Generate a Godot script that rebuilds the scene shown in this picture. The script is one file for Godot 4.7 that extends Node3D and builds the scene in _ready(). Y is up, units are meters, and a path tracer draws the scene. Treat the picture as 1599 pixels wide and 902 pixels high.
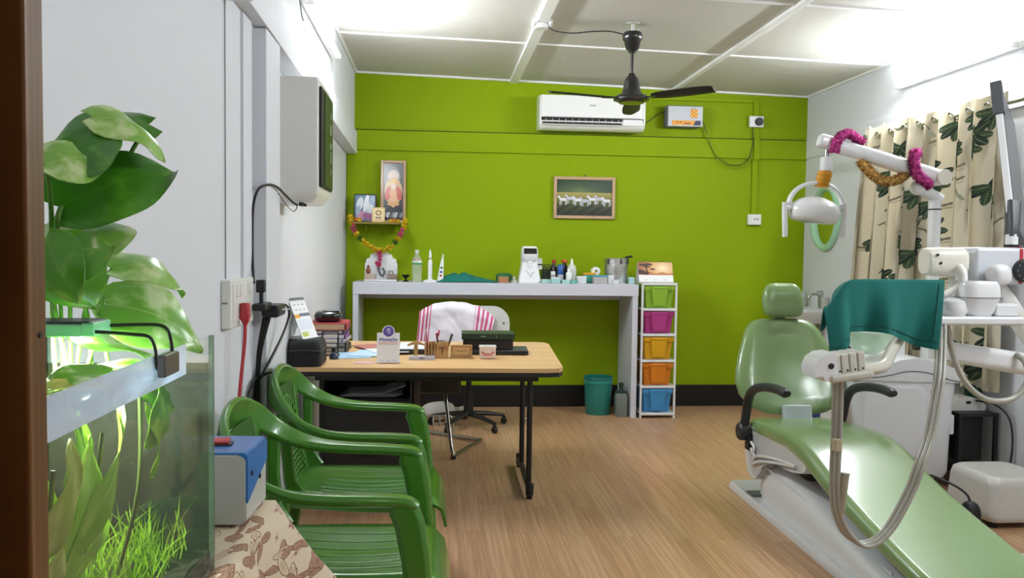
extends Node3D
# A small dental clinic: lime green end wall, white side walls, tube lights, a desk, two plastic chairs,
# an aquarium by the doorway and a dental chair with its delivery unit.

const V := Vector3.UP
var taken := {}
var mats := {}

# ---------------------------------------------------------------- mesh builder
class G:
	var st := SurfaceTool.new()
	var n_tri := 0

	func _init():
		st.begin(Mesh.PRIMITIVE_TRIANGLES)

	func vert(p: Vector3, n: Vector3, uv: Vector2):
		st.set_normal(n)
		st.set_uv(uv)
		st.add_vertex(p)

	func tri(a: Vector3, b: Vector3, c: Vector3, na: Vector3, nb: Vector3, nc: Vector3, ua := Vector2.ZERO, ub := Vector2.ZERO, uc := Vector2.ZERO):
		var g := (b - a).cross(c - a)
		if g.length_squared() < 1e-18:
			return
		n_tri += 1
		if g.dot(na + nb + nc) > 0.0:
			vert(a, na, ua); vert(c, nc, uc); vert(b, nb, ub)
		else:
			vert(a, na, ua); vert(b, nb, ub); vert(c, nc, uc)

	func quad(a: Vector3, b: Vector3, c: Vector3, d: Vector3, n: Vector3, uvs := [Vector2(0, 0), Vector2(1, 0), Vector2(1, 1), Vector2(0, 1)]):
		tri(a, b, c, n, n, n, uvs[0], uvs[1], uvs[2])
		tri(a, c, d, n, n, n, uvs[0], uvs[2], uvs[3])

	# box with rounded edges; rot turns it about its centre
	func box(c: Vector3, s: Vector3, bev := 0.0, rot := Basis.IDENTITY):
		var h := s * 0.5
		bev = minf(bev, minf(h.x, minf(h.y, h.z)) * 0.99)
		for ax in 3:
			var u := (ax + 1) % 3
			var w := (ax + 2) % 3
			for sg in [-1.0, 1.0]:
				var gu := [-h[u], h[u]]
				var gw := [-h[w], h[w]]
				if bev > 0.0:
					gu = [-h[u], -h[u] + bev, h[u] - bev, h[u]]
					gw = [-h[w], -h[w] + bev, h[w] - bev, h[w]]
				var P := []
				var N := []
				for i in gu.size():
					for j in gw.size():
						var p := Vector3.ZERO
						p[ax] = h[ax] * sg
						p[u] = gu[i]
						p[w] = gw[j]
						var n := Vector3.ZERO
						n[ax] = sg
						if bev > 0.0:
							var q := p.clamp(-h + Vector3.ONE * bev, h - Vector3.ONE * bev)
							n = (p - q).normalized()
							p = q + n * bev
						P.append(c + rot * p)
						N.append(rot * n)
				var k := gw.size()
				for i in gu.size() - 1:
					for j in k - 1:
						var a := i * k + j
						var uv := [Vector2(float(i) / (gu.size() - 1), float(j) / (k - 1)), Vector2(float(i + 1) / (gu.size() - 1), float(j) / (k - 1)), Vector2(float(i + 1) / (gu.size() - 1), float(j + 1) / (k - 1)), Vector2(float(i) / (gu.size() - 1), float(j + 1) / (k - 1))]
						tri(P[a], P[a + k], P[a + k + 1], N[a], N[a + k], N[a + k + 1], uv[0], uv[1], uv[2])
						tri(P[a], P[a + k + 1], P[a + 1], N[a], N[a + k + 1], N[a + 1], uv[0], uv[2], uv[3])

	# box by its two corners
	func bb(a: Vector3, b: Vector3, bev := 0.0):
		box((a + b) * 0.5, (b - a).abs(), bev)

	# smooth grid of points: rows of equal length
	func grid(P: Array, closed := false, outward := true, flip := false, uvs := true):
		var R := P.size()
		var C: int = P[0].size()
		var N := []
		var vote := 0.0
		for i in R:
			var row := []
			var cen := Vector3.ZERO
			for p in P[i]:
				cen += p
			cen /= C
			for j in C:
				var a: Vector3 = P[mini(i + 1, R - 1)][j] - P[maxi(i - 1, 0)][j]
				var jl := (j - 1 + C) % C if closed else maxi(j - 1, 0)
				var jr := (j + 1) % C if closed else mini(j + 1, C - 1)
				var b: Vector3 = P[i][jr] - P[i][jl]
				if b.length_squared() < 1e-14:
					var i2 := i + 1 if i < R - 1 else i - 1
					b = P[i2][jr] - P[i2][jl]
				var n := a.cross(b).normalized()
				row.append(n)
				vote += n.dot(P[i][j] - cen)
			N.append(row)
		var sg := 1.0
		if outward and closed and vote < 0.0:
			sg = -1.0
		if flip:
			sg = -sg
		for i in R - 1:
			for j in (C if closed else C - 1):
				var k := (j + 1) % C
				var u0 := Vector2(float(j) / (C if closed else C - 1), float(i) / (R - 1))
				var u1 := Vector2(float(j + 1) / (C if closed else C - 1), float(i + 1) / (R - 1))
				tri(P[i][j], P[i + 1][j], P[i + 1][k], N[i][j] * sg, N[i + 1][j] * sg, N[i + 1][k] * sg, u0, Vector2(u0.x, u1.y), u1)
				tri(P[i][j], P[i + 1][k], P[i][k], N[i][j] * sg, N[i + 1][k] * sg, N[i][k] * sg, u0, u1, Vector2(u1.x, u0.y))
		return N

	# cloth or plate: a grid with a thickness, closed at its rim
	func slab(P: Array, t: float, flip := false):
		var R := P.size()
		var C: int = P[0].size()
		var N := []
		for i in R:
			var row := []
			for j in C:
				var a: Vector3 = P[mini(i + 1, R - 1)][j] - P[maxi(i - 1, 0)][j]
				var b: Vector3 = P[i][mini(j + 1, C - 1)] - P[i][maxi(j - 1, 0)]
				row.append(a.cross(b).normalized() * (-1.0 if flip else 1.0))
			N.append(row)
		var Q := []
		for i in R:
			var row := []
			for j in C:
				row.append(P[i][j] - N[i][j] * t)
			Q.append(row)
		for i in R - 1:
			for j in C - 1:
				var u0 := Vector2(float(j) / (C - 1), float(i) / (R - 1))
				var u1 := Vector2(float(j + 1) / (C - 1), float(i + 1) / (R - 1))
				tri(P[i][j], P[i + 1][j], P[i + 1][j + 1], N[i][j], N[i + 1][j], N[i + 1][j + 1], u0, Vector2(u0.x, u1.y), u1)
				tri(P[i][j], P[i + 1][j + 1], P[i][j + 1], N[i][j], N[i + 1][j + 1], N[i][j + 1], u0, u1, Vector2(u1.x, u0.y))
				tri(Q[i][j], Q[i + 1][j], Q[i + 1][j + 1], -N[i][j], -N[i + 1][j], -N[i + 1][j + 1], u0, Vector2(u0.x, u1.y), u1)
				tri(Q[i][j], Q[i + 1][j + 1], Q[i][j + 1], -N[i][j], -N[i + 1][j + 1], -N[i][j + 1], u0, u1, Vector2(u1.x, u0.y))
		for i in R - 1:
			for j in [0, C - 1]:
				var o: Vector3 = (P[i][j] - P[i][1 if j == 0 else C - 2]).normalized()
				quad(P[i][j], P[i + 1][j], Q[i + 1][j], Q[i][j], o)
		for j in C - 1:
			for i in [0, R - 1]:
				var o: Vector3 = (P[i][j] - P[1 if i == 0 else R - 2][j]).normalized()
				quad(P[i][j], P[i][j + 1], Q[i][j + 1], Q[i][j], o)

	func fan(ring: Array, n: Vector3):
		var c := Vector3.ZERO
		for p in ring:
			c += p
		c /= ring.size()
		for j in ring.size():
			tri(c, ring[j], ring[(j + 1) % ring.size()], n, n, n)

	# closed rings joined to a skin, with flat ends
	func loft(P: Array, cap0 := true, cap1 := true):
		grid(P, true)
		var m := P.size()
		if cap0:
			fan(P[0], (mid(P[0]) - mid(P[1])).normalized())
		if cap1:
			fan(P[m - 1], (mid(P[m - 1]) - mid(P[m - 2])).normalized())

	func mid(r: Array) -> Vector3:
		var c := Vector3.ZERO
		for p in r:
			c += p
		return c / r.size()

	# round tube along points; r is one radius or one for each point
	func tube(pts: Array, r, sides := 8, caps := true):
		var rings := []
		var up := Vector3.ZERO
		for i in pts.size():
			var d: Vector3 = (pts[mini(i + 1, pts.size() - 1)] - pts[maxi(i - 1, 0)]).normalized()
			if i == 0:
				up = Vector3.UP if absf(d.y) < 0.9 else Vector3.RIGHT
			up = (up - d * up.dot(d)).normalized()
			var s := d.cross(up)
			var rr: float = r[i] if r is Array else r
			var ring := []
			for k in sides:
				var a := TAU * k / sides
				ring.append(pts[i] + (up * cos(a) + s * sin(a)) * rr)
			rings.append(ring)
		loft(rings, caps, caps)

	# profile of (radius, height) turned about an axis; sharp corners stay sharp
	func lathe(prof: Array, at := Vector3.ZERO, rot := Basis.IDENTITY, segs := 28):
		var pn := []
		for i in prof.size() - 1:
			var d: Vector2 = prof[i + 1] - prof[i]
			pn.append(Vector2(d.y, -d.x).normalized())
		for i in prof.size() - 1:
			var n0: Vector2 = pn[i]
			var n1: Vector2 = pn[i]
			if i > 0 and pn[i - 1].dot(pn[i]) > 0.75:
				n0 = (pn[i - 1] + pn[i]).normalized()
			if i < prof.size() - 2 and pn[i + 1].dot(pn[i]) > 0.75:
				n1 = (pn[i + 1] + pn[i]).normalized()
			for k in segs:
				var a0 := TAU * k / segs
				var a1 := TAU * (k + 1) / segs
				var e0 := Vector3(cos(a0), 0, sin(a0))
				var e1 := Vector3(cos(a1), 0, sin(a1))
				var A: Vector3 = at + rot * (e0 * prof[i].x + V3.U * prof[i].y)
				var B: Vector3 = at + rot * (e1 * prof[i].x + V3.U * prof[i].y)
				var C: Vector3 = at + rot * (e1 * prof[i + 1].x + V3.U * prof[i + 1].y)
				var D: Vector3 = at + rot * (e0 * prof[i + 1].x + V3.U * prof[i + 1].y)
				var na := rot * (e0 * n0.x + V3.U * n0.y)
				var nb := rot * (e1 * n0.x + V3.U * n0.y)
				var nc := rot * (e1 * n1.x + V3.U * n1.y)
				var nd := rot * (e0 * n1.x + V3.U * n1.y)
				var v0 := float(i) / (prof.size() - 1)
				var v1 := float(i + 1) / (prof.size() - 1)
				var u0 := float(k) / segs
				var u1 := float(k + 1) / segs
				tri(A, B, C, na, nb, nc, Vector2(u0, v0), Vector2(u1, v0), Vector2(u1, v1))
				tri(A, C, D, na, nc, nd, Vector2(u0, v0), Vector2(u1, v1), Vector2(u0, v1))

	# flat outline given a depth along z of xf; sides smooth where the outline bends gently
	func prism(poly: PackedVector2Array, depth: float, xf := Transform3D.IDENTITY):
		var ix := Geometry2D.triangulate_polygon(poly)
		var lo := Vector2(1e9, 1e9)
		var hi := -lo
		var area := 0.0
		for i in poly.size():
			lo = lo.min(poly[i])
			hi = hi.max(poly[i])
			area += poly[i].cross(poly[(i + 1) % poly.size()])
		var sg := 1.0 if area > 0 else -1.0
		for s in [-1.0, 1.0]:
			var n := xf.basis * Vector3(0, 0, s)
			for t in range(0, ix.size(), 3):
				var q := []
				var w := []
				for k in 3:
					var p := poly[ix[t + k]]
					q.append(xf * Vector3(p.x, p.y, s * depth * 0.5))
					w.append(Vector2((p.x - lo.x) / (hi.x - lo.x), 1.0 - (p.y - lo.y) / (hi.y - lo.y)))
				tri(q[0], q[1], q[2], n, n, n, w[0], w[1], w[2])
		var m := poly.size()
		var en := []
		for i in m:
			var d := (poly[(i + 1) % m] - poly[i]).normalized()
			en.append(Vector2(d.y, -d.x) * sg)
		for i in m:
			var a := poly[i]
			var b := poly[(i + 1) % m]
			var n0: Vector2 = en[i]
			var n1: Vector2 = en[i]
			if en[(i - 1 + m) % m].dot(en[i]) > 0.7:
				n0 = (en[(i - 1 + m) % m] + en[i]).normalized()
			if en[(i + 1) % m].dot(en[i]) > 0.7:
				n1 = (en[(i + 1) % m] + en[i]).normalized()
			var A := xf * Vector3(a.x, a.y, -depth * 0.5)
			var B := xf * Vector3(b.x, b.y, -depth * 0.5)
			var C := xf * Vector3(b.x, b.y, depth * 0.5)
			var D := xf * Vector3(a.x, a.y, depth * 0.5)
			var na := xf.basis * Vector3(n0.x, n0.y, 0)
			var nb := xf.basis * Vector3(n1.x, n1.y, 0)
			tri(A, B, C, na, nb, nb)
			tri(A, C, D, na, nb, na)

	# superellipsoid: e = 1 round, smaller is boxier
	func blob(c: Vector3, r: Vector3, e1 := 1.0, e2 := 1.0, rot := Basis.IDENTITY, nu := 24, nv := 14):
		var P := []
		for i in nv + 1:
			var t := -PI / 2 + PI * i / nv
			var row := []
			for j in nu:
				var a := TAU * j / nu
				var ct := signf(cos(t)) * pow(absf(cos(t)), e1)
				var q := Vector3(ct * signf(cos(a)) * pow(absf(cos(a)), e2), signf(sin(t)) * pow(absf(sin(t)), e1), ct * signf(sin(a)) * pow(absf(sin(a)), e2))
				row.append(c + rot * (q * r))
			P.append(row)
		grid(P, true)

	func text(s: String, size: float, depth: float, xf: Transform3D, bold := false, serif := false):
		var tm := TextMesh.new()
		var f := SystemFont.new()
		f.font_names = PackedStringArray(["Droid Serif" if serif else "Droid Sans"])
		if bold:
			f.font_weight = 700
		tm.font = f
		tm.text = s
		tm.font_size = 32
		tm.pixel_size = size / 32.0
		tm.depth = depth
		tm.curve_step = 3.0
		st.append_from(tm, 0, xf)

	func mesh() -> ArrayMesh:
		st.index()
		return st.commit()

class V3:
	const U := Vector3(0, 1, 0)

# ---------------------------------------------------------------- naming and grouping
func numbered(called: String) -> String:
	if not taken.has(called):
		taken[called] = 0
		return called
	taken[called] += 1
	return "%s_%03d" % [called, taken[called]]

func tag(o: Node3D, label: String, category: String, group := ""):
	o.set_meta("label", label)
	o.set_meta("category", category)
	if group:
		o.set_meta("group", group)
	return o

func thing(called: String, label: String, category: String, at := Vector3.ZERO, turn := 0.0, group := "") -> Node3D:
	var o := Node3D.new()
	o.name = numbered(called)
	add_child(o)
	o.position = at
	o.rotation.y = turn
	tag(o, label, category, group)
	return o

func put(called: String, g, m: Material, parent: Node3D = null, label := "") -> MeshInstance3D:
	var o := MeshInstance3D.new()
	o.mesh = g.mesh() if g is G else g
	o.material_override = m
	o.cast_shadow = GeometryInstance3D.SHADOW_CASTING_SETTING_ON
	if parent == null:
		o.name = numbered(called)
		add_child(o)
	else:
		var nm := called
		var k := 0
		while parent.has_node(nm):
			k += 1
			nm = "%s_%03d" % [called, k]
		o.name = nm
		parent.add_child(o)
	if label:
		o.set_meta("label", label)
	return o

func struct(called: String, g, m: Material, parent: Node3D = null) -> MeshInstance3D:
	var o := put(called, g, m, parent)
	if parent == null:
		o.set_meta("kind", "structure")
	return o

func dup(src: Node3D, base: String, label: String, at: Vector3, turn := 0.0) -> Node3D:
	var c: Node3D = src.duplicate()
	c.name = numbered(base)
	add_child(c)
	c.position = at
	c.rotation.y = turn
	c.set_meta("label", label)
	return c

# ---------------------------------------------------------------- materials
func mat(c: Color, rough := 0.6, metal := 0.0, key := "") -> StandardMaterial3D:
	var k := "%s %.2f %.2f %s" % [c.to_html(), rough, metal, key]
	if mats.has(k):
		return mats[k]
	var m := StandardMaterial3D.new()
	m.albedo_color = c
	m.roughness = rough
	m.metallic = metal
	mats[k] = m
	return m

func hexm(h: String, rough := 0.6, metal := 0.0) -> StandardMaterial3D:
	return mat(Color(h), rough, metal)

func gloss(h: String, rough := 0.35, coat := 0.5) -> StandardMaterial3D:
	var m := mat(Color(h), rough, 0.0, "coat%.2f" % coat)
	m.clearcoat_enabled = true
	m.clearcoat = coat
	m.clearcoat_roughness = 0.12
	return m

func glass(h: String, a := 0.12, rough := 0.03, spec := 0.5) -> StandardMaterial3D:
	var c := Color(h)
	c.a = a
	var m := mat(c, rough, 0.0, "glass%.2f" % spec)
	m.transparency = BaseMaterial3D.TRANSPARENCY_ALPHA
	m.metallic_specular = spec
	return m

func tex(im: Image, rough := 0.6) -> StandardMaterial3D:
	var m := StandardMaterial3D.new()
	im.generate_mipmaps()
	m.albedo_texture = ImageTexture.create_from_image(im)
	m.roughness = rough
	return m

func noise_tex(seed_: int, freq: float, bump: bool, size := 256, type := FastNoiseLite.TYPE_SIMPLEX_SMOOTH) -> NoiseTexture2D:
	var n := FastNoiseLite.new()
	n.seed = seed_
	n.frequency = freq
	n.noise_type = type
	n.fractal_octaves = 4
	var t := NoiseTexture2D.new()
	t.width = size
	t.height = size
	t.seamless = true
	t.noise = n
	if bump:
		t.as_normal_map = true
		t.bump_strength = 4.0
	return t

# plaster-like relief laid on in the world's own axes
func rough_up(m: StandardMaterial3D, t: Texture2D, scale: float, strength: float) -> StandardMaterial3D:
	m.normal_enabled = true
	m.normal_texture = t
	m.normal_scale = strength
	m.uv1_triplanar = true
	m.uv1_scale = Vector3.ONE * scale
	return m

# ---------------------------------------------------------------- small shape helpers
func curve(pts: Array, n := 6) -> Array:
	var out := []
	for i in pts.size() - 1:
		var a = pts[maxi(i - 1, 0)]
		var b = pts[i]
		var c = pts[i + 1]
		var d = pts[mini(i + 2, pts.size() - 1)]
		for k in n:
			out.append(b.cubic_interpolate(c, a, d, float(k) / n))
	out.append(pts[pts.size() - 1])
	return out

func rrect(w: float, h: float, r: float, n := 4) -> PackedVector2Array:
	var o := PackedVector2Array()
	r = minf(r, minf(w, h) * 0.499)
	for q in [[1, 1, 0.0], [-1, 1, PI / 2], [-1, -1, PI], [1, -1, PI * 1.5]]:
		for k in n + 1:
			var a: float = q[2] + PI / 2 * k / n
			o.append(Vector2(q[0] * (w / 2 - r) + cos(a) * r, q[1] * (h / 2 - r) + sin(a) * r))
	return o

# a ring of a rounded rectangle in the plane of two axes
func ring(c: Vector3, u: Vector3, w: Vector3, su: float, sw: float, r: float, n := 4) -> Array:
	var o := []
	for p in rrect(su, sw, r, n):
		o.append(c + u * p.x + w * p.y)
	return o

# a band with a rounded rectangular section along points; each entry is [point, wide axis, width, thickness]
func band(g: G, rows: Array, n := 3, r := 0.5, caps := true):
	var rings := []
	for i in rows.size():
		var d: Vector3 = (rows[mini(i + 1, rows.size() - 1)][0] - rows[maxi(i - 1, 0)][0]).normalized()
		var u: Vector3 = rows[i][1]
		u = (u - d * u.dot(d)).normalized()
		rings.append(ring(rows[i][0], u, d.cross(u), rows[i][2], rows[i][3], minf(rows[i][2], rows[i][3]) * r, n))
	g.loft(rings, caps, caps)

func poly(a: Array) -> PackedVector2Array:
	var o := PackedVector2Array()
	for i in range(0, a.size(), 2):
		o.append(Vector2(a[i], a[i + 1]))
	return o

func basis_z(z: Vector3, up := Vector3.UP) -> Basis:
	z = z.normalized()
	var x := up.cross(z).normalized()
	return Basis(x, z.cross(x), z)

func basis_y(y: Vector3) -> Basis:
	y = y.normalized()
	var x := y.cross(Vector3.FORWARD if absf(y.z) < 0.9 else Vector3.RIGHT).normalized()
	return Basis(x, y, x.cross(y))

# ---------------------------------------------------------------- painting flat print
func disc(im: Image, cx: float, cy: float, rx: float, ry: float, c: Color, turn := 0.0):
	var R := maxf(rx, ry)
	var ca := cos(turn)
	var sa := sin(turn)
	for y in range(maxi(0, int(cy - R)), mini(im.get_height(), int(cy + R) + 2)):
		for x in range(maxi(0, int(cx - R)), mini(im.get_width(), int(cx + R) + 2)):
			var dx := x - cx
			var dy := y - cy
			var u := (dx * ca + dy * sa) / rx
			var w := (-dx * sa + dy * ca) / ry
			if u * u + w * w <= 1.0:
				im.set_pixel(x, y, c if c.a >= 1.0 else im.get_pixel(x, y).lerp(Color(c.r, c.g, c.b), c.a))

func stroke(im: Image, pts: Array, r: float, c: Color):
	for i in pts.size() - 1:
		var n := int(pts[i].distance_to(pts[i + 1]) / maxf(r * 0.5, 0.5)) + 1
		for k in n + 1:
			var p: Vector2 = pts[i].lerp(pts[i + 1], float(k) / n)
			disc(im, p.x, p.y, r, r, c)

func canvas(w: int, h: int, c: Color) -> Image:
	var im := Image.create(w, h, false, Image.FORMAT_RGBA8)
	im.fill(c)
	return im

func _ready():
	# ---- camera, air, lamps, exposure
	var cam := Camera3D.new()
	cam.name = "camera"
	cam.fov = rad_to_deg(2.0 * atan(451.0 / 1309.0))
	cam.near = 0.05
	cam.far = 60.0
	add_child(cam)
	cam.position = Vector3(0.7035, 1.4, 7.4557)
	cam.rotation = Vector3(-0.0456, -0.0924, 0.0124)
	cam.current = true

	var sky := ProceduralSkyMaterial.new()
	sky.sky_top_color = Color(0.36, 0.5, 0.72)
	sky.sky_horizon_color = Color(0.72, 0.78, 0.85)
	sky.ground_horizon_color = Color(0.5, 0.5, 0.48)
	sky.ground_bottom_color = Color(0.25, 0.24, 0.22)
	var env := Environment.new()
	env.background_mode = Environment.BG_SKY
	env.sky = Sky.new()
	env.sky.sky_material = sky
	env.background_energy_multiplier = 0.25
	env.tonemap_mode = Environment.TONE_MAPPER_LINEAR
	env.tonemap_exposure = EXPOSURE
	env.sdfgi_enabled = true
	env.ssao_enabled = true
	env.ssil_enabled = true
	var we := WorldEnvironment.new()
	we.name = "world_environment"
	we.environment = env
	add_child(we)

	# two wall tubes in view and one more of the same kind on the left wall nearer the door
	tube_lamp(Vector3(0.0, 2.69, 2.3), 1.0, "white tube light glowing high on the left wall above the wall cabinet")
	tube_lamp(Vector3(4.09, 2.63, 2.2), -1.0, "white tube light glowing high on the right wall above the curtain rod")
	tube_lamp(Vector3(4.09, 2.63, 5.3), -1.0, "white tube light on the right wall near the doorway")

	shell()
	left_wall()
	back_wall()
	counter()
	desk()
	seats()
	aquarium()
	dental_chair()
	dental_unit()
	right_side()
	smalls()

const EXPOSURE := 1.3
const TUBE := 2.3
const GLOW := 6.0

func tube_lamp(at: Vector3, s: float, label: String):
	var t := thing("tube_light", label, "tube light", at, 0.0, "wall tube lights")
	var g := G.new()
	g.box(Vector3(0.018 * s, 0, 0), Vector3(0.034, 0.04, 1.3), 0.006)
	put("batten", g, gloss("f2f2f0", 0.4, 0.3), t)
	for e in [-1.0, 1.0]:
		var c := G.new()
		c.box(Vector3(0.048 * s, 0, 0.625 * e), Vector3(0.036, 0.036, 0.03), 0.008)
		put("lamp_holder", c, gloss("f2f2f0", 0.4, 0.3), t)
	var em := mat(Color(1, 1, 1), 0.4, 0.0, "tube")
	em.emission_enabled = true
	em.emission = Color(0.95, 0.975, 1.0)
	em.emission_energy_multiplier = GLOW
	var b := G.new()
	b.tube([Vector3(0.052 * s, 0, -0.61), Vector3(0.052 * s, 0, 0.61)], 0.0135, 14)
	put("glowing_tube", b, em, t)
	for k in [1.0, -1.0]:
		var l := AreaLight3D.new()
		l.name = "tube_lamp_light" if k > 0 else "tube_lamp_light_001"
		l.area_size = Vector2(1.22, 0.03)
		l.light_energy = TUBE
		l.light_color = Color(0.955, 0.98, 1.0)
		l.area_range = 14.0
		l.area_attenuation = 2.0
		l.shadow_enabled = true
		t.add_child(l)
		l.position = Vector3(0.075 * s, 0.012 * k, 0)
		var d := Vector3(s, 0.9 * k, 0).normalized()   # the way it shines is its own -z
		var zz := -d
		var xx := Vector3(0, 0, 1)
		l.basis = Basis(xx, zz.cross(xx), zz)

func wood_image(w: int, h: int, base: Color, dark: Color, seed_: int) -> Image:
	var im := Image.create(w, h, false, Image.FORMAT_RGBA8)
	var n := FastNoiseLite.new()
	n.seed = seed_
	n.frequency = 0.06
	n.fractal_octaves = 3
	var n2 := FastNoiseLite.new()
	n2.seed = seed_ + 7
	n2.frequency = 0.35
	for y in h:
		for x in w:
			var a := n.get_noise_2d(y * 0.9, x * 0.035) * 0.5 + 0.5
			var b := n2.get_noise_2d(y * 1.2, x * 0.025) * 0.5 + 0.5
			var t := clampf(0.62 * a + 0.38 * b, 0, 1)
			t = smoothstep(0.25, 0.85, t)
			im.set_pixel(x, y, dark.lerp(base, t))
	return im

func wall_paint(c: String, seed_: int) -> StandardMaterial3D:
	var m := hexm(c, 0.62)
	rough_up(m, noise_tex(seed_, 0.02, true), 0.7, 0.09)
	return m

func shell():
	var white := wall_paint("dee0e6", 3)
	var green := wall_paint("8da60c", 5)
	green.metallic_specular = 0.25
	# floor: boards laid lengthways, each its own piece
	var sub := G.new()
	sub.bb(Vector3(-0.3, -0.12, -0.2), Vector3(4.35, -0.0125, 7.1))
	var fl := struct("floor", sub, hexm("3a2c20", 0.9))
	var wm := []
	for k in 6:
		var m := tex(wood_image(512, 96, Color("d2ae8a"), Color("ad8763"), 11 + k), 0.36)
		m.albedo_color = Color(1, 1, 1).lerp(Color("e2cdbd"), [0.0, 0.22, 0.1, 0.36, 0.16, 0.28][k])
		m.metallic_specular = 0.45
		wm.append(m)
	var cache := {}
	var rng := RandomNumberGenerator.new()
	rng.seed = 4
	var pw := 0.128
	var row := 0
	var x := -0.07
	while x < 4.085:
		var w := minf(pw, 4.088 - x)
		var z := 0.002
		var first := 0.3 + fmod(row * 0.47, 0.9)
		while z < 6.99:
			var l := minf(first if z < 0.01 else 1.22, 7.0 - z)
			var key := "%.3f %.3f" % [w, l]
			if not cache.has(key):
				var g := G.new()
				var a := w - 0.0005
				var d := l - 0.0006
				g.box(Vector3.ZERO, Vector3(a, 0.012, d))
				cache[key] = g.mesh()
			var p := put("plank", cache[key], wm[rng.randi() % 6], fl)
			p.position = Vector3(x + w / 2, -0.006, z + l / 2)
			z += l
		x += pw
		row += 1
	# end wall
	var g := G.new()
	g.bb(Vector3(-0.3, 0, -0.16), Vector3(4.35, 3.1, 0))
	struct("wall_back", g, green)
	g = G.new()
	g.bb(Vector3(-0.068, 2.262, 0.0), Vector3(4.09, 2.434, 0.022), 0.004)
	g.bb(Vector3(-0.068, 2.434, 0.0), Vector3(4.09, 2.437, 0.006))
	struct("trim_1", g, green)
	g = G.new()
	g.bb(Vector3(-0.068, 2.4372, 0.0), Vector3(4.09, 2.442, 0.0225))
	struct("trim_20", g, hexm("55660c", 0.8))  # dark strip: shade line above the rail board put into its colour
	g = G.new()
	g.bb(Vector3(-0.065, 0.2, 0.0), Vector3(0.105, 2.26, 0.016), 0.003)
	struct("trim_2", g, green)
	g = G.new()
	g.bb(Vector3(-0.07, 0.0, 0.0), Vector3(4.09, 0.195, 0.014), 0.003)
	struct("baseboard_back", g, hexm("0b0b0c", 0.45))
	# left wall: upper part flush, lower part set back behind a beam and posts
	g = G.new()
	g.bb(Vector3(-0.3, 0, 0.0), Vector3(-0.07, 2.3, 3.65))
	g.bb(Vector3(-0.3, 0, 3.65), Vector3(-0.035, 2.3, 7.0))
	g.bb(Vector3(-0.3, 2.3, 0.0), Vector3(0.0, 3.1, 7.0))
	struct("wall_left", g, white)
	g = G.new()
	g.box(Vector3(-0.024, 2.38, 3.44), Vector3(0.092, 0.19, 6.86), 0.004, Basis(Vector3(1, 0, 0), -0.017))
	struct("trim_3", g, white)
	g = G.new()
	g.bb(Vector3(-0.07, 0, 3.65), Vector3(0.02, 2.285, 3.95), 0.004)
	struct("trim_4", g, white)
	g = G.new()
	g.bb(Vector3(-0.035, 0, 4.02), Vector3(-0.024, 2.29, 4.16), 0.002)
	struct("trim_5", g, white)
	# right wall with a window behind the curtain
	g = G.new()
	g.bb(Vector3(4.09, 0, 0.0), Vector3(4.3, 3.1, 1.25))
	g.bb(Vector3(4.09, 0, 2.7), Vector3(4.3, 3.1, 7.0))
	g.bb(Vector3(4.09, 0, 1.25), Vector3(4.3, 0.9, 2.7))
	g.bb(Vector3(4.09, 2.15, 1.25), Vector3(4.3, 3.1, 2.7))
	struct("wall_right", g, white)
	g = G.new()
	g.bb(Vector3(4.078, 2.27, 0.0), Vector3(4.09, 2.44, 6.9), 0.003)
	struct("trim_7", g, white)
	var fr := G.new()
	for e in [1.25, 1.975, 2.7]:
		fr.bb(Vector3(4.16, 0.9, e - 0.025), Vector3(4.2, 2.15, e + 0.025), 0.004)
	for e in [0.92, 2.13]:
		fr.bb(Vector3(4.16, e - 0.025, 1.25), Vector3(4.2, e + 0.025, 2.7), 0.004)
	var wn := struct("window_1", fr, hexm("ddddd8", 0.5))
	for e in [1.61, 2.34]:
		var pn := G.new()
		pn.box(Vector3(4.18, 1.525, e), Vector3(0.005, 1.2, 0.68))
		put("pane", pn, glass("eef4f4", 0.12), wn)
	# the wall with the doorway that the photograph is taken through
	g = G.new()
	g.bb(Vector3(-0.3, 0, 6.86), Vector3(0.385, 3.1, 7.0))
	g.bb(Vector3(1.42, 0, 6.86), Vector3(4.35, 3.1, 7.0))
	g.bb(Vector3(0.385, 2.12, 6.86), Vector3(1.42, 3.1, 7.0))
	struct("wall_front", g, white)
	# ceiling: sloping boards between white battens
	var sl := Basis(Vector3(0, 0, 1), -0.0244)
	g = G.new()
	g.box(Vector3(2.0, 2.94 - 0.0244 * 2.0 + 0.075, 3.45), Vector3(4.6, 0.1, 7.3), 0.0, sl)
	var cl := struct("ceiling", g, hexm("e2e0da", 0.8))
	var pm := wall_paint("d3d0c9", 9)
	var xs := [0.0, 1.385, 2.83, 4.09]
	var zs := [0.0, 1.33, 2.62, 3.9, 5.2, 6.86]
	for i in 3:
		for j in 5:
			var c := G.new()
			c.box(Vector3.ZERO, Vector3(xs[i + 1] - xs[i] - 0.006, 0.02, zs[j + 1] - zs[j] - 0.006), 0.003, sl)
			var o := put("ceiling_panel", c, pm, cl)
			var cx: float = (xs[i] + xs[i + 1]) / 2
			o.position = Vector3(cx, 2.95 - 0.0244 * cx, (zs[j] + zs[j + 1]) / 2)
	var bm := hexm("f4f4f2", 0.5)
	var n := 8
	for e in [[1.387, 0.075, 0.03], [2.83, 0.045, 0.022]]:
		g = G.new()
		g.box(Vector3(e[0], 2.94 - 0.0244 * e[0] - e[2] / 2, 3.43), Vector3(e[1], e[2], 6.86), 0.004, sl)
		struct("trim_%d" % n, g, bm)
		n += 1
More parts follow.
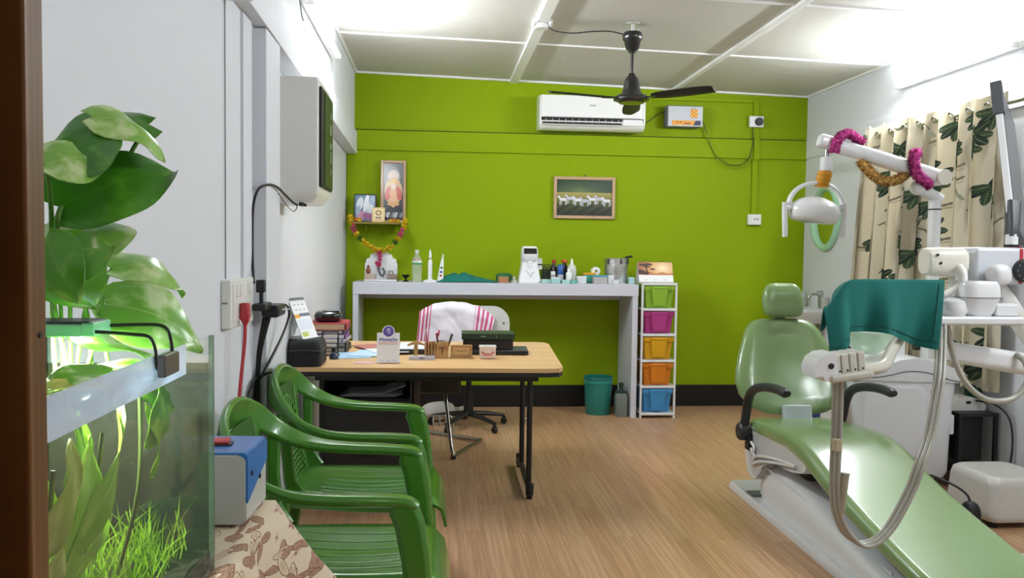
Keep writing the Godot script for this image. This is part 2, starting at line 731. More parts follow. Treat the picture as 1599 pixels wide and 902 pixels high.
	for j in range(1, 5):
		g = G.new()
		g.box(Vector3(2.045, 2.94 - 0.0244 * 2.045 - 0.004, zs[j]), Vector3(4.07, 0.01, 0.03), 0.003, sl)
		struct("trim_%d" % n, g, bm)
		n += 1
	g = G.new()
	g.box(Vector3(2.045, 2.94 - 0.0244 * 2.045 - 0.008, 0.012), Vector3(4.09, 0.018, 0.024), 0.003, sl)
	struct("trim_%d" % n, g, bm)
	n += 1
	for e in [0.012, 4.078]:
		g = G.new()
		g.box(Vector3(e, 2.94 - 0.0244 * e - 0.008, 3.43), Vector3(0.02, 0.018, 6.84), 0.003)
		struct("trim_%d" % n, g, bm)
		n += 1
	# passage behind the camera
	g = G.new()
	g.bb(Vector3(-1.2, -0.12, 7.1), Vector3(3.2, -0.001, 9.4))
	struct("floor_passage", g, hexm("8a7f74", 0.7))
	g = G.new()
	g.bb(Vector3(-1.2, 0, 9.3), Vector3(3.2, 2.9, 9.4))
	g.bb(Vector3(-1.3, 0, 7.0), Vector3(-1.2, 2.9, 9.4))
	g.bb(Vector3(3.2, 0, 7.0), Vector3(3.3, 2.9, 9.4))
	g.bb(Vector3(-1.3, 0, 6.86), Vector3(-0.3, 2.9, 7.0))
	struct("wall_passage", g, hexm("cfcac0", 0.8))
	g = G.new()
	g.bb(Vector3(-1.3, 2.8, 7.0), Vector3(3.3, 2.9, 9.4))
	struct("ceiling_passage", g, hexm("d8d4cc", 0.8))


# ---------------------------------------------------------------- things on the left wall
func left_wall():
	var white := gloss("eeeeea", 0.4, 0.3)
	var black := hexm("101011", 0.45)
	# wall cabinet (a water purifier by its look)
	var t := thing("water_purifier", "white boxy water purifier with dark green glossy front, hung high on the left wall", "water purifier", Vector3(0.0, 1.616, 3.21))
	var g := G.new()
	var rings := []
	for r in [[0.0, 0.195, 0.36], [0.03, 0.22, 0.41], [0.06, 0.228, 0.42], [0.57, 0.228, 0.42], [0.588, 0.22, 0.40]]:
		rings.append(ring(Vector3(r[1] / 2 - 0.0695, r[0], 0), Vector3(1, 0, 0), Vector3(0, 0, 1), r[1], r[2], 0.016))
	g.loft(rings)
	put("body", g, gloss("e9e7e1", 0.4, 0.3), t)
	g = G.new()
	g.box(Vector3(0.163, 0.31, 0.0), Vector3(0.014, 0.47, 0.405), 0.004)
	put("front_panel", g, hexm("0e100a", 0.5), t, "dark glossy front panel")
	g = G.new()
	g.box(Vector3(0.171, 0.31, -0.045), Vector3(0.006, 0.45, 0.29), 0.002)
	put("window", g, hexm("1d3409", 0.4), t, "dark green glossy window")
	g = G.new()
	for e in [[0.45, 0.03, 0.012], [0.38, 0.05, 0.02], [0.30, 0.03, 0.016], [0.24, 0.06, 0.012], [0.17, 0.03, 0.01]]:
		g.box(Vector3(0.175, e[0], -0.10), Vector3(0.002, e[1], e[2]))
	put("printed_marks", g, hexm("b8c8b0", 0.5), t)
	g = G.new()
	g.tube([Vector3(0.07, -0.014, 0.17), Vector3(0.07, 0.004, 0.17)], 0.012, 10)
	g.box(Vector3(0.06, -0.006, 0.05), Vector3(0.03, 0.012, 0.05), 0.003)
	put("outlet", g, black, t)
	# cord of the purifier
	g = G.new()
	g.tube(curve([Vector3(0.05, 1.606, 3.38), Vector3(0.05, 1.61, 3.5), Vector3(0.04, 1.635, 3.64), Vector3(0.03, 1.66, 3.8), Vector3(0.02, 1.655, 3.95), Vector3(-0.005, 1.63, 4.0), Vector3(-0.022, 1.56, 4.005), Vector3(-0.024, 1.42, 4.01), Vector3(-0.015, 1.3, 4.04), Vector3(0.0, 1.262, 4.1)]), 0.0055, 7)
	tag(put("purifier_cord", g, black), "black cord arching from the wall purifier down to the white switch box", "cord")
	g = G.new()
	g.tube(curve([Vector3(0.05, 1.604, 3.36), Vector3(0.05, 1.57, 3.46), Vector3(0.04, 1.59, 3.6), Vector3(0.03, 1.635, 3.75)]), 0.0022, 6)
	tag(put("thin_wire", g, hexm("55555a", 0.5)), "thin grey wire sagging under the wall purifier", "wire")
	# conduit line with a box at its head
	t = thing("wire_conduit", "thin vertical wire run from the beam to the white switch box", "conduit", Vector3(-0.03, 0, 4.42))
	g = G.new()
	g.tube([Vector3(0, 1.287, 0), Vector3(0, 2.26, 0)], 0.002, 6)
	put("wire", g, hexm("6c6c70", 0.6), t)
	g = G.new()
	g.box(Vector3(0.05, 2.27, 0.01), Vector3(0.09, 0.02, 0.06), 0.004)
	put("joint_box", g, white, t)
	# loose wire end below the tube light
	g = G.new()
	g.tube(curve([Vector3(0.012, 2.74, 3.2), Vector3(0.014, 2.69, 3.14), Vector3(0.012, 2.64, 3.05), Vector3(0.016, 2.59, 3.02), Vector3(0.018, 2.575, 2.98)]), 0.003, 6)
	tag(put("loose_wire", g, black), "short loose black wire end dangling beside the left tube light", "wire")
	# switch box
	t = thing("switch_box", "white surface-mounted switch box with sockets on the left wall above the green chairs", "switch box", Vector3(-0.035, 1.2, 4.29))
	g = G.new()
	g.box(Vector3(0.018, 0, 0), Vector3(0.036, 0.172, 0.36), 0.006)
	put("box", g, gloss("ebe9e3", 0.4, 0.3), t)
	for e in [0.085, -0.075]:
		g = G.new()
		g.box(Vector3(0.038, 0.005, e), Vector3(0.008, 0.135, 0.15), 0.003)
		put("plate", g, gloss("f4f2ee", 0.3, 0.5), t)
	for e in [[0.045, 0.115], [0.045, 0.06], [0.045, -0.05], [0.045, -0.11]]:
		g = G.new()
		g.box(Vector3(0.044, e[0], e[1]), Vector3(0.008, 0.045, 0.028), 0.003)
		put("switch", g, gloss("fbfaf6", 0.25, 0.6), t)
	g = G.new()
	g.box(Vector3(0.014, 0.005, 0.181), Vector3(0.018, 0.006, 0.004), 0.001)
	put("slot", g, hexm("8a8780", 0.6), t)
	# red plug and its cord
	t = thing("red_plug", "red plug with a red cord in the white switch box", "plug", Vector3(0.008, 1.17, 4.36))
	g = G.new()
	var rr := []
	for r in [[0.03, 0.03, 0.026], [0.026, 0.04, 0.03], [-0.02, 0.044, 0.034], [-0.036, 0.03, 0.026], [-0.05, 0.014, 0.014]]:
		rr.append(ring(Vector3(0.016, r[0], 0), Vector3(1, 0, 0), Vector3(0, 0, 1), r[2], r[1], 0.008))
	g.loft(rr)
	put("plug_body", g, gloss("b3202a", 0.4, 0.3), t)
	g = G.new()
	g.tube(curve([Vector3(0.016, -0.045, 0), Vector3(0.015, -0.12, 0.01), Vector3(0.006, -0.25, 0.03), Vector3(-0.002, -0.4, 0.05), Vector3(-0.008, -0.6, 0.06), Vector3(-0.008, -0.9, 0.04), Vector3(0.0, -1.163, 0.02)]), 0.0065, 8)
	put("cord", g, gloss("b3202a", 0.45, 0.2), t)
	# black plug above, adapter with its bundle of cords
	t = thing("black_plug", "small black plug in the top corner of the white switch box", "plug", Vector3(0.012, 1.25, 4.115))
	g = G.new()
	g.box(Vector3(0.018, 0, 0), Vector3(0.034, 0.05, 0.036), 0.006)
	put("plug_body", g, black, t)
	g = G.new()
	g.tube(curve([Vector3(0.02, -0.02, 0.0), Vector3(0.02, -0.06, 0.002), Vector3(0.024, -0.1, -0.01)]), 0.008, 8)
	put("strain_relief", g, black, t)
	t = thing("power_adapter", "black multi-way power adapter hanging off the switch box with a bundle of cords", "adapter", Vector3(0.02, 1.155, 4.03))
	g = G.new()
	g.box(Vector3(0.012, 0.015, 0.07), Vector3(0.05, 0.028, 0.14), 0.006)
	g.box(Vector3(0.03, -0.01, -0.07), Vector3(0.07, 0.05, 0.16), 0.012)
	put("adapter_body", g, hexm("18181a", 0.4), t)
	g = G.new()
	for e in [[0.0, 0.002], [0.012, -0.012], [-0.01, -0.02], [0.02, 0.012]]:
		g.tube(curve([Vector3(0.01 + e[0], -0.02, -0.02 + e[1]), Vector3(-0.01 + e[1] * 0.6, -0.15, -0.02 + e[0]), Vector3(-0.028 + e[0] * 0.4, -0.25, -0.03 + e[1] * 0.4), Vector3(-0.032 + e[0] * 0.5, -0.36, -0.03), Vector3(-0.034 + e[1] * 0.5, -0.6, -0.02 + e[1]), Vector3(-0.034 + e[0] * 0.5, -0.9, 0.01), Vector3(-0.034 + e[0] * 0.5, -1.15, 0.01 + e[1])]), 0.0055, 7)
	put("cord_bundle", g, black, t)
	g = G.new()
	g.tube(curve([Vector3(-0.025, -0.28, -0.03), Vector3(-0.03, -0.29, 0.06), Vector3(-0.035, -0.36, 0.14), Vector3(-0.04, -0.5, 0.16), Vector3(-0.04, -0.62, 0.1), Vector3(-0.036, -0.75, 0.05)]), 0.005, 7)
	g.tube(curve([Vector3(-0.025, -0.28, -0.03), Vector3(0.01, -0.27, -0.1), Vector3(0.012, -0.3, -0.16), Vector3(-0.02, -0.42, -0.13), Vector3(-0.03, -0.55, -0.04)]), 0.005, 7)
	g.tube(curve([Vector3(0.05, 0.01, -0.1), Vector3(0.06, 0.0, -0.2), Vector3(0.055, -0.05, -0.28), Vector3(0.04, -0.13, -0.2), Vector3(0.01, -0.22, -0.08), Vector3(-0.025, -0.3, -0.03)]), 0.005, 7)
	put("looped_cord", g, black, t)
	g = G.new()
	g.tube(curve([Vector3(0.068, -0.005, -0.04), Vector3(0.085, -0.01, -0.12), Vector3(0.07, -0.05, -0.24), Vector3(0.04, -0.16, -0.14), Vector3(-0.02, -0.3, -0.05)]), 0.0028, 6)
	put("thin_cord", g, hexm("c8c8c6", 0.5), t, "thin pale cord")

# ---------------------------------------------------------------- things on the green wall
func frame_of(g: G, w: float, h: float, b: float, d: float):
	for s in [-1.0, 1.0]:
		g.box(Vector3((w / 2 - b / 2) * s, 0, 0), Vector3(b, h, d), 0.003)
		g.box(Vector3(0, (h / 2 - b / 2) * s, 0), Vector3(w - 2 * b, b, d), 0.003)

func print_plate(w: float, h: float, d := 0.002) -> G:
	var g := G.new()
	g.prism(poly([-w / 2, -h / 2, w / 2, -h / 2, w / 2, h / 2, -w / 2, h / 2]), d)
	return g

func back_wall():
	var white := gloss("f1f1ef", 0.35, 0.4)
	var black := hexm("0e0e0f", 0.4)
	var green := mat(Color("8da60c"), 0.62, 0.0, "casing")
	green.metallic_specular = 0.25
	# air conditioner
	var t := thing("air_conditioner", "white split air conditioner high on the green wall", "air conditioner", Vector3(2.06, 2.455, 0.0))
	var g := G.new()
	var prof := poly([0.0, 0.02, 0.10, 0.0, 0.17, 0.012, 0.205, 0.045, 0.214, 0.075, 0.12, 0.088, 0.12, 0.105, 0.216, 0.105, 0.218, 0.26, 0.205, 0.288, 0.17, 0.298, 0.0, 0.298])
	var fx := Transform3D(Basis(Vector3(0, 0, 1), Vector3(0, 1, 0), Vector3(-1, 0, 0)), Vector3.ZERO)
	g.prism(prof, 0.90, fx)
	put("body", g, white, t)
	for s in [-1.0, 1.0]:
		g = G.new()
		var cap := poly([0.0, 0.02, 0.10, 0.0, 0.17, 0.012, 0.205, 0.045, 0.216, 0.08, 0.218, 0.26, 0.205, 0.288, 0.17, 0.298, 0.0, 0.298])
		g.prism(cap, 0.014, Transform3D(fx.basis, Vector3(0.457 * s, 0, 0)))
		put("end_cap", g, white, t)
	g = G.new()
	g.box(Vector3(-0.005, 0.2, 0.219), Vector3(0.89, 0.185, 0.008), 0.004)
	put("front_panel", g, gloss("f6f6f4", 0.25, 0.7), t)
	g = G.new()
	g.box(Vector3(-0.09, 0.075, 0.166), Vector3(0.70, 0.062, 0.09), 0.004)
	put("air_outlet", g, hexm("151516", 0.6), t, "black air outlet slot")
	g = G.new()
	g.box(Vector3(-0.09, 0.045, 0.208), Vector3(0.70, 0.007, 0.04), 0.003, Basis(Vector3(1, 0, 0), 0.35))
	put("louvre", g, white, t)
	for k in 12:
		g = G.new()
		g.box(Vector3(-0.41 + k * 0.058, 0.075, 0.20), Vector3(0.004, 0.034, 0.04), 0.001)
		put("vane", g, hexm("c9c9c6", 0.5), t)
	g = G.new()
	g.box(Vector3(0.355, 0.07, 0.21), Vector3(0.175, 0.055, 0.014), 0.004)
	put("display_panel", g, white, t)
	g = G.new()
	g.text("Haier", 0.022, 0.0015, Transform3D(Basis.IDENTITY, Vector3(0.0, 0.21, 0.2235)), true)
	put("brand_mark", g, hexm("8c8e92", 0.4), t)
	# stabiliser
	t = thing("voltage_stabilizer", "grey voltage stabilizer with orange stickers, on the green wall right of the air conditioner", "stabilizer", Vector3(2.9, 2.613, 0.0))
	g = G.new()
	g.box(Vector3(0, 0, 0.055), Vector3(0.31, 0.19, 0.11), 0.01)
	put("case", g, hexm("6d7073", 0.5), t, "dark grey metal case")
	g = G.new()
	g.box(Vector3(0.012, -0.002, 0.116), Vector3(0.315, 0.18, 0.014), 0.006)
	put("front_plate", g, gloss("c3c6ce", 0.4, 0.3), t, "light grey front plate")
	var im := canvas(64, 80, Color("e8a21c"))
	for y in 4:
		for x in 3:
			im.fill_rect(Rect2i(6 + x * 19, 16 + y * 15, 12, 9), Color("f3d58a") if (x + y) % 2 else Color("b86f0e"))
	im.fill_rect(Rect2i(0, 0, 64, 12), Color("d8dde0"))
	im.fill_rect(Rect2i(8, 3, 40, 5), Color("3f6a5c"))
	var o := put("sticker", print_plate(0.066, 0.088), tex(im, 0.5), t, "orange sticker")
	o.position = Vector3(0.088, 0.03, 0.124)
	im = canvas(160, 28, Color("e8a032"))
	for x in range(118, 160):
		im.fill_rect(Rect2i(x, mini(27, maxi(0, 27 - (x - 118) * 2)), 1, 28), Color("2b2d55"))
	for e in [[26, 8, 10], [44, 8, 9], [64, 14, 40]]:
		im.fill_rect(Rect2i(e[0], e[1], e[2], 7), Color("7a4a16"))
	o = put("sticker", print_plate(0.26, 0.042), tex(im, 0.5), t, "orange and dark blue stripe sticker")
	o.position = Vector3(0.02, -0.06, 0.124)
	# sockets and green casing
	g = G.new()
	g.bb(Vector3(3.575, 1.76, 0.001), Vector3(3.625, 2.80, 0.022), 0.003)
	g.bb(Vector3(2.64, 2.765, 0.001), Vector3(3.575, 2.80, 0.022), 0.003)
	g.bb(Vector3(3.58, 2.25, 0.022), Vector3(3.63, 2.45, 0.04), 0.003)
	tag(put("cable_casing", g, green), "green painted cable casing running down the green wall to the sockets", "casing")
	t = thing("round_pin_socket", "white wall socket holding a round black plug, high on the green wall", "socket", Vector3(3.592, 2.592, 0.022))
	g = G.new()
	g.box(Vector3(0, 0, 0.018), Vector3(0.13, 0.1, 0.036), 0.006)
	put("box", g, white, t)
	g = G.new()
	g.lathe([Vector2(0, 0), Vector2(0.036, 0), Vector2(0.036, 0.02), Vector2(0.03, 0.026), Vector2(0, 0.026)], Vector3(0.018, -0.002, 0.036), Basis(Vector3(1, 0, 0), PI / 2), 20)
	put("plug", g, black, t, "round black plug")
	t = thing("wall_socket", "white two-hole wall socket below the casing on the green wall", "socket", Vector3(3.603, 1.71, 0.0))
	g = G.new()
	g.box(Vector3(0, 0, 0.02), Vector3(0.122, 0.096, 0.04), 0.006)
	put("box", g, white, t)
	g = G.new()
	g.box(Vector3(0.0, 0, 0.042), Vector3(0.1, 0.076, 0.006), 0.002)
	put("plate", g, white, t)
	g = G.new()
	for e in [-0.002, 0.024]:
		g.tube([Vector3(e, 0.004, 0.0445), Vector3(e, 0.004, 0.0462)], 0.0065, 10)
	put("holes", g, black, t)
	g = G.new()
	g.tube(curve([Vector3(3.07, 2.60, 0.05), Vector3(3.105, 2.56, 0.04), Vector3(3.163, 2.40, 0.035), Vector3(3.24, 2.27, 0.03), Vector3(3.358, 2.205, 0.03), Vector3(3.47, 2.21, 0.03), Vector3(3.54, 2.276, 0.03), Vector3(3.568, 2.392, 0.032), Vector3(3.57, 2.53, 0.03)]), 0.0045, 6)
	tag(put("sagging_wire", g, mat(Color("4c5f14"), 0.5, 0.0, "wire")), "dark wire sagging across the green wall from the stabilizer to the round plug", "wire")
	g = G.new()
	g.tube(curve([Vector3(3.068, 2.62, 0.06), Vector3(3.09, 2.55, 0.05), Vector3(3.15, 2.43, 0.04), Vector3(3.26, 2.23, 0.034), Vector3(3.40, 2.175, 0.03), Vector3(3.53, 2.22, 0.03), Vector3(3.562, 2.33, 0.03)]), 0.003, 6)
	tag(put("slack_wire", g, mat(Color("8da60c"), 0.5, 0.0, "wire")), "thin green painted wire hanging in a slack loop under the stabilizer", "wire")
	g = G.new()
	g.tube(curve([Vector3(2.515, 2.52, 0.06), Vector3(2.6, 2.57, 0.04), Vector3(2.68, 2.63, 0.04), Vector3(2.745, 2.66, 0.05)]), 0.004, 6)
	tag(put("short_wire", g, black), "short black wire from the air conditioner up to the stabilizer", "wire")
	# framed painting of running white horses
	im = canvas(220, 150, Color("23301e"))
	for y in 150:
		for x in 220:
			var sky := Color("2e4633").lerp(Color("6d7f52"), clampf(1.0 - absf(x - 90) / 130.0, 0, 1) * clampf(y / 50.0, 0, 1))
			var c := sky
			if y > 52:
				c = Color("b9a85e").lerp(Color("5a6136"), clampf((y - 52) / 45.0, 0, 1))
			if y > 98:
				c = Color("4a5230").lerp(Color("23291a"), clampf((y - 98) / 45.0 + 0.25 * sin(x * 0.13 + y * 0.2), 0, 1))
			im.set_pixel(x, y, c)
	for k in 7:
		var hx := 26.0 + k * 29.0
		var hy := 82.0 - 5.0 * sin(k * 1.7)
		var hc := Color("e4e2ea") if k % 2 == 0 else Color("c6c4cf")
		disc(im, hx, hy, 15, 6.5, hc)
		stroke(im, [Vector2(hx - 11, hy - 2), Vector2(hx - 17, hy - 12)], 4.0, hc)
		stroke(im, [Vector2(hx - 17, hy - 13), Vector2(hx - 22, hy - 9)], 2.2, hc)
		for e in [-10, -6, 8, 11]:
			stroke(im, [Vector2(hx + e, hy + 4), Vector2(hx + e * 1.35, hy + 13), Vector2(hx + e * 1.2 - 1, hy + 22)], 1.2, hc)
		stroke(im, [Vector2(hx + 13, hy - 2), Vector2(hx + 19, hy + 4)], 1.5, Color("a9a7b0"))
	t = thing("framed_painting", "framed picture of white horses running, centred on the green wall", "painting", Vector3(2.033, 1.88, 0.016))
	g = G.new()
	frame_of(g, 0.556, 0.374, 0.028, 0.026)
	put("frame", g, gloss("c09f7c", 0.45, 0.2), t)
	put("picture", print_plate(0.502, 0.32), tex(im, 0.25), t).position = Vector3(0, 0, -0.004)
	g = G.new()
	g.tube([Vector3(0.0, 0.197, -0.014), Vector3(0.0, 0.197, 0.0)], 0.006, 8)
	put("nail", g, black, t)
	# little wall shelf in the corner, with pictures and a garland
	t = thing("wall_shelf", "narrow wooden shelf in the left corner of the green wall", "shelf", Vector3(0.23, 1.63, 0.13))
	g = G.new()
	g.box(Vector3(0, -0.009, 0.0), Vector3(0.46, 0.018, 0.228), 0.003)
	put("board", g, hexm("8a7a2c", 0.5), t)
	g = G.new()
	g.box(Vector3(-0.12, -0.05, -0.07), Vector3(0.02, 0.06, 0.08), 0.003)
	g.box(Vector3(0.14, -0.05, -0.07), Vector3(0.02, 0.06, 0.08), 0.003)
	put("bracket", g, green, t)
	im = canvas(100, 260, Color("1c1b22"))
	disc(im, 50, 60, 34, 44, Color("6d6a78"))
	disc(im, 50, 60, 26, 30, Color("cbb6a6"))
	disc(im, 50, 128, 44, 62, Color("caa070"))
	disc(im, 24, 138, 15, 32, Color("c2402f"), 0.25)
	disc(im, 76, 138, 15, 32, Color("c2402f"), -0.25)
	disc(im, 50, 150, 17, 52, Color("e0a878"))
	disc(im, 50, 104, 12, 17, Color("e3c7b0"))
	disc(im, 50, 82, 14, 11, Color("d9b04a"))
	disc(im, 50, 186, 30, 10, Color("d39a60"))
	for k in 7:
		disc(im, 12 + k * 13, 236, 8, 14, [Color("8a8f96"), Color("c8ccd2"), Color("4a4f58")][k % 3], 0.4)
	t = thing("framed_picture", "tall narrow framed devotional picture of a seated figure in red on the corner shelf", "picture", Vector3(0.34, 1.6305, 0.085))
	t.rotation.x = -0.1
	g = G.new()
	frame_of(g, 0.218, 0.545, 0.024, 0.02)
	var fr := put("frame", g, gloss("b58f6a", 0.45, 0.2), t)
	fr.position.y = 0.2725
	o = put("picture", print_plate(0.175, 0.50), tex(im, 0.2), t)
	o.position = Vector3(0, 0.2725, -0.003)
	g = G.new()
	g.box(Vector3(0.0, 0.2725, -0.008), Vector3(0.2, 0.52, 0.004))
	put("backing", g, hexm("5a4a3a", 0.8), t)
	im = canvas(96, 120, Color("5f7d9c"))
	for e in [[24, 40, 16, 30, "dfe4ee"], [52, 38, 10, 44, "e8e9f2"], [70, 60, 14, 40, "d5d9e6"], [30, 92, 22, 20, "c98fb0"], [62, 98, 26, 16, "a55c94"], [16, 70, 10, 22, "9fb6cc"], [80, 26, 12, 18, "7c98b4"]]:
		disc(im, e[0], e[1], e[2], e[3], Color(e[4]), 0.2)
	t = thing("framed_picture", "blue and pink picture in a thin black frame on the corner shelf", "picture", Vector3(0.103, 1.6305, 0.14))
	t.rotation.x = -0.12
	g = G.new()
	frame_of(g, 0.19, 0.242, 0.009, 0.016)
	put("frame", g, black, t).position.y = 0.121
	put("picture", print_plate(0.176, 0.228, 0.006), tex(im, 0.2), t).position = Vector3(0, 0.121, 0)
	im = canvas(60, 76, Color("d9bb7c"))
	im.fill_rect(Rect2i(8, 8, 44, 60), Color("e8d6a4"))
	for e in [[30, 28, 15, 14], [30, 28, 9, 8]]:
		disc(im, e[0], e[1], e[2], e[3], Color("8c5a2a") if e[2] == 15 else Color("e2c98e"))
	im.fill_rect(Rect2i(16, 50, 28, 6), Color("4a2c14"))
	im.fill_rect(Rect2i(14, 60, 32, 4), Color("a8853c"))
	t = thing("small_plaque", "small gold coloured plaque standing in front of the tall picture on the shelf", "plaque", Vector3(0.222, 1.6305, 0.2))
	t.rotation.x = -0.14
	put("plate", print_plate(0.108, 0.125, 0.012), tex(im, 0.35), t).position.y = 0.0625
	# garland of cloth flowers hung under the shelf
	t = thing("flower_garland", "yellow and pink flower garland looped under the corner shelf", "garland", Vector3(0.23, 1.6, 0.26))
	var path := curve([Vector3(-0.24, 0.06, -0.005), Vector3(-0.215, -0.03, 0), Vector3(-0.16, -0.11, 0.005), Vector3(-0.08, -0.175, 0.008), Vector3(0.0, -0.215, 0.01), Vector3(0.09, -0.185, 0.008), Vector3(0.16, -0.11, 0.004), Vector3(0.205, -0.03, 0.0), Vector3(0.225, 0.04, -0.004)], 5)
	g = G.new()
	g.tube(path, 0.003, 6)
	put("string", g, hexm("3f5a22", 0.7), t)
	var rng := RandomNumberGenerator.new()
	rng.seed = 21
	var drop := curve([Vector3(0.0, -0.215, 0.012), Vector3(0.01, -0.27, 0.02), Vector3(-0.01, -0.34, 0.03)], 3)
	var spots := []
	for i in range(0, path.size(), 2):
		spots.append([path[i], 0])
	for i in range(1, drop.size(), 2):
		spots.append([drop[i], 1])
	for i in spots.size():
		var f := G.new()
		var p: Vector3 = spots[i][0]
		for k in 14:
			var d := Vector3(rng.randf_range(-1, 1), rng.randf_range(-1, 1), rng.randf_range(-0.3, 1)).normalized()
			var s := d.cross(V).normalized() * 0.013
			var q := p + d * 0.032
			var w := d.cross(s).normalized() * 0.009
			f.slab([[p - s * 0.5, p + s * 0.5], [p + d * 0.015 - s + w, p + d * 0.015 + s + w], [q - s * 0.6, q + s * 0.6]], 0.0008)
		var fr2 := i / float(spots.size())
		var pink: bool = (i in [2, 3, 16, 17]) or spots[i][1] == 1
		var leafy: bool = i in [5, 14]
		put("flower", f, hexm("d94f86" if pink else ("3f6a1e" if leafy else "e2c21a"), 0.75), t, "pink flower" if pink else ("green leaf tuft" if leafy else "yellow flower"))
	for e in [[Vector3(0.035, 1.655, 0.235), "yellow marigold heads at the left end of the corner shelf"], [Vector3(0.36, 1.65, 0.235), "yellow and orange marigold heads at the foot of the tall picture"]]:
		t = thing("marigold_cluster", e[1], "flowers", e[0] + Vector3(0, -0.025, 0))
		for j in 3:
			var f := G.new()
			var p := Vector3((j - 1) * 0.032, 0.014 + 0.004 * (j % 2), 0.0)
			f.blob(p, Vector3(0.018, 0.014, 0.016), 1, 1, Basis.IDENTITY, 12, 8)
			for k in 16:
				var d := Vector3(rng.randf_range(-1, 1), rng.randf_range(-0.2, 1), rng.randf_range(-0.3, 1)).normalized()
				var s := d.cross(V).normalized() * 0.007
				var a := p + d * 0.012
				f.slab([[a - s, a + s], [a + d * 0.011 - s * 0.6, a + d * 0.011 + s * 0.6]], 0.0008)
			put("flower_head", f, hexm("e0bb1c" if j != 1 else "dd8a1e", 0.75), t)
	# ceiling fan, at rest
	t = thing("ceiling_fan", "black ceiling fan with bell shaped motor hanging before the air conditioner", "ceiling fan", Vector3(1.98, 0, 2.0))
	var bl := gloss("171615", 0.3, 0.6)
	g = G.new()
	g.lathe([Vector2(0.0, 2.892), Vector2(0.045, 2.89), Vector2(0.045, 2.885), Vector2(0.0, 2.884)])
	g.tube([Vector3(0, 2.80, 0), Vector3(0, 2.888, 0)], 0.011, 12)
	put("hook_rod", g, hexm("cfcfcb", 0.35, 0.6), t, "bright metal hanger rod")
	g = G.new()
	g.lathe([Vector2(0.0, 2.835), Vector2(0.058, 2.832), Vector2(0.066, 2.815), Vector2(0.064, 2.785), Vector2(0.054, 2.775), Vector2(0.042, 2.725), Vector2(0.028, 2.715), Vector2(0.024, 2.70), Vector2(0.0, 2.70)])
	put("canopy", g, bl, t)
	g = G.new()
	g.tube([Vector3(0, 2.54, 0), Vector3(0, 2.71, 0)], 0.0125, 14)
	put("downrod", g, bl, t)
	g = G.new()
	g.lathe([Vector2(0.0, 2.57), Vector2(0.02, 2.57), Vector2(0.024, 2.555), Vector2(0.04, 2.54), Vector2(0.05, 2.51), Vector2(0.056, 2.47), Vector2(0.062, 2.45), Vector2(0.072, 2.435), Vector2(0.105, 2.42), Vector2(0.118, 2.405), Vector2(0.118, 2.395), Vector2(0.1, 2.388), Vector2(0.088, 2.384), Vector2(0.082, 2.376), Vector2(0.0, 2.374)], Vector3.ZERO, Basis.IDENTITY, 40)
	put("motor", g, bl, t)
	for k in 3:
		var a := deg_to_rad(76.8 + 120.0 * k)
		var d := Vector3(cos(a), 0, -sin(a))
		var s := Vector3(sin(a), 0, cos(a))
		g = G.new()
		band(g, [[d * 0.08 + V * 2.405, s, 0.045, 0.008], [d * 0.14 + V * 2.402, s, 0.05, 0.008], [d * 0.2 + V * 2.40, s, 0.07, 0.006]])
		var bld := G.new()
		var rows := []
		for e in [[0.16, 0.075], [0.22, 0.11], [0.35, 0.125], [0.48, 0.125], [0.56, 0.11], [0.585, 0.08]]:
			var row := []
			for j in 7:
				var w: float = (j / 6.0 - 0.5) * e[1]
				row.append(d * e[0] + s * w + V * (2.40 + w * 0.2 - 0.006 + 0.012 * (4.0 * w * w / (e[1] * e[1]))))
			rows.append(row)
		bld.slab(rows, 0.003, rows[0][0].y > 9.0)
		var b := put("blade", bld, hexm("171615", 0.55), t)
		put("blade_iron", g, bl, b)
	# wire on the ceiling from the joint box to the fan
	t = thing("ceiling_joint_box", "white conduit joint box on the ceiling batten with a wire to the fan", "joint box", Vector3(1.383, 2.874, 1.965))
	g = G.new()
	g.lathe([Vector2(0, -0.03), Vector2(0.045, -0.03), Vector2(0.05, -0.024), Vector2(0.05, 0.0), Vector2(0, 0.0)])
	put("box", g, white, t)
	g = G.new()
	g.tube([Vector3(0.055, 0.012, 0.06), Vector3(0.055, -0.01, 0.02), Vector3(0.03, -0.02, 0.0)], 0.014, 10)
	g.tube([Vector3(-0.055, 0.012, 0.06), Vector3(-0.055, -0.01, 0.02), Vector3(-0.03, -0.02, 0.0)], 0.014, 10)
	put("conduit_bend", g, white, t)
	g = G.new()
	g.tube(curve([Vector3(0.04, -0.02, 0.02), Vector3(0.09, -0.045, 0.02), Vector3(0.2, -0.055, 0.02), Vector3(0.33, -0.04, 0.02), Vector3(0.45, -0.035, 0.02), Vector3(0.545, -0.055, 0.03)]), 0.0045, 7)
	put("wire", g, hexm("4a4643", 0.5), t, "dark wire")

# ---------------------------------------------------------------- long white counter against the green wall
const CT := 1.13

func bottle(called: String, label: String, at: Vector3, prof: Array, m: Material, cap: Array, cm: Material, group := "") -> Node3D:
	var t := thing(called, label, "bottle", at, 0.0, group)
	var g := G.new()
	g.lathe(prof, Vector3.ZERO, Basis.IDENTITY, 20)
	put("body", g, m, t)
	g = G.new()
	g.lathe(cap, Vector3.ZERO, Basis.IDENTITY, 16)
	put("cap", g, cm, t)
	return t

func carton(label: String, at: Vector3, s: Vector3, body: String, lid: String, turn := 0.0, group := "") -> Node3D:
	var t := thing("small_box", label, "box", at, turn, group)
	var g := G.new()
	g.box(Vector3(0, s.y * 0.4, 0), Vector3(s.x, s.y * 0.8, s.z), 0.003)
	put("body", g, hexm(body, 0.5), t)
	g = G.new()
	g.box(Vector3(0, s.y * 0.9, 0), Vector3(s.x + 0.003, s.y * 0.2, s.z + 0.003), 0.003)
	put("lid", g, hexm(lid, 0.5), t)
	return t

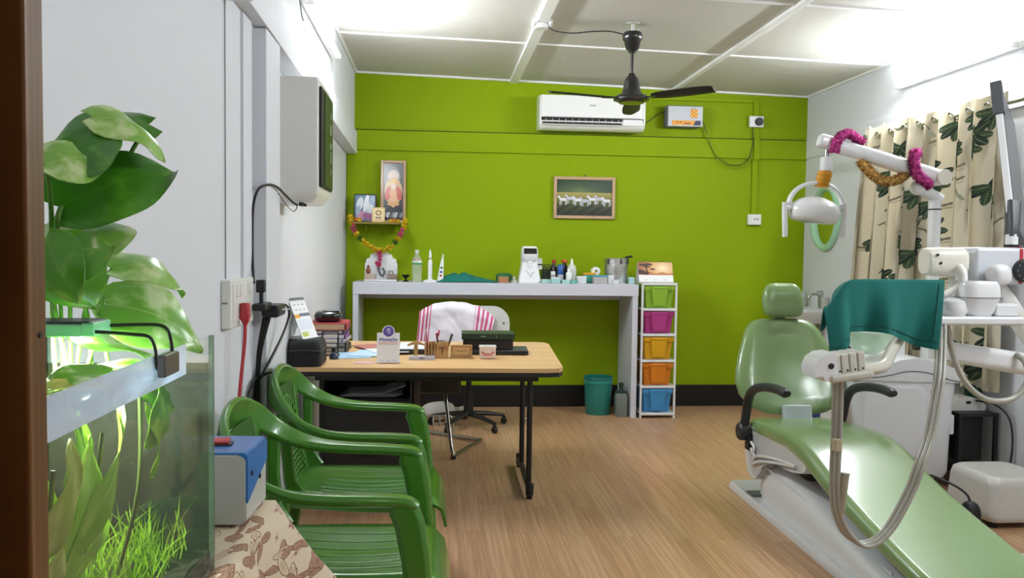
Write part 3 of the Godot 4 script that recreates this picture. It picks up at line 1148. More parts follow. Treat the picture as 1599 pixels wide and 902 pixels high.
func counter():
	var lam := gloss("d2d4de", 0.4, 0.25)
	var t := thing("long_counter", "long white laminate counter standing against the green wall", "counter", Vector3(0, 0, 0))
	var g := G.new()
	g.bb(Vector3(0.04, 1.03, 0.018), Vector3(2.415, CT, 0.54), 0.003)
	put("top", g, lam, t)
	for e in [[0.04, 0.085], [2.365, 2.413]]:
		g = G.new()
		g.bb(Vector3(e[0], 0.0, 0.018), Vector3(e[1], 1.03, 0.535), 0.002)
		put("side_panel", g, lam, t)
	g = G.new()
	g.bb(Vector3(0.085, 0.97, 0.02), Vector3(2.365, 1.03, 0.04), 0.002)
	put("back_rail", g, lam, t)

	var white := gloss("eff0f2", 0.35, 0.4)
	var black := hexm("121214", 0.4)
	var chrome := mat(Color("dcdcdc"), 0.34, 1.0)
	# little shrine
	t = thing("home_shrine", "small white stepped-arch shrine at the left end of the counter, under the garland", "shrine", Vector3(0.25, CT + 0.001, 0.27))
	g = G.new()
	var o := PackedVector2Array()
	for q in [[-0.137, 0], [-0.137, 0.15], [-0.128, 0.15], [-0.128, 0.175], [-0.115, 0.19], [-0.095, 0.195], [-0.095, 0.21], [-0.085, 0.225], [-0.06, 0.232], [-0.05, 0.245], [-0.02, 0.255]]:
		o.append(Vector2(q[0], q[1]))
	var m := o.size()
	for i in m:
		o.append(Vector2(-o[m - 1 - i].x, o[m - 1 - i].y))
	g.prism(o, 0.014, Transform3D(Basis.IDENTITY, Vector3(0, 0, -0.04)))
	put("back_panel", g, white, t)
	g = G.new()
	g.bb(Vector3(-0.137, 0, -0.045), Vector3(0.137, 0.012, 0.06), 0.003)
	put("base", g, white, t)
	g = G.new()
	g.bb(Vector3(-0.035, 0.012, -0.03), Vector3(0.045, 0.24, -0.012), 0.004)
	put("niche_panel", g, hexm("d5d7dc", 0.4), t)
	for s in [[-0.137, -0.045, "b7a497"], [0.055, 0.137, "8f7d70"]]:
		g = G.new()
		g.bb(Vector3(s[0], 0.012, -0.01), Vector3(s[1], 0.06, 0.035), 0.003)
		put("step", g, hexm(s[2], 0.5), t)
	g = G.new()
	g.blob(Vector3(-0.105, 0.085, 0.01), Vector3(0.02, 0.03, 0.015), 1, 1, Basis.IDENTITY, 14, 10)
	g.blob(Vector3(-0.105, 0.122, 0.01), Vector3(0.011, 0.013, 0.011), 1, 1, Basis.IDENTITY, 12, 8)
	put("figurine", g, hexm("8a4a34", 0.5), t, "small brown figurine")
	g = G.new()
	g.tube(curve([Vector3(-0.02, 0.125, 0.0), Vector3(-0.012, 0.07, 0.004), Vector3(0.015, 0.045, 0.006), Vector3(0.03, 0.08, 0.004), Vector3(0.012, 0.11, 0.0)]), 0.006, 8)
	put("dark_emblem", g, hexm("3d3a40", 0.4), t)
	g = G.new()
	g.blob(Vector3(-0.018, 0.14, 0.008), Vector3(0.022, 0.02, 0.014), 1, 1, Basis.IDENTITY, 14, 8)
	put("red_flower", g, hexm("b5222a", 0.7), t, "red flower")
	g = G.new()
	g.lathe([Vector2(0.0, 0.0), Vector2(0.018, 0.0), Vector2(0.02, 0.024), Vector2(0.014, 0.03), Vector2(0, 0.03)], Vector3(0.085, 0.06, 0.02))
	put("tiny_pot", g, chrome, t)
	# oil lamp
	t = thing("oil_lamp", "tiny dark metal oil lamp on the counter between shrine and water bottle", "oil lamp", Vector3(0.462, CT, 0.33))
	g = G.new()
	g.lathe([Vector2(0.0, 0.0), Vector2(0.03, 0.0), Vector2(0.024, 0.006), Vector2(0.007, 0.012), Vector2(0.007, 0.026), Vector2(0.03, 0.042), Vector2(0.036, 0.056), Vector2(0.03, 0.054), Vector2(0.0, 0.036)])
	put("bowl", g, mat(Color("2c2a22"), 0.35, 0.8), t)
	# water bottle
	t = bottle("water_bottle", "clear plastic bottle with a green and white label on the counter", Vector3(0.556, CT, 0.36), [Vector2(0, 0), Vector2(0.034, 0), Vector2(0.04, 0.01), Vector2(0.038, 0.05), Vector2(0.041, 0.06), Vector2(0.041, 0.17), Vector2(0.036, 0.195), Vector2(0.018, 0.222), Vector2(0.014, 0.232), Vector2(0.014, 0.25)], glass("dfe8dc", 0.28), [Vector2(0, 0.268), Vector2(0.016, 0.266), Vector2(0.016, 0.238), Vector2(0.0, 0.238)], hexm("cfd6d2", 0.4))
	for e in [[0.145, 0.16, "2f8f55"], [0.16, 0.178, "eef0ea"], [0.178, 0.19, "b04438"]]:
		g = G.new()
		g.lathe([Vector2(0.0418 - maxf(0.0, (e[0] - 0.165) * 0.2), e[0]), Vector2(0.0418 - maxf(0.0, (e[1] - 0.165) * 0.25), e[1])], Vector3.ZERO, Basis.IDENTITY, 20)
		put("label_band", g, hexm(e[2], 0.5), t)
	# two slim white stands
	t = thing("rocket_model", "taller of two white rocket-like models, upright on a broad base on the counter", "model", Vector3(0.666, CT, 0.36))
	g = G.new()
	g.prism(poly([-0.055, 0, 0.06, 0, 0.055, 0.012, 0.02, 0.02, 0.012, 0.034, -0.012, 0.034, -0.02, 0.02, -0.05, 0.012]), 0.08)
	put("base", g, white, t)
	g = G.new()
	g.lathe([Vector2(0.019, 0.03), Vector2(0.019, 0.165), Vector2(0.017, 0.175), Vector2(0.012, 0.18), Vector2(0.012, 0.23), Vector2(0.008, 0.255), Vector2(0.0, 0.278)], Vector3.ZERO, Basis.IDENTITY, 18)
	put("body", g, white, t)
	g = G.new()
	g.lathe([Vector2(0.0125, 0.19), Vector2(0.0125, 0.2)], Vector3.ZERO, Basis.IDENTITY, 18)
	put("ring_mark", g, hexm("b9a23a", 0.5), t)
	t = thing("rocket_model", "shorter tapering white rocket-like model with coloured dots beside the teal cloth", "model", Vector3(0.762, CT, 0.4))
	g = G.new()
	var rr := []
	for r in [[0.0, 0.052, 0.03], [0.03, 0.05, 0.03], [0.1, 0.038, 0.03], [0.16, 0.028, 0.026], [0.2, 0.014, 0.02], [0.235, 0.006, 0.008]]:
		rr.append(ring(Vector3(-0.012 + r[0] * 0.1, r[0], 0), Vector3(1, 0, 0), Vector3(0, 0, 1), r[1], r[2], 0.006))
	g.loft(rr)
	put("body", g, white, t)
	for e in [[0.055, "b32a2a"], [0.085, "2a3f9a"], [0.12, "2d6b3a"]]:
		g = G.new()
		g.blob(Vector3(-0.012 + e[0] * 0.1, e[0], 0.015), Vector3(0.011, 0.009, 0.002), 1, 1, Basis.IDENTITY, 12, 6)
		put("coloured_dot", g, hexm(e[1], 0.5), t)
	# crumpled teal cloth
	t = thing("teal_cloth", "crumpled teal cloth lying on the counter left of the white scanner", "cloth", Vector3(0.985, CT, 0.33))
	g = G.new()
	var nz := FastNoiseLite.new()
	nz.seed = 5
	nz.frequency = 7.0
	var rows := []
	for i in 17:
		var row := []
		for j in 31:
			var u := j / 30.0
			var w := i / 16.0
			var ed := minf(minf(u, 1 - u) * 6.0, minf(w, 1 - w) * 3.0)
			var h := 0.075 * smoothstep(0.0, 1.0, ed) * (0.62 + 0.38 * sin(u * 5.2 - 0.3)) * (0.75 + 0.5 * nz.get_noise_2d(u * 0.9, w * 0.5))
			row.append(Vector3((u - 0.5) * (0.50 + 0.03 * sin(w * 9.0)), maxf(0.004, h + 0.004), (w - 0.5) * 0.27 + 0.02 * sin(u * 8.0)))
		rows.append(row)
	g.slab(rows, 0.003, true)
	put("cloth", g, cloth_mat("0b6f66"), t)
	carton("small brown carton with an orange front on the counter beside the teal cloth", Vector3(1.285, CT, 0.36), Vector3(0.085, 0.05, 0.07), "b57a50", "9a8c5e")
	t = thing("green_pouch", "flat green pouch behind the small brown carton on the counter", "pouch", Vector3(1.30, CT, 0.24))
	g = G.new()
	g.blob(Vector3(0, 0.04, 0), Vector3(0.07, 0.038, 0.04), 0.6, 0.5)
	put("pouch", g, hexm("2c6a3c", 0.6), t)
	t = thing("silver_fitting", "small silver metal fitting on the counter beside the white scanner", "fitting", Vector3(1.375, CT, 0.36))
	g = G.new()
	g.lathe([Vector2(0, 0), Vector2(0.026, 0), Vector2(0.026, 0.02), Vector2(0.015, 0.03), Vector2(0.015, 0.05), Vector2(0.02, 0.055), Vector2(0, 0.056)], Vector3.ZERO, Basis.IDENTITY, 16)
	put("fitting", g, chrome, t)
	# white scanner
	t = thing("desktop_scanner", "white upright machine with black screen on its head, standing on the counter", "machine", Vector3(1.51, CT, 0.32))
	g = G.new()
	rr = []
	for r in [[0.0, 0.192, 0.14, 0.0], [0.02, 0.19, 0.14, 0.0], [0.1, 0.16, 0.125, -0.005], [0.17, 0.135, 0.11, -0.012], [0.22, 0.128, 0.11, -0.016]]:
		rr.append(ring(Vector3(0.0, r[0], r[3]), Vector3(1, 0, 0), Vector3(0, 0, 1), r[1], r[2], 0.02))
	g.loft(rr)
	put("base", g, white, t)
	g = G.new()
	rr = []
	for r in [[0.16, 0.12, 0.09, -0.02], [0.19, 0.14, 0.13, 0.0], [0.24, 0.142, 0.16, 0.008], [0.29, 0.135, 0.15, 0.0], [0.31, 0.115, 0.1, -0.012]]:
		rr.append(ring(Vector3(0.0, r[0], r[3]), Vector3(1, 0, 0), Vector3(0, 0, 1), r[1], r[2], 0.035))
	g.loft(rr)
	put("head", g, white, t)
	g = G.new()
	g.box(Vector3(0, 0.268, 0.079), Vector3(0.112, 0.05, 0.014), 0.006, Basis(Vector3(1, 0, 0), -0.22))
	put("screen", g, gloss("0a0a0c", 0.15, 1.0), t, "black screen")
	g = G.new()
	g.blob(Vector3(0, 0.16, 0.04), Vector3(0.022, 0.05, 0.02), 0.8, 0.8)
	put("nozzle", g, white, t)
	g = G.new()
	g.box(Vector3(0.085, 0.16, -0.01), Vector3(0.05, 0.1, 0.06), 0.008)
	put("side_unit", g, hexm("d9dad8", 0.45), t)
	g = G.new()
	g.box(Vector3(0.086, 0.155, 0.0225), Vector3(0.046, 0.01, 0.008), 0.002)
	put("side_slot", g, black, t)
	g = G.new()
	g.tube(curve([Vector3(-0.035, 0.1, 0.068), Vector3(-0.015, 0.085, 0.072), Vector3(0.005, 0.05, 0.074), Vector3(0.015, 0.08, 0.07), Vector3(0.035, 0.09, 0.066)]), 0.002, 6)
	put("printed_line", g, hexm("a9a9b0", 0.5), t)
	# wire basket
	t = thing("wire_basket", "dark grey wire mesh basket on the counter right of the white scanner", "basket", Vector3(1.69, CT, 0.2))
	g = G.new()
	for i in 7:
		var y := 0.006 + i * 0.024
		for s in [-1.0, 1.0]:
			g.tube([Vector3(-0.06, y, 0.04 * s), Vector3(0.06, y, 0.04 * s)], 0.0022, 5)
			g.tube([Vector3(0.06 * s, y, -0.04), Vector3(0.06 * s, y, 0.04)], 0.0022, 5)
	for i in 7:
		var x := -0.06 + i * 0.02
		for s in [-1.0, 1.0]:
			g.tube([Vector3(x, 0.004, 0.04 * s), Vector3(x, 0.15, 0.04 * s)], 0.0022, 5)
	put("mesh", g, mat(Color("4e504e"), 0.4, 0.6), t)
	g = G.new()
	g.box(Vector3(0, 0.06, 0), Vector3(0.1, 0.11, 0.06), 0.006)
	put("packet", g, hexm("55594c", 0.6), t)
	# bottles
	var grp := "medicine bottles on the counter"
	bottle("medicine_bottle", "black bottle with a red cap on the counter, left of the blue bottle", Vector3(1.735, CT, 0.24), [Vector2(0, 0), Vector2(0.028, 0), Vector2(0.03, 0.01), Vector2(0.03, 0.12), Vector2(0.014, 0.15), Vector2(0.012, 0.17)], hexm("1c1014", 0.3), [Vector2(0, 0.198), Vector2(0.017, 0.196), Vector2(0.018, 0.168), Vector2(0, 0.168)], hexm("b62a22", 0.4), grp)
	bottle("medicine_bottle", "blue bottle with a white foot standing between two dark bottles on the counter", Vector3(1.785, CT, 0.29), [Vector2(0, 0.07), Vector2(0.026, 0.07), Vector2(0.026, 0.15), Vector2(0.022, 0.155), Vector2(0, 0.156)], hexm("2154a8", 0.35), [Vector2(0, 0.0), Vector2(0.028, 0.0), Vector2(0.028, 0.07), Vector2(0, 0.07)], hexm("dfe3ea", 0.4), grp)
	bottle("medicine_bottle", "black bottle with an orange cap on the counter, right of the blue bottle", Vector3(1.83, CT, 0.22), [Vector2(0, 0), Vector2(0.03, 0), Vector2(0.032, 0.01), Vector2(0.032, 0.12), Vector2(0.018, 0.155), Vector2(0.014, 0.17)], hexm("1d1417", 0.3), [Vector2(0, 0.198), Vector2(0.026, 0.196), Vector2(0.028, 0.176), Vector2(0.014, 0.168), Vector2(0, 0.168)], hexm("c8501e", 0.4), grp)
	bottle("medicine_bottle", "tall translucent white bottle with a pointed cap on the counter beside the dark bottles", Vector3(1.885, CT, 0.28), [Vector2(0, 0), Vector2(0.038, 0), Vector2(0.04, 0.012), Vector2(0.04, 0.12), Vector2(0.03, 0.15), Vector2(0.014, 0.16)], gloss("d6d8d6", 0.3, 0.4), [Vector2(0, 0.21), Vector2(0.006, 0.206), Vector2(0.012, 0.18), Vector2(0.016, 0.158), Vector2(0, 0.158)], gloss("e6e6e4", 0.3, 0.4), grp)
	bottle("medicine_bottle", "squat white bottle with a grey cap on the counter, in front of the black bottles", Vector3(1.715, CT, 0.34), [Vector2(0, 0), Vector2(0.024, 0), Vector2(0.024, 0.06), Vector2(0.018, 0.07)], hexm("8e9496", 0.4), [Vector2(0, 0.1), Vector2(0.02, 0.098), Vector2(0.02, 0.07), Vector2(0, 0.07)], hexm("e4e5e2", 0.4), grp)
	bottle("medicine_bottle", "white bottle with a white screw cap in front of the tall translucent bottle", Vector3(1.85, CT, 0.36), [Vector2(0, 0), Vector2(0.026, 0), Vector2(0.028, 0.01), Vector2(0.028, 0.085), Vector2(0.016, 0.1)], gloss("e9e9e6", 0.3, 0.4), [Vector2(0, 0.128), Vector2(0.015, 0.126), Vector2(0.016, 0.098), Vector2(0, 0.098)], gloss("f3f3f0", 0.3, 0.4), grp)
	grp = "small packets along the counter front"
	carton("pale teal packet nearest the white scanner in the row along the counter", Vector3(1.642, CT, 0.42), Vector3(0.075, 0.032, 0.06), "a9cfc8", "c6e0da", 0.1, grp)
	carton("white packet with a teal foot, second from the scanner in the counter row", Vector3(1.722, CT, 0.44), Vector3(0.075, 0.05, 0.06), "9dcac6", "e8ecec", -0.1, grp)
	carton("pale blue green packet in front of the squat white bottle on the counter", Vector3(1.806, CT, 0.45), Vector3(0.07, 0.03, 0.06), "a8d4d0", "bfe0dc", 0.15, grp)
	carton("flat teal packet below the tall translucent bottle on the counter", Vector3(1.876, CT, 0.46), Vector3(0.055, 0.026, 0.05), "6fb5a6", "8cc6ba", 0.0, grp)
	carton("white carton right of the tall translucent bottle on the counter", Vector3(1.945, CT, 0.43), Vector3(0.075, 0.062, 0.05), "d9dce2", "f0f1f2", 0.1, grp)
	carton("teal carton with an orange top on the counter left of the white roll", Vector3(2.03, CT, 0.33), Vector3(0.10, 0.09, 0.07), "4aa08c", "eaa21e", 0.0, grp)
	t = thing("adhesive_roll", "white tissue roll lying on the counter behind the blue striped box", "roll", Vector3(2.09, CT + 0.104, 0.30))
	g = G.new()
	var bz := Basis(Vector3(1, 0, 0), PI / 2)
	g.lathe([Vector2(0.012, -0.03), Vector2(0.036, -0.03), Vector2(0.036, 0.03), Vector2(0.012, 0.03), Vector2(0.012, -0.03)], Vector3(0, 0, 0), bz)
	put("roll", g, hexm("ecebe6", 0.7), t)
	g = G.new()
	g.box(Vector3(0, -0.068, 0), Vector3(0.06, 0.07, 0.06), 0.004)
	put("stand", g, hexm("dcdad2", 0.6), t)
	carton("grey box with a blue top stripe on the counter left of the steel pot", Vector3(2.105, CT, 0.42), Vector3(0.115, 0.07, 0.08), "b9b3b2", "4fa0b4", 0.0, grp)
	carton("white box with a dark window on the counter right beside the blue striped box", Vector3(2.196, CT, 0.42), Vector3(0.05, 0.07, 0.06), "dfe2e2", "e6e8e8", 0.0, grp)
	carton("pale blue cube box on the counter right of the steel pot", Vector3(2.382, CT, 0.4), Vector3(0.045, 0.055, 0.05), "a7cdd2", "b8dade", 0.0, grp)
	# steel pot
	t = thing("steel_pot", "tall round stainless steel pot with clamps on the counter beside the drawer tower", "pot", Vector3(2.272, CT, 0.3))
	g = G.new()
	g.lathe([Vector2(0, 0), Vector2(0.098, 0), Vector2(0.1, 0.004), Vector2(0.1, 0.15), Vector2(0.105, 0.152), Vector2(0.105, 0.157), Vector2(0.1, 0.159), Vector2(0.1, 0.205), Vector2(0.106, 0.209), Vector2(0.106, 0.214), Vector2(0.1, 0.217), Vector2(0.0, 0.222)], Vector3.ZERO, Basis.IDENTITY, 44)
	put("pot_body", g, chrome, t)
	for s in [-0.085, 0.02, 0.09]:
		g = G.new()
		var zz := sqrt(0.0115 - s * s)
		g.box(Vector3(s, 0.19, zz), Vector3(0.012, 0.05, 0.01), 0.003)
		put("clamp", g, mat(Color("5c5d5e"), 0.3, 0.9), t)
	g = G.new()
	g.tube([Vector3(0.07, 0.222, 0.03), Vector3(0.13, 0.235, 0.05)], 0.009, 10)
	put("lid_handle", g, black, t, "black lid handle")
	g = G.new()
	g.tube([Vector3(-0.104, 0.02, 0.04), Vector3(-0.104, 0.2, 0.04)], 0.004, 8)
	put("wire_bail", g, mat(Color("6e6f70"), 0.3, 0.9), t)
	t = thing("white_cup", "small white cup in front of the steel pot on the counter", "cup", Vector3(2.235, CT, 0.46))
	g = G.new()
	g.lathe([Vector2(0, 0), Vector2(0.02, 0), Vector2(0.034, 0.03), Vector2(0.036, 0.034), Vector2(0.03, 0.032), Vector2(0.018, 0.006), Vector2(0, 0.006)])
	put("cup", g, white, t)

	# drawer tower
	t = thing("drawer_tower", "narrow white plastic rack of five coloured drawers right of the counter", "drawer tower", Vector3(2.59, 0, 0.39))
	var pl := gloss("e8e9ea", 0.35, 0.4)
	for sx in [-1.0, 1.0]:
		for sz in [-1.0, 1.0]:
			g = G.new()
			g.bb(Vector3(0.136 * sx, 0.0, 0.155 * sz), Vector3(0.154 * sx, 1.13, 0.172 * sz), 0.004)
			put("post", g, pl, t)
	var ys := [0.045, 0.275, 0.495, 0.715, 0.93, 1.145]
	for y in ys:
		g = G.new()
		g.box(Vector3(0, y - 0.006, 0), Vector3(0.306, 0.014, 0.344), 0.005)
		g.box(Vector3(0, y - 0.01, 0.168), Vector3(0.306, 0.022, 0.012), 0.004)
		put("shelf", g, pl, t)
	var cols := [["3f93d0", "blue"], ["d97f1a", "orange"], ["dba51c", "yellow"], ["b23a86", "magenta"], ["8fbb38", "lime green"]]
	for k in 5:
		var y0: float = ys[k] + 0.004
		var h: float = ys[k + 1] - ys[k] - 0.032
		g = G.new()
		var m2 := gloss(cols[k][0], 0.35, 0.3)
		rr = []
		for r in [[0.0, 0.216, 0.28], [h * 0.8, 0.25, 0.31], [h * 0.8, 0.266, 0.33], [h, 0.27, 0.332]]:
			rr.append(ring(Vector3(0, y0 + r[0], 0), Vector3(1, 0, 0), Vector3(0, 0, 1), r[1], r[2], 0.012))
		g.loft(rr)
		var dr := put("drawer", g, m2, t, cols[k][1] + " plastic drawer")
		g = G.new()
		g.prism(poly([-0.07, h * 0.9, 0.07, h * 0.9, 0.05, 0.02, -0.05, 0.02]), 0.012, Transform3D(Basis(Vector3(1, 0, 0), 0.08), Vector3(0, y0, 0.158)))
		put("front_rib", g, m2, dr)
		g = G.new()
		g.box(Vector3(0, y0 + h * 0.93, 0.172), Vector3(0.14, 0.02, 0.02), 0.006)
		put("handle", g, m2, dr)
	# tent calendar on the tower
	var im := canvas(160, 140, Color("f2f2f2"))
	for y in 92:
		for x in 160:
			var d := Vector2(x - 112, y - 42).length()
			var c := Color("fff0c4").lerp(Color("e0a368"), clampf(d / 60.0, 0, 1)).lerp(Color("8a4a30"), clampf((d - 55) / 80.0, 0, 1))
			if y > 76 + 5.0 * sin(x * 0.1):
				c = Color("c98252")
			im.set_pixel(x, y, c)
	stroke(im, [Vector2(38, 88), Vector2(40, 60), Vector2(34, 34)], 3.0, Color("33221c"))
	for e in [[24, 22, 20, 9], [48, 16, 18, 8], [40, 32, 16, 6], [66, 50, 12, 6], [10, 70, 22, 16], [30, 76, 20, 12]]:
		disc(im, e[0], e[1], e[2], e[3], Color("4b3024"), 0.2)
	for k in 3:
		im.fill_rect(Rect2i(24 + k * 44, 124, 18, 3), Color("b9bcc4"))
	t = thing("tent_calendar", "tent calendar with a sunset picture on top of the drawer tower", "calendar", Vector3(2.59, 1.147, 0.38))
	for s in [1.0, -1.0]:
		var q := put("card", print_plate(0.30, 0.178, 0.003), tex(im, 0.4) if s > 0 else hexm("e6e6e6", 0.6), t)
		q.position = Vector3(0, 0.086, 0.035 * s)
		q.rotation.x = -0.33 * s
	g = G.new()
	for k in 15:
		g.tube([Vector3(-0.13 + k * 0.0186, 0.165, 0.01), Vector3(-0.13 + k * 0.0186, 0.178, 0.0), Vector3(-0.13 + k * 0.0186, 0.165, -0.01)], 0.0018, 5)
	put("wire_binding", g, mat(Color("8e8e90"), 0.3, 0.9), t)
	g = G.new()
	g.box(Vector3(0, 0.004, 0), Vector3(0.30, 0.003, 0.12), 0.001)
	put("foot_card", g, hexm("e6e6e6", 0.6), t)
	# bucket and jar
	t = thing("waste_bin", "teal plastic bucket bin on the floor at the counter's right end", "bin", Vector3(2.125, 0, 0.33))
	var tl := gloss("1d8177", 0.4, 0.3)
	g = G.new()
	g.lathe([Vector2(0, 0), Vector2(0.104, 0), Vector2(0.108, 0.006), Vector2(0.12, 0.262), Vector2(0.124, 0.266), Vector2(0.125, 0.285), Vector2(0.122, 0.29), Vector2(0.124, 0.312), Vector2(0.128, 0.316), Vector2(0.126, 0.322), Vector2(0.12, 0.32), Vector2(0.103, 0.012), Vector2(0, 0.012)], Vector3.ZERO, Basis.IDENTITY, 44)
	put("bucket", g, tl, t)
	g = G.new()
	g.lathe([Vector2(0, 0.2), Vector2(0.1, 0.205), Vector2(0.105, 0.22)], Vector3.ZERO, Basis.IDENTITY, 20)
	put("liner", g, hexm("174b47", 0.5), t)
	t = thing("glass_jar", "small grey see-through jar on the floor between the teal bin and the counter panel", "jar", Vector3(2.298, 0, 0.46))
	g = G.new()
	rr = []
	for r in [[0.0, 0.096], [0.01, 0.104], [0.17, 0.106], [0.19, 0.095], [0.2, 0.088]]:
		rr.append(ring(Vector3(0, r[0], 0), Vector3(1, 0, 0), Vector3(0, 0, 1), r[1], r[1], 0.02))
	g.loft(rr)
	put("jar_body", g, glass("9aa7a2", 0.5, 0.12), t)
	g = G.new()
	g.blob(Vector3(0, 0.09, 0), Vector3(0.04, 0.08, 0.04), 0.7, 0.7)
	put("contents", g, hexm("4a5350", 0.8), t)
	g = G.new()
	g.lathe([Vector2(0.045, 0.2), Vector2(0.047, 0.215), Vector2(0.02, 0.222), Vector2(0.016, 0.24), Vector2(0.022, 0.285), Vector2(0.0, 0.29)], Vector3.ZERO, Basis.IDENTITY, 18)
	put("stopper", g, hexm("1e3a34", 0.5), t, "dark green stopper")

func cloth_mat(c: String, scale := 18.0) -> StandardMaterial3D:
	var m := mat(Color(c), 0.85, 0.0, "cloth")
	if not m.rim_enabled:
		m.rim_enabled = true
		m.rim = 0.25
		m.rim_tint = 0.5
		rough_up(m, noise_tex(31, 0.08, true, 128), scale, 0.35)
	return m

# ---------------------------------------------------------------- desk and what is on it
const DT := 0.775

func desk():
	var turn := 0.052
	var wm := tex(wood_image(512, 256, Color("e0bd8e"), Color("cda36f"), 41), 0.4)
	var black := hexm("161515", 0.45)
	var t := thing("desk", "office desk with a pale wood top and black steel frame, standing left of centre", "desk", Vector3.ZERO)
	var g := G.new()
	var outline := poly([-0.03, -3.0, 1.30, -3.06, 1.372, -3.045, 1.40, -2.98, 1.475, -1.86, 1.455, -1.78, 1.40, -1.755, 0.03, -1.70])
	var flat := Transform3D(Basis(Vector3(1, 0, 0), -PI / 2), Vector3(0, DT - 0.011, 0))
	g.prism(outline, 0.022, flat)
	put("top", g, wm, t)
	g = G.new()
	g.prism(Geometry2D.offset_polygon(outline, -0.002)[0], 0.024, Transform3D(flat.basis, Vector3(0, DT - 0.034, 0)))
	put("edge_band", g, black, t)
	g = G.new()
	g.box(Vector3(0.67, 0.705, 2.86), Vector3(1.22, 0.045, 0.03), 0.004, Basis(V, -0.045))
	put("apron", g, black, t)
	g = G.new()
	g.box(Vector3(0.72, 0.705, 1.95), Vector3(1.22, 0.045, 0.03), 0.004, Basis(V, -0.045))
	put("apron", g, black, t)
	for e in [1.255, 0.09]:
		g = G.new()
		g.tube([Vector3(e - 0.005, 0.05, 2.74), Vector3(e - 0.005, 0.735, 2.74)], 0.016, 12)
		put("leg", g, black, t)
		g = G.new()
		g.tube([Vector3(e + 0.005, 0.07, 2.25), Vector3(e + 0.005, 0.735, 2.25)], 0.016, 12)
		put("leg", g, black, t)
		g = G.new()
		g.tube([Vector3(e - 0.006, 0.055, 2.80), Vector3(e + 0.008, 0.055, 2.1)], 0.019, 12)
		put("foot_bar", g, black, t)
		for z in [2.80, 2.1]:
			g = G.new()
			g.lathe([Vector2(0, 0), Vector2(0.016, 0), Vector2(0.018, 0.02), Vector2(0.022, 0.024), Vector2(0.024, 0.085), Vector2(0.018, 0.09), Vector2(0, 0.09)], Vector3(e - 0.006 + (2.8 - z) * 0.02, 0, z), Basis.IDENTITY, 16)
			put("foot_cap", g, black, t)
	# drawer cabinet under the left side
	t = thing("drawer_cabinet", "black drawer cabinet with an open paper shelf under the left end of the desk", "cabinet", Vector3(0.335, 0, 2.48))
	var bm := hexm("1b1a1b", 0.5)
	g = G.new()
	g.bb(Vector3(-0.25, 0.03, -0.25), Vector3(0.25, 0.56, 0.25), 0.004)
	for s in [-1.0, 1.0]:
		g.bb(Vector3(0.25 * s, 0.56, -0.25), Vector3(0.235 * s, 0.70, 0.25), 0.002)
	g.bb(Vector3(-0.25, 0.56, -0.25), Vector3(0.25, 0.70, -0.235), 0.002)
	put("body", g, bm, t)
	for k in 2:
		g = G.new()
		g.box(Vector3(0, 0.17 + k * 0.26, 0.257), Vector3(0.48, 0.245, 0.016), 0.005)
		var d := put("drawer", g, hexm("232223", 0.45), t)
		g = G.new()
		g.box(Vector3(0, 0.25 + k * 0.26, 0.27), Vector3(0.14, 0.014, 0.016), 0.004)
		put("handle", g, black, d)
	g = G.new()
	g.box(Vector3(0.27, 0.35, 0.0), Vector3(0.03, 0.7, 0.48), 0.004)
	put("side_board", g, hexm("3a2c24", 0.5), t, "dark brown side board")
	t = thing("paper_stack", "loose white papers in the open shelf under the desk", "papers", Vector3(0.34, 0.561, 2.55))
	for k in 4:
		g = G.new()
		var rows := []
		for i in 2:
			var row := []
			for j in 6:
				var u := j / 5.0
				var cu := 0.0
				if k == 3 and j > 3:
					cu = (j - 3) * 0.022
				row.append(Vector3((u - 0.5) * 0.32, 0.003 + k * 0.005 + cu, (i - 0.5) * 0.26))
			rows.append(row)
		g.slab(rows, 0.0015, true)
		var o := put("sheet", g, hexm("d5d7d9" if k < 3 else "f0f1f0", 0.7), t)
		o.rotation.y = -0.08 + k * 0.05
		o.position.x = k * 0.012
	# black case at the left end
	t = thing("black_case", "black soft zipped case at the left front corner of the desk", "case", Vector3(0.028, DT, 2.85))
	g = G.new()
	var rr := []
	for r in [[0.0, 0.16, 0.26], [0.01, 0.17, 0.28], [0.09, 0.17, 0.28], [0.125, 0.155, 0.26], [0.14, 0.13, 0.22]]:
		rr.append(ring(Vector3(-0.004, r[0], 0), Vector3(1, 0, 0), Vector3(0, 0, 1), r[1], r[2], 0.03))
	g.loft(rr)
	put("body", g, cloth_mat("17171a"), t)
	g = G.new()
	g.tube(curve([Vector3(-0.08, 0.085, 0.142), Vector3(0.0, 0.087, 0.143), Vector3(0.07, 0.085, 0.142), Vector3(0.083, 0.085, 0.12), Vector3(0.083, 0.085, -0.1)]), 0.003, 6)
	put("zip", g, hexm("2c2c30", 0.4), t)
	# desk calendar leaning over the case
	var im := canvas(90, 180, Color("eceef0"))
	im.fill_rect(Rect2i(0, 0, 90, 12), Color("50535c"))
	for e in [[16, 30], [40, 30], [64, 30], [16, 52], [40, 52], [64, 52]]:
		im.fill_rect(Rect2i(e[0], e[1], 12, 4), Color("8f949c"))
	im.fill_rect(Rect2i(0, 74, 30, 16), Color("e3a23a"))
	im.fill_rect(Rect2i(30, 70, 60, 14), Color("6a7482"))
	im.fill_rect(Rect2i(8, 96, 74, 46), Color("dde2f2"))
	im.fill_rect(Rect2i(8, 152, 34, 20), Color("bcc65c"))
	t = thing("desk_calendar", "tilted desk calendar card propped on the black case by the wall", "calendar", Vector3(-0.004, DT + 0.141, 2.85), 1.12)
	var q := put("card", print_plate(0.14, 0.235, 0.004), tex(im, 0.4), t)
	q.position = Vector3(0, 0.108, 0.0)
	q.rotation = Vector3(-0.42, 0, 0)
	g = G.new()
	g.box(Vector3(0, 0.08, -0.075), Vector3(0.15, 0.21, 0.004), 0.001, Basis(Vector3(1, 0, 0), 0.42))
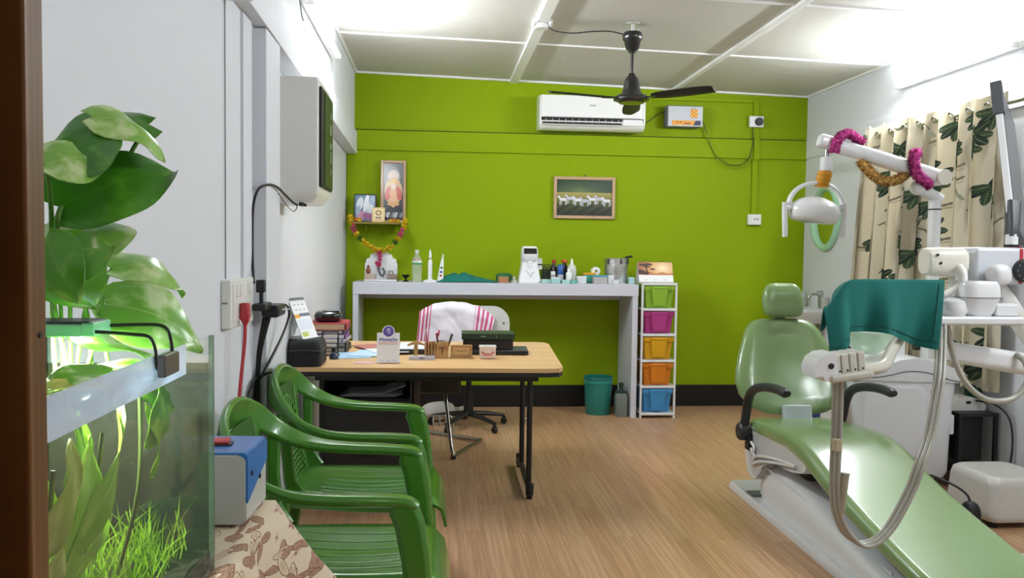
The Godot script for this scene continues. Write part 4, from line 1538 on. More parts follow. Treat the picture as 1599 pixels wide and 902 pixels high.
	g.box(Vector3(0, 0.002, 0.0), Vector3(0.15, 0.003, 0.13), 0.001)
	put("easel", g, hexm("b9bcc0", 0.5), t)
	g = G.new()
	for k in 9:
		g.tube([Vector3(-0.06 + k * 0.015, 0.2, -0.03), Vector3(-0.06 + k * 0.015, 0.215, -0.042), Vector3(-0.06 + k * 0.015, 0.2, -0.055)], 0.0018, 5)
	put("wire_binding", g, mat(Color("8e8e90"), 0.3, 0.9), t)
	# stack of books, lowest first
	var grp := "books stacked at the left end of the desk"
	var books := [
		[0.03, "3a3a40", "a9a59c", 0.23, "dark grey book at the bottom of the desk's book stack", 0.0],
		[0.026, "55504c", "9b978f", 0.22, "brown grey book second from the bottom of the desk's book stack", 0.05],
		[0.022, "a7a5aa", "d8d6d2", 0.215, "thin grey book in the middle of the desk's book stack", -0.06],
		[0.03, "87549a", "d9d8d8", 0.215, "purple book below the white one in the desk's book stack", 0.03],
		[0.022, "3a2f4a", "e2e0dc", 0.21, "thin dark bound book right under the red book in the stack", -0.03],
		[0.042, "a5353f", "cdb08a", 0.225, "thick red hardback on top of the desk's book stack", 0.02]]
	var y := DT
	for b in books:
		t = thing("book", b[4], "book", Vector3(0.062, y, 2.2), b[5], grp)
		g = G.new()
		var w: float = b[3]
		g.box(Vector3(0, 0.002, 0), Vector3(w, 0.004, 0.3), 0.001)
		g.box(Vector3(0, b[0] - 0.002, 0), Vector3(w, 0.004, 0.3), 0.001)
		g.box(Vector3(w / 2 - 0.002, b[0] / 2, 0), Vector3(0.005, b[0], 0.3), 0.001)
		put("cover", g, hexm(b[1], 0.5), t)
		g = G.new()
		g.box(Vector3(-0.004, b[0] / 2, -0.001), Vector3(w - 0.014, b[0] - 0.008, 0.288), 0.001)
		put("pages", g, hexm(b[2], 0.8), t)
		y += b[0] + 0.0005
	t = thing("black_device", "glossy black rounded device lying on top of the red book", "device", Vector3(0.05, y, 2.2), 0.1)
	g = G.new()
	rr = []
	for r in [[0.0, 0.12, 0.15], [0.012, 0.155, 0.19], [0.04, 0.165, 0.2], [0.058, 0.15, 0.19], [0.066, 0.12, 0.15]]:
		rr.append(ring(Vector3(0, r[0], 0), Vector3(1, 0, 0), Vector3(0, 0, 1), r[1], r[2], 0.05))
	g.loft(rr)
	put("body", g, gloss("0d0d0f", 0.25, 0.7), t)
	g = G.new()
	g.box(Vector3(0.02, 0.068, 0), Vector3(0.1, 0.006, 0.12), 0.002)
	put("top_plate", g, gloss("3a3b3f", 0.2, 0.8), t)
	g = G.new()
	g.box(Vector3(0.0, 0.036, 0.1), Vector3(0.04, 0.014, 0.006), 0.002)
	put("port", g, hexm("050505", 0.6), t)
	# papers spread out
	grp = "leaflets spread on the desk"
	var leaf := [
		[0.22, 2.5, 0.2, 0.28, "9fc0d8", 0.25, "pale blue leaflet nearest the book stack"],
		[0.33, 2.42, 0.21, 0.29, "b7d2e6", -0.2, "light blue form lying beside the payment stand"],
		[0.42, 2.32, 0.2, 0.26, "e4ebee", 0.4, "white sheet lying behind the payment stand"],
		[0.30, 2.12, 0.16, 0.2, "b4736a", 0.5, "reddish leaflet at the back of the paper spread"],
		[0.43, 2.14, 0.1, 0.14, "3f9a52", -0.5, "green leaflet behind the payment stand"],
		[0.50, 2.4, 0.1, 0.16, "dfe5ea", 0.1, "white slip right beside the payment stand"]]
	for i in leaf.size():
		var e = leaf[i]
		g = G.new()
		g.box(Vector3.ZERO, Vector3(e[2], 0.0025, e[3]), 0.0005)
		var lf := put("leaflet", g, hexm(e[4], 0.55), null)
		lf.position = Vector3(e[0], DT + 0.002 + i * 0.003, e[1])
		lf.rotation.y = e[5]
		tag(lf, e[6], "leaflet", grp)
	g = G.new()
	g.prism(rrect(0.11, 0.055, 0.02), 0.002, Transform3D(Basis(Vector3(1, 0, 0), -PI / 2), Vector3(0.325, DT + 0.0015, 2.82)))
	tag(put("pink_card", g, hexm("dcb4c8", 0.5)), "small pink card at the front edge of the desk", "card")
	t = thing("ink_bottle", "small dark blue bottle standing on the desk right of the black case", "bottle", Vector3(0.14, DT, 2.66))
	g = G.new()
	g.lathe([Vector2(0, 0), Vector2(0.026, 0), Vector2(0.028, 0.012), Vector2(0.026, 0.03), Vector2(0.016, 0.04)], Vector3.ZERO, Basis.IDENTITY, 18)
	put("body", g, gloss("1b3550", 0.15, 0.8), t)
	g = G.new()
	g.lathe([Vector2(0, 0.066), Vector2(0.014, 0.064), Vector2(0.015, 0.04), Vector2(0, 0.04)], Vector3.ZERO, Basis.IDENTITY, 16)
	put("cap", g, black, t)
	t = thing("spectacles_case", "dark slim wire stand with white tags in front of the book stack", "stand", Vector3(0.10, DT, 2.5))
	g = G.new()
	for s in [-1.0, 1.0]:
		g.tube([Vector3(0.045 * s, 0.004, 0), Vector3(0.045 * s, 0.14, 0)], 0.005, 8)
	g.tube([Vector3(-0.045, 0.14, 0), Vector3(0.045, 0.14, 0)], 0.005, 8)
	g.box(Vector3(0, 0.004, 0), Vector3(0.11, 0.008, 0.06), 0.003)
	put("frame", g, hexm("201d1b", 0.4), t)
	for k in 3:
		g = G.new()
		g.box(Vector3(0.004 * k, 0.06 + k * 0.028, 0.004), Vector3(0.07, 0.016, 0.006), 0.002)
		put("tag", g, hexm("c9c9c4", 0.5), t)
	# payment stand; its square code is left out
	t = thing("payment_stand", "white payment sign with a round purple logo standing on the desk", "sign", Vector3(0.454, DT, 2.83))
	var wh := gloss("f0f0f4", 0.35, 0.4)
	g = G.new()
	var o2 := PackedVector2Array([Vector2(-0.062, 0), Vector2(0.062, 0), Vector2(0.062, 0.165), Vector2(0.033, 0.165)])
	for k in 13:
		var a := -0.25 + (PI + 0.5) * k / 12.0
		o2.append(Vector2(cos(a) * 0.034, 0.172 + sin(a) * 0.034))
	o2.append(Vector2(-0.033, 0.165))
	o2.append(Vector2(-0.062, 0.165))
	var lean := Transform3D(Basis(Vector3(1, 0, 0), -0.16), Vector3(0, 0.003, 0.012))
	g.prism(o2, 0.004, lean)
	put("card", g, wh, t)
	g = G.new()
	g.box(Vector3(0.0, 0.006, -0.03), Vector3(0.124, 0.006, 0.1), 0.002)
	g.box(Vector3(0.0, 0.07, -0.045), Vector3(0.1, 0.14, 0.003), 0.001, Basis(Vector3(1, 0, 0), 0.2))
	put("easel", g, wh, t)
	g = G.new()
	var pur := hexm("6b55ad", 0.4)
	g.lathe([Vector2(0, 0.0), Vector2(0.029, 0.0), Vector2(0.029, 0.002), Vector2(0, 0.002)], lean * Vector3(0, 0.172, 0.001), lean.basis * Basis(Vector3(1, 0, 0), PI / 2), 28)
	put("logo_disc", g, pur, t, "purple logo disc")
	g = G.new()
	for st in [[Vector3(-0.009, 0.183, 0), Vector3(0.011, 0.183, 0)], [Vector3(0.007, 0.183, 0), Vector3(0.007, 0.157, 0)], [Vector3(-0.005, 0.183, 0), Vector3(-0.005, 0.172, 0), Vector3(0.001, 0.166, 0), Vector3(0.007, 0.166, 0)], [Vector3(-0.004, 0.191, 0), Vector3(0.004, 0.183, 0)]]:
		var pts := []
		for p in st:
			pts.append(lean * (p + Vector3(0, 0, 0.0042)))
		g.tube(pts, 0.0016, 6)
	put("logo_mark", g, hexm("f4f3fa", 0.4), t)
	g = G.new()
	g.text("PhonePe", 0.024, 0.0008, Transform3D(lean.basis, lean * Vector3(0, 0.127, 0.0028)), true)
	put("lettering", g, pur, t)
	g = G.new()
	g.box(lean * Vector3(0, 0.107, 0.0025), Vector3(0.1, 0.014, 0.001), 0.0, lean.basis)
	put("print_band", g, hexm("e2c5bd", 0.5), t)
	g = G.new()
	for e in [-0.035, 0.0, 0.035]:
		g.box(lean * Vector3(e, 0.013, 0.0025), Vector3(0.024, 0.004, 0.001), 0.0, lean.basis)
	put("print_line", g, hexm("c3c4cc", 0.5), t)
	# dark tray behind, wooden set in front
	t = thing("open_register", "white paper pad on a dark board lying behind the wooden pen holders", "pad", Vector3(0.59, DT, 2.3))
	g = G.new()
	g.box(Vector3(0, 0.015, 0), Vector3(0.2, 0.03, 0.3), 0.004)
	put("board", g, hexm("2a2624", 0.5), t)
	g = G.new()
	g.box(Vector3(0.0, 0.034, 0.0), Vector3(0.19, 0.008, 0.28), 0.002, Basis(Vector3(1, 0, 0), 0.03))
	put("paper", g, hexm("d6dade", 0.6), t)
	var wood := tex(wood_image(128, 64, Color("c9a470"), Color("a07848"), 51), 0.5)
	t = thing("wooden_tray", "pale acrylic name tray in front of the slatted wooden holder on the desk", "tray", Vector3(0.637, DT, 2.69))
	g = G.new()
	g.box(Vector3(0, 0.011, 0), Vector3(0.145, 0.022, 0.05), 0.003)
	put("tray", g, gloss("b9bcc8", 0.25, 0.5), t)
	g = G.new()
	g.box(Vector3(0.0, 0.012, 0.0255), Vector3(0.03, 0.005, 0.001))
	put("print_mark", g, hexm("3c3f4a", 0.5), t)
	t = thing("wooden_tree_stand", "small wooden T shaped stand left of the slatted pen holder", "stand", Vector3(0.6, DT, 2.6))
	g = G.new()
	g.box(Vector3(0, 0.045, 0), Vector3(0.022, 0.09, 0.022), 0.003)
	g.box(Vector3(0, 0.004, 0), Vector3(0.05, 0.008, 0.05), 0.002)
	put("post", g, wood, t)
	g = G.new()
	g.prism(poly([-0.05, 0.076, -0.012, 0.096, 0.012, 0.096, 0.05, 0.08, 0.048, 0.072, 0.0, 0.08, -0.048, 0.068]), 0.018)
	put("arm", g, wood, t)
	t = thing("pen_holder", "slatted wooden pen holder with pens in the desk set", "pen holder", Vector3(0.682, DT, 2.6))
	for k in 4:
		g = G.new()
		g.box(Vector3(-0.027 + k * 0.018, 0.046, 0.027), Vector3(0.009, 0.092, 0.006), 0.002)
		put("slat", g, wood, t)
	g = G.new()
	g.box(Vector3(0, 0.046, -0.027), Vector3(0.063, 0.092, 0.006), 0.002)
	for s in [-1.0, 1.0]:
		g.box(Vector3(0.03 * s, 0.046, 0), Vector3(0.006, 0.092, 0.05), 0.002)
	g.box(Vector3(0, 0.003, 0), Vector3(0.063, 0.006, 0.056), 0.002)
	put("box", g, wood, t)
	grp = "pens in the holders on the desk"
	for e in [[0.672, -0.1, 0.06, "c02742", "red pen in the slatted wooden holder"], [0.7, 0.22, 0.14, "cfcfd6", "silver pen leaning right in the slatted wooden holder"], [0.66, -0.02, 0.05, "b9bcc6", "grey pencil standing in the slatted wooden holder"]]:
		t = thing("pen", e[4], "pen", Vector3(e[0], DT + 0.008, 2.6), 0.0, grp)
		t.rotation.z = -e[1]
		g = G.new()
		g.lathe([Vector2(0, 0), Vector2(0.002, 0.004), Vector2(0.0045, 0.015), Vector2(0.0045, 0.13), Vector2(0, 0.131)], Vector3.ZERO, Basis.IDENTITY, 10)
		put("barrel", g, gloss(e[3], 0.3, 0.5), t)
		g = G.new()
		g.lathe([Vector2(0.005, 0.12), Vector2(0.005, 0.152), Vector2(0.003, 0.156), Vector2(0, 0.157)], Vector3.ZERO, Basis.IDENTITY, 10)
		put("cap", g, gloss("b02a4c" if e[3] == "cfcfd6" else e[3], 0.3, 0.5), t)
	t = thing("pen_box", "square wooden pen box with a carved winged staff emblem on the desk", "pen box", Vector3(0.752, DT, 2.6))
	g = G.new()
	for s in [-1.0, 1.0]:
		g.box(Vector3(0.033 * s, 0.045, 0), Vector3(0.006, 0.09, 0.07), 0.002)
		g.box(Vector3(0, 0.045, 0.032 * s), Vector3(0.062, 0.09, 0.006), 0.002)
	g.box(Vector3(0, 0.003, 0), Vector3(0.062, 0.006, 0.062), 0.001)
	put("box", g, wood, t)
	g = G.new()
	g.tube([Vector3(0, 0.022, 0.0355), Vector3(0, 0.07, 0.0355)], 0.0016, 6)
	g.tube(curve([Vector3(-0.018, 0.066, 0.0355), Vector3(-0.008, 0.06, 0.0355), Vector3(0, 0.064, 0.0355), Vector3(0.008, 0.06, 0.0355), Vector3(0.018, 0.066, 0.0355)]), 0.0016, 6)
	g.tube(curve([Vector3(-0.006, 0.054, 0.0355), Vector3(0.006, 0.046, 0.0355), Vector3(-0.005, 0.038, 0.0355), Vector3(0.004, 0.03, 0.0355)]), 0.0013, 6)
	put("emblem", g, hexm("5a3d22", 0.6), t)
	for e in [[0.735, 0.12, "1a1a1d", "black marker leaning in the square wooden pen box"], [0.768, -0.3, "151517", "black pen slanting right in the square wooden pen box"]]:
		t = thing("pen", e[3], "pen", Vector3(e[0], DT + 0.008, 2.6), 0.0, grp)
		t.rotation.z = e[1]
		g = G.new()
		g.lathe([Vector2(0, 0), Vector2(0.005, 0.006), Vector2(0.006, 0.13), Vector2(0, 0.132)], Vector3.ZERO, Basis.IDENTITY, 10)
		put("barrel", g, gloss(e[2], 0.3, 0.5), t)
		g = G.new()
		g.lathe([Vector2(0.0066, 0.1), Vector2(0.0066, 0.136), Vector2(0, 0.138)], Vector3.ZERO, Basis.IDENTITY, 10)
		put("cap", g, gloss("8a2038" if e[1] > 0 else e[2], 0.3, 0.5), t)
	t = thing("wooden_card_holder", "framed wooden card holder in the middle of the desk set", "card holder", Vector3(0.862, DT, 2.62))
	g = G.new()
	frame_of(g, 0.125, 0.072, 0.012, 0.02)
	var fr := put("frame", g, wood, t)
	fr.position.y = 0.042
	g = G.new()
	g.box(Vector3(0, 0.042, -0.003), Vector3(0.102, 0.05, 0.01), 0.002)
	put("card", g, hexm("c9a878", 0.5), t)
	g = G.new()
	g.box(Vector3(0, 0.044, 0.003), Vector3(0.066, 0.003, 0.001))
	put("print_line", g, hexm("5c4426", 0.6), t)
	g = G.new()
	g.box(Vector3(0, 0.003, 0.0), Vector3(0.14, 0.006, 0.06), 0.002)
	put("base", g, wood, t)
	t = thing("jaw_model", "pink and white jaw model block on the desk right of the card holder", "model", Vector3(1.013, DT, 2.63))
	g = G.new()
	g.box(Vector3(0, 0.034, 0), Vector3(0.092, 0.068, 0.05), 0.008)
	put("block", g, gloss("e3cfca", 0.35, 0.4), t)
	g = G.new()
	g.box(Vector3(0, 0.07, 0), Vector3(0.1, 0.014, 0.056), 0.004)
	put("lid", g, gloss("e6e2de", 0.35, 0.4), t)
	g = G.new()
	g.tube(curve([Vector3(-0.036, 0.044, 0.024), Vector3(-0.018, 0.03, 0.027), Vector3(0.0, 0.027, 0.028), Vector3(0.018, 0.03, 0.027), Vector3(0.036, 0.044, 0.024)]), 0.007, 8)
	put("gum_line", g, gloss("c77a72", 0.35, 0.4), t)
	g = G.new()
	for k in 8:
		g.box(Vector3(-0.032 + k * 0.0092, 0.042 - 0.004 * cos((k - 3.5) * 0.6), 0.027), Vector3(0.0075, 0.012, 0.006), 0.002)
	put("teeth", g, gloss("f0e6da", 0.3, 0.5), t)
	# laptop and the dark box on it
	t = thing("laptop", "closed dark laptop lying on the desk under the dark green box", "laptop", Vector3(1.10, DT, 2.36), -0.06)
	g = G.new()
	g.box(Vector3(0, 0.012, 0), Vector3(0.35, 0.018, 0.25), 0.006)
	put("base", g, hexm("1b1c1e", 0.4), t)
	g = G.new()
	g.box(Vector3(0, 0.0255, 0), Vector3(0.348, 0.008, 0.248), 0.003)
	put("lid", g, hexm("4a5056", 0.35, 0.3), t)
	g = G.new()
	for s in [-1.0, 1.0]:
		g.box(Vector3(0.13 * s, 0.0015, 0), Vector3(0.03, 0.003, 0.2), 0.001)
	put("rubber_foot", g, hexm("0c0c0c", 0.8), t)
	t = thing("dark_box", "dark green and black flat box lying on the closed laptop", "box", Vector3(1.03, DT + 0.031, 2.36), -0.03)
	g = G.new()
	g.box(Vector3(0.0, 0.03, 0), Vector3(0.30, 0.058, 0.2), 0.004)
	put("body", g, hexm("121313", 0.4), t)
	g = G.new()
	g.box(Vector3(0.0, 0.078, 0), Vector3(0.318, 0.036, 0.214), 0.004)
	put("lid", g, hexm("1f3420", 0.4), t, "dark green lid")
	g = G.new()
	g.box(Vector3(-0.03, 0.08, 0.1075), Vector3(0.03, 0.006, 0.001))
	g.box(Vector3(0.05, 0.08, 0.1075), Vector3(0.005, 0.014, 0.001))
	put("print_mark", g, hexm("8c958c", 0.5), t)

# ---------------------------------------------------------------- chairs and stool
func plastic_chair(label: String, at: Vector3) -> Node3D:
	# faces +x; origin on the floor under the middle of the seat's rear edge
	var t := thing("plastic_armchair", label, "chair", at, 0.0, "green plastic armchairs along the left wall")
	var m := gloss("3f7d1f", 0.28, 0.6)
	# hoop: arm, back rim, arm in one band
	var half := [
		[Vector3(0.632, 0.655, 0.306), Vector3(0, 0.05, 1), 0.05, 0.03],
		[Vector3(0.60, 0.672, 0.306), Vector3(0, 0.05, 1), 0.062, 0.032],
		[Vector3(0.50, 0.68, 0.312), Vector3(0, 0.05, 1), 0.064, 0.032],
		[Vector3(0.38, 0.684, 0.318), Vector3(0, 0.08, 1), 0.064, 0.034],
		[Vector3(0.28, 0.694, 0.318), Vector3(0, 0.2, 1), 0.066, 0.034],
		[Vector3(0.19, 0.722, 0.305), Vector3(0, 0.55, 1), 0.07, 0.032],
		[Vector3(0.12, 0.768, 0.275), Vector3(0.15, 0.9, 0.7), 0.076, 0.03],
		[Vector3(0.075, 0.815, 0.225), Vector3(0.2, 1, 0.45), 0.09, 0.028],
		[Vector3(0.048, 0.848, 0.15), Vector3(0.2, 1, 0.2), 0.096, 0.028],
		[Vector3(0.038, 0.864, 0.07), Vector3(0.22, 1, 0.08), 0.102, 0.028],
		[Vector3(0.036, 0.868, 0.0), Vector3(0.22, 1, 0.0), 0.104, 0.028]]
	var rows := []
	for h in half:
		rows.append(h)
	for i in range(half.size() - 2, -1, -1):
		var h = half[i]
		rows.append([Vector3(h[0].x, h[0].y, -h[0].z), Vector3(-h[1].x, -h[1].y, h[1].z), h[2], h[3]])
	# one sense for the wide axis all along
	for i in rows.size():
		if i >= half.size():
			rows[i][1] = -rows[i][1]
	var g := G.new()
	var pts := []
	for s in rows.size() - 1:
		for k in 3:
			var a = rows[maxi(s - 1, 0)]
			var b = rows[s]
			var c = rows[s + 1]
			var d = rows[mini(s + 2, rows.size() - 1)]
			var f := k / 3.0
			pts.append([b[0].cubic_interpolate(c[0], a[0], d[0], f), b[1].normalized().lerp(c[1].normalized(), f), lerpf(b[2], c[2], f), lerpf(b[3], c[3], f)])
	pts.append(rows[rows.size() - 1])
	band(g, pts, 4, 0.48)
	put("arm_and_back_hoop", g, m, t)
	for s in [-1.0, 1.0]:
		g = G.new()
		band(g, [[Vector3(0.588, 0.672, 0.306 * s), Vector3(1, 0.02, 0), 0.06, 0.05], [Vector3(0.596, 0.65, 0.306 * s), Vector3(1, 0.02, 0), 0.088, 0.054], [Vector3(0.612, 0.61, 0.307 * s), Vector3(1, 0, 0), 0.088, 0.054], [Vector3(0.632, 0.5, 0.31 * s), Vector3(1, 0, 0), 0.084, 0.052], [Vector3(0.655, 0.25, 0.318 * s), Vector3(1, 0, 0), 0.076, 0.05], [Vector3(0.675, 0.0, 0.328 * s), Vector3(1, 0, 0), 0.058, 0.044]], 4, 0.4)
		put("leg", g, m, t)
		g = G.new()
		band(g, [[Vector3(0.10, 0.42, 0.22 * s), Vector3(1, 0, 0), 0.07, 0.045], [Vector3(0.06, 0.2, 0.25 * s), Vector3(1, 0, 0), 0.062, 0.042], [Vector3(0.02, 0.0, 0.28 * s), Vector3(1, 0, 0), 0.052, 0.04]], 4, 0.4)
		put("leg", g, m, t)
		# slanting bar beside the splat, from the hoop to the seat
		g = G.new()
		band(g, [[Vector3(0.07, 0.80, 0.19 * s), Vector3(0.0, 0, 1), 0.055, 0.022], [Vector3(0.085, 0.70, 0.165 * s), Vector3(0, 0, 1), 0.046, 0.02], [Vector3(0.105, 0.56, 0.155 * s), Vector3(0, 0, 1), 0.044, 0.02], [Vector3(0.135, 0.43, 0.165 * s), Vector3(0, 0, 1), 0.06, 0.024]], 4, 0.45)
		put("back_bar", g, m, t)
		# low side rail joining arm root to the seat
		g = G.new()
		band(g, [[Vector3(0.12, 0.76, 0.28 * s), Vector3(1, 0, 0.2 * s), 0.05, 0.026], [Vector3(0.12, 0.62, 0.262 * s), Vector3(1, 0, 0), 0.045, 0.026], [Vector3(0.13, 0.50, 0.245 * s), Vector3(1, 0, 0), 0.05, 0.026], [Vector3(0.16, 0.43, 0.235 * s), Vector3(1, 0, 0), 0.08, 0.03]], 4, 0.45)
		put("rear_upright", g, m, t)
	# seat: a dished shell with a turned-down front and side skirt
	g = G.new()
	var S := []
	for i in 19:
		var u := i / 18.0
		var x := 0.10 + 0.66 * u
		var hw := lerpf(0.235, 0.275, smoothstep(0.0, 0.5, u)) - 0.05 * smoothstep(0.85, 1.0, u)
		var row := []
		for j in 17:
			var w := j / 8.0 - 1.0
			var y := 0.43 - 0.028 * (1 - w * w) * sin(PI * clampf(u * 1.1, 0, 1)) + 0.02 * (1 - u)
			if u > 0.86:
				y -= 0.13 * pow((u - 0.86) / 0.14, 1.6)
			var e := clampf((absf(w) - 0.84) / 0.16, 0, 1)
			y -= 0.06 * e * e * (1.0 - smoothstep(0.78, 0.95, u))
			row.append(Vector3(x - (0.02 if u > 0.98 else 0.0), y, hw * w))
		S.append(row)
	g.slab(S, 0.012, true)
	var seat := put("seat", g, m, t)
	g = G.new()
	for k in 6:
		var w := -0.15 + k * 0.06
		var p := []
		for i in 12:
			var u := 0.2 + i * 0.055
			var ww := w / 0.26
			var y := 0.43 - 0.028 * (1 - ww * ww) * sin(PI * clampf(u * 1.1, 0, 1)) + 0.02 * (1 - u) - 0.0005
			if u > 0.86:
				y -= 0.13 * pow((u - 0.86) / 0.14, 1.6)
			p.append(Vector3(0.10 + 0.66 * u, y, w * (1 + 0.06 * sin(u * 4.0))))
		g.tube(p, 0.0035, 6)
	put("seat_ribs", g, m, seat)
	# pierced splat: thin plate with scrolls standing proud
	g = G.new()
	var P := []
	for i in 9:
		var u := i / 8.0
		var row := []
		for j in 7:
			var w := j / 3.0 - 1.0
			var hw := lerpf(0.145, 0.165, u)
			row.append(Vector3(lerpf(0.135, 0.066, u) - 0.012 * (1 - w * w), lerpf(0.43, 0.83, u), hw * w))
		P.append(row)
	g.slab(P, 0.006)
	var sp := put("splat", g, hexm("2c5c14", 0.5), t, "ornamented back splat")
	g = G.new()
	var at2 := func(u: float, w: float) -> Vector3: return Vector3(lerpf(0.135, 0.066, u) - 0.012 * (1 - w * w) + 0.006, lerpf(0.43, 0.83, u), lerpf(0.145, 0.165, u) * w)
	for k in 13:
		var a := PI * k / 12.0
		g.tube([at2.call(0.56, 0.0), at2.call(0.56 + 0.36 * sin(a), 0.85 * cos(a))], 0.0042, 6)
	for r in [0.3, 0.6, 0.85]:
		var p := []
		for k in 17:
			var a := PI * k / 16.0
			p.append(at2.call(0.56 + 0.40 * r * sin(a), r * cos(a)))
		g.tube(p, 0.0048, 6)
	for i in 9:
		for j in 9:
			var w := (j - 4) / 4.6 + (0.06 if i % 2 else -0.06)
			g.blob(at2.call(0.06 + i * 0.052, w), Vector3(0.006, 0.008, 0.009), 1, 1, Basis.IDENTITY, 6, 4)
	put("scroll_relief", g, gloss("4c8c26", 0.35, 0.4), sp)
	return t

func seats():
	var a := plastic_chair("green plastic armchair nearest the camera, beside the cloth-covered stand", Vector3(0.025, 0, 4.74))
	dup(a, "plastic_armchair", "green plastic armchair farther from the camera, next to the desk", Vector3(0.022, 0, 3.93), 0.0)
	# office chair behind the desk
	var black := hexm("131314", 0.5)
	var t := thing("office_chair", "black office chair with a pale rounded back behind the desk", "office chair", Vector3(0.98, 0, 0.86))
	for k in 5:
		var an := TAU * k / 5 + 0.35
		var d := Vector3(cos(an), 0, -sin(an))
		var g := G.new()
		band(g, [[V * 0.11, V, 0.045, 0.05], [d * 0.15 + V * 0.10, V, 0.035, 0.045], [d * 0.31 + V * 0.075, V, 0.022, 0.035]], 3)
		put("base_arm", g, black, t)
		g = G.new()
		g.lathe([Vector2(0, -0.012), Vector2(0.024, -0.012), Vector2(0.027, 0.0), Vector2(0.024, 0.012), Vector2(0, 0.012)], d * 0.31 + V * 0.027, Basis(d, PI / 2), 16)
		g.box(d * 0.31 + V * 0.055, Vector3(0.03, 0.025, 0.03), 0.008)
		put("caster", g, black, t)
	var g := G.new()
	g.lathe([Vector2(0, 0.1), Vector2(0.04, 0.1), Vector2(0.034, 0.3), Vector2(0.022, 0.3), Vector2(0.022, 0.43), Vector2(0, 0.43)])
	put("column", g, black, t)
	g = G.new()
	g.box(Vector3(0, 0.47, 0.0), Vector3(0.48, 0.08, 0.46), 0.035)
	put("seat", g, cloth_mat("17171a"), t)
	g = G.new()
	g.prism(rrect(0.66, 0.30, 0.13, 8), 0.05, Transform3D(Basis(Vector3(1, 0, 0), -0.06), Vector3(-0.03, 0.825, 0.19)))
	put("backrest", g, gloss("c9cbc6", 0.4, 0.3), t, "pale grey rounded backrest")
	g = G.new()
	band(g, [[Vector3(0, 0.44, 0.1), Vector3(1, 0, 0), 0.07, 0.02], [Vector3(0, 0.5, 0.235), Vector3(1, 0, 0), 0.07, 0.02], [Vector3(0, 0.8, 0.222), Vector3(1, 0, 0), 0.07, 0.018]], 3)
	put("back_bracket", g, black, t)
	g = G.new()
	g.tube([Vector3(0.255, 0.845, 0.21), Vector3(0.255, 0.845, 0.2195)], 0.006, 10)
	put("screw", g, black, t)
	# towel thrown over the chair back
	var im := canvas(256, 128, Color("e6e2ea"))
	for x in 256:
		var c := Color("e6e2ea")
		var u := x / 256.0
		var s := 1.0
		if u < 0.16:
			s = sin(u * 130.0)
		elif u > 0.74:
			s = sin((u - 0.74) * 105.0 + 2.6)
		if (u < 0.16 or u > 0.74) and s > -0.25:
			c = Color("c2527c") if s > 0.25 else Color("dd9db5")
		for y in 128:
			im.set_pixel(x, y, c)
	t = thing("towel", "white towel with pink striped ends draped over the office chair back", "towel", Vector3(0.86, 0, 1.09))
	g = G.new()
	var rows := []
	var top := [[0.0, 0.945], [0.08, 0.975], [0.2, 1.003], [0.4, 1.016], [0.6, 1.012], [0.75, 0.99], [0.87, 0.955], [1.0, 0.90]]
	var nz := FastNoiseLite.new()
	nz.seed = 12
	nz.frequency = 2.2
	for i in 25:
		var v := i / 24.0
		var row := []
		for j in 41:
			var u := j / 40.0
			var ty := 0.9
			for k in top.size() - 1:
				if u >= top[k][0] and u <= top[k + 1][0]:
					ty = lerpf(top[k][1], top[k + 1][1], smoothstep(0, 1, (u - top[k][0]) / (top[k + 1][0] - top[k][0])))
			var x := lerpf(-0.265, 0.305, u) + (v - 0.3) * (-0.045 * (1 - u) - 0.13 * pow(u, 3))
			var front := clampf((v - 0.3) / 0.7, 0, 1)
			var back := clampf((0.3 - v) / 0.3, 0, 1)
			var y := ty - front * (0.34 - 0.05 * sin(u * 6.0)) - back * 0.28
			var z := 0.045 * clampf(front * 6.0, 0, 1) - 0.045 * clampf(back * 5.0, 0, 1)
			var f := nz.get_noise_2d(u * 1.4, v * 1.2)
			z += (0.018 * f + 0.012 * sin(u * 40.0) * smoothstep(0.72, 0.9, u) + 0.012 * sin(u * 52.0) * smoothstep(0.2, 0.05, u)) * clampf(front * 3.0, 0, 1)
			y += 0.006 * f
			row.append(Vector3(x, y, z))
		rows.append(row)
	g.slab(rows, 0.004)
	var tm := tex(im, 0.9)
	tm.rim_enabled = true
	tm.rim = 0.3
	put("cloth", g, tm, t)
	# chrome stool
	t = thing("visitor_stool", "chrome-framed visitor stool with a maroon seat in black plastic wrap before the desk", "stool", Vector3(0.715, 0, 1.6), 0.0)
	var ch := mat(Color("a9a79c"), 0.25, 1.0)
	g = G.new()
	var sled := [Vector3(0.07, 0.415, 0.02), Vector3(0.082, 0.3, 0.1), Vector3(0.105, 0.12, 0.24), Vector3(0.12, 0.045, 0.285), Vector3(0.14, 0.026, 0.265), Vector3(0.25, 0.022, -0.0), Vector3(0.326, 0.02, -0.17), Vector3(0.31, 0.02, -0.205), Vector3(0.1, 0.02, -0.37), Vector3(-0.11, 0.02, -0.525), Vector3(-0.15, 0.02, -0.52), Vector3(-0.25, 0.022, -0.3), Vector3(-0.335, 0.026, -0.09), Vector3(-0.33, 0.05, -0.05), Vector3(-0.28, 0.15, -0.04), Vector3(-0.14, 0.415, -0.04)]
	g.tube(curve(sled, 4), 0.0125, 12)
	put("sled_frame", g, ch, t)
	g = G.new()
	g.lathe([Vector2(0, 0), Vector2(0.016, 0), Vector2(0.018, 0.03), Vector2(0, 0.03)], Vector3(0.125, -0.0, 0.285), Basis.IDENTITY, 14)
	put("foot_cap", g, black, t)
	g = G.new()
	g.box(Vector3(0, 0.476, 0.0), Vector3(0.35, 0.11, 0.36), 0.025)
	put("seat_pad", g, gloss("141716", 0.3, 0.4), t, "seat pad in shiny black plastic wrap")
	g = G.new()
	g.box(Vector3(0.02, 0.534, 0.0), Vector3(0.30, 0.02, 0.33), 0.009)
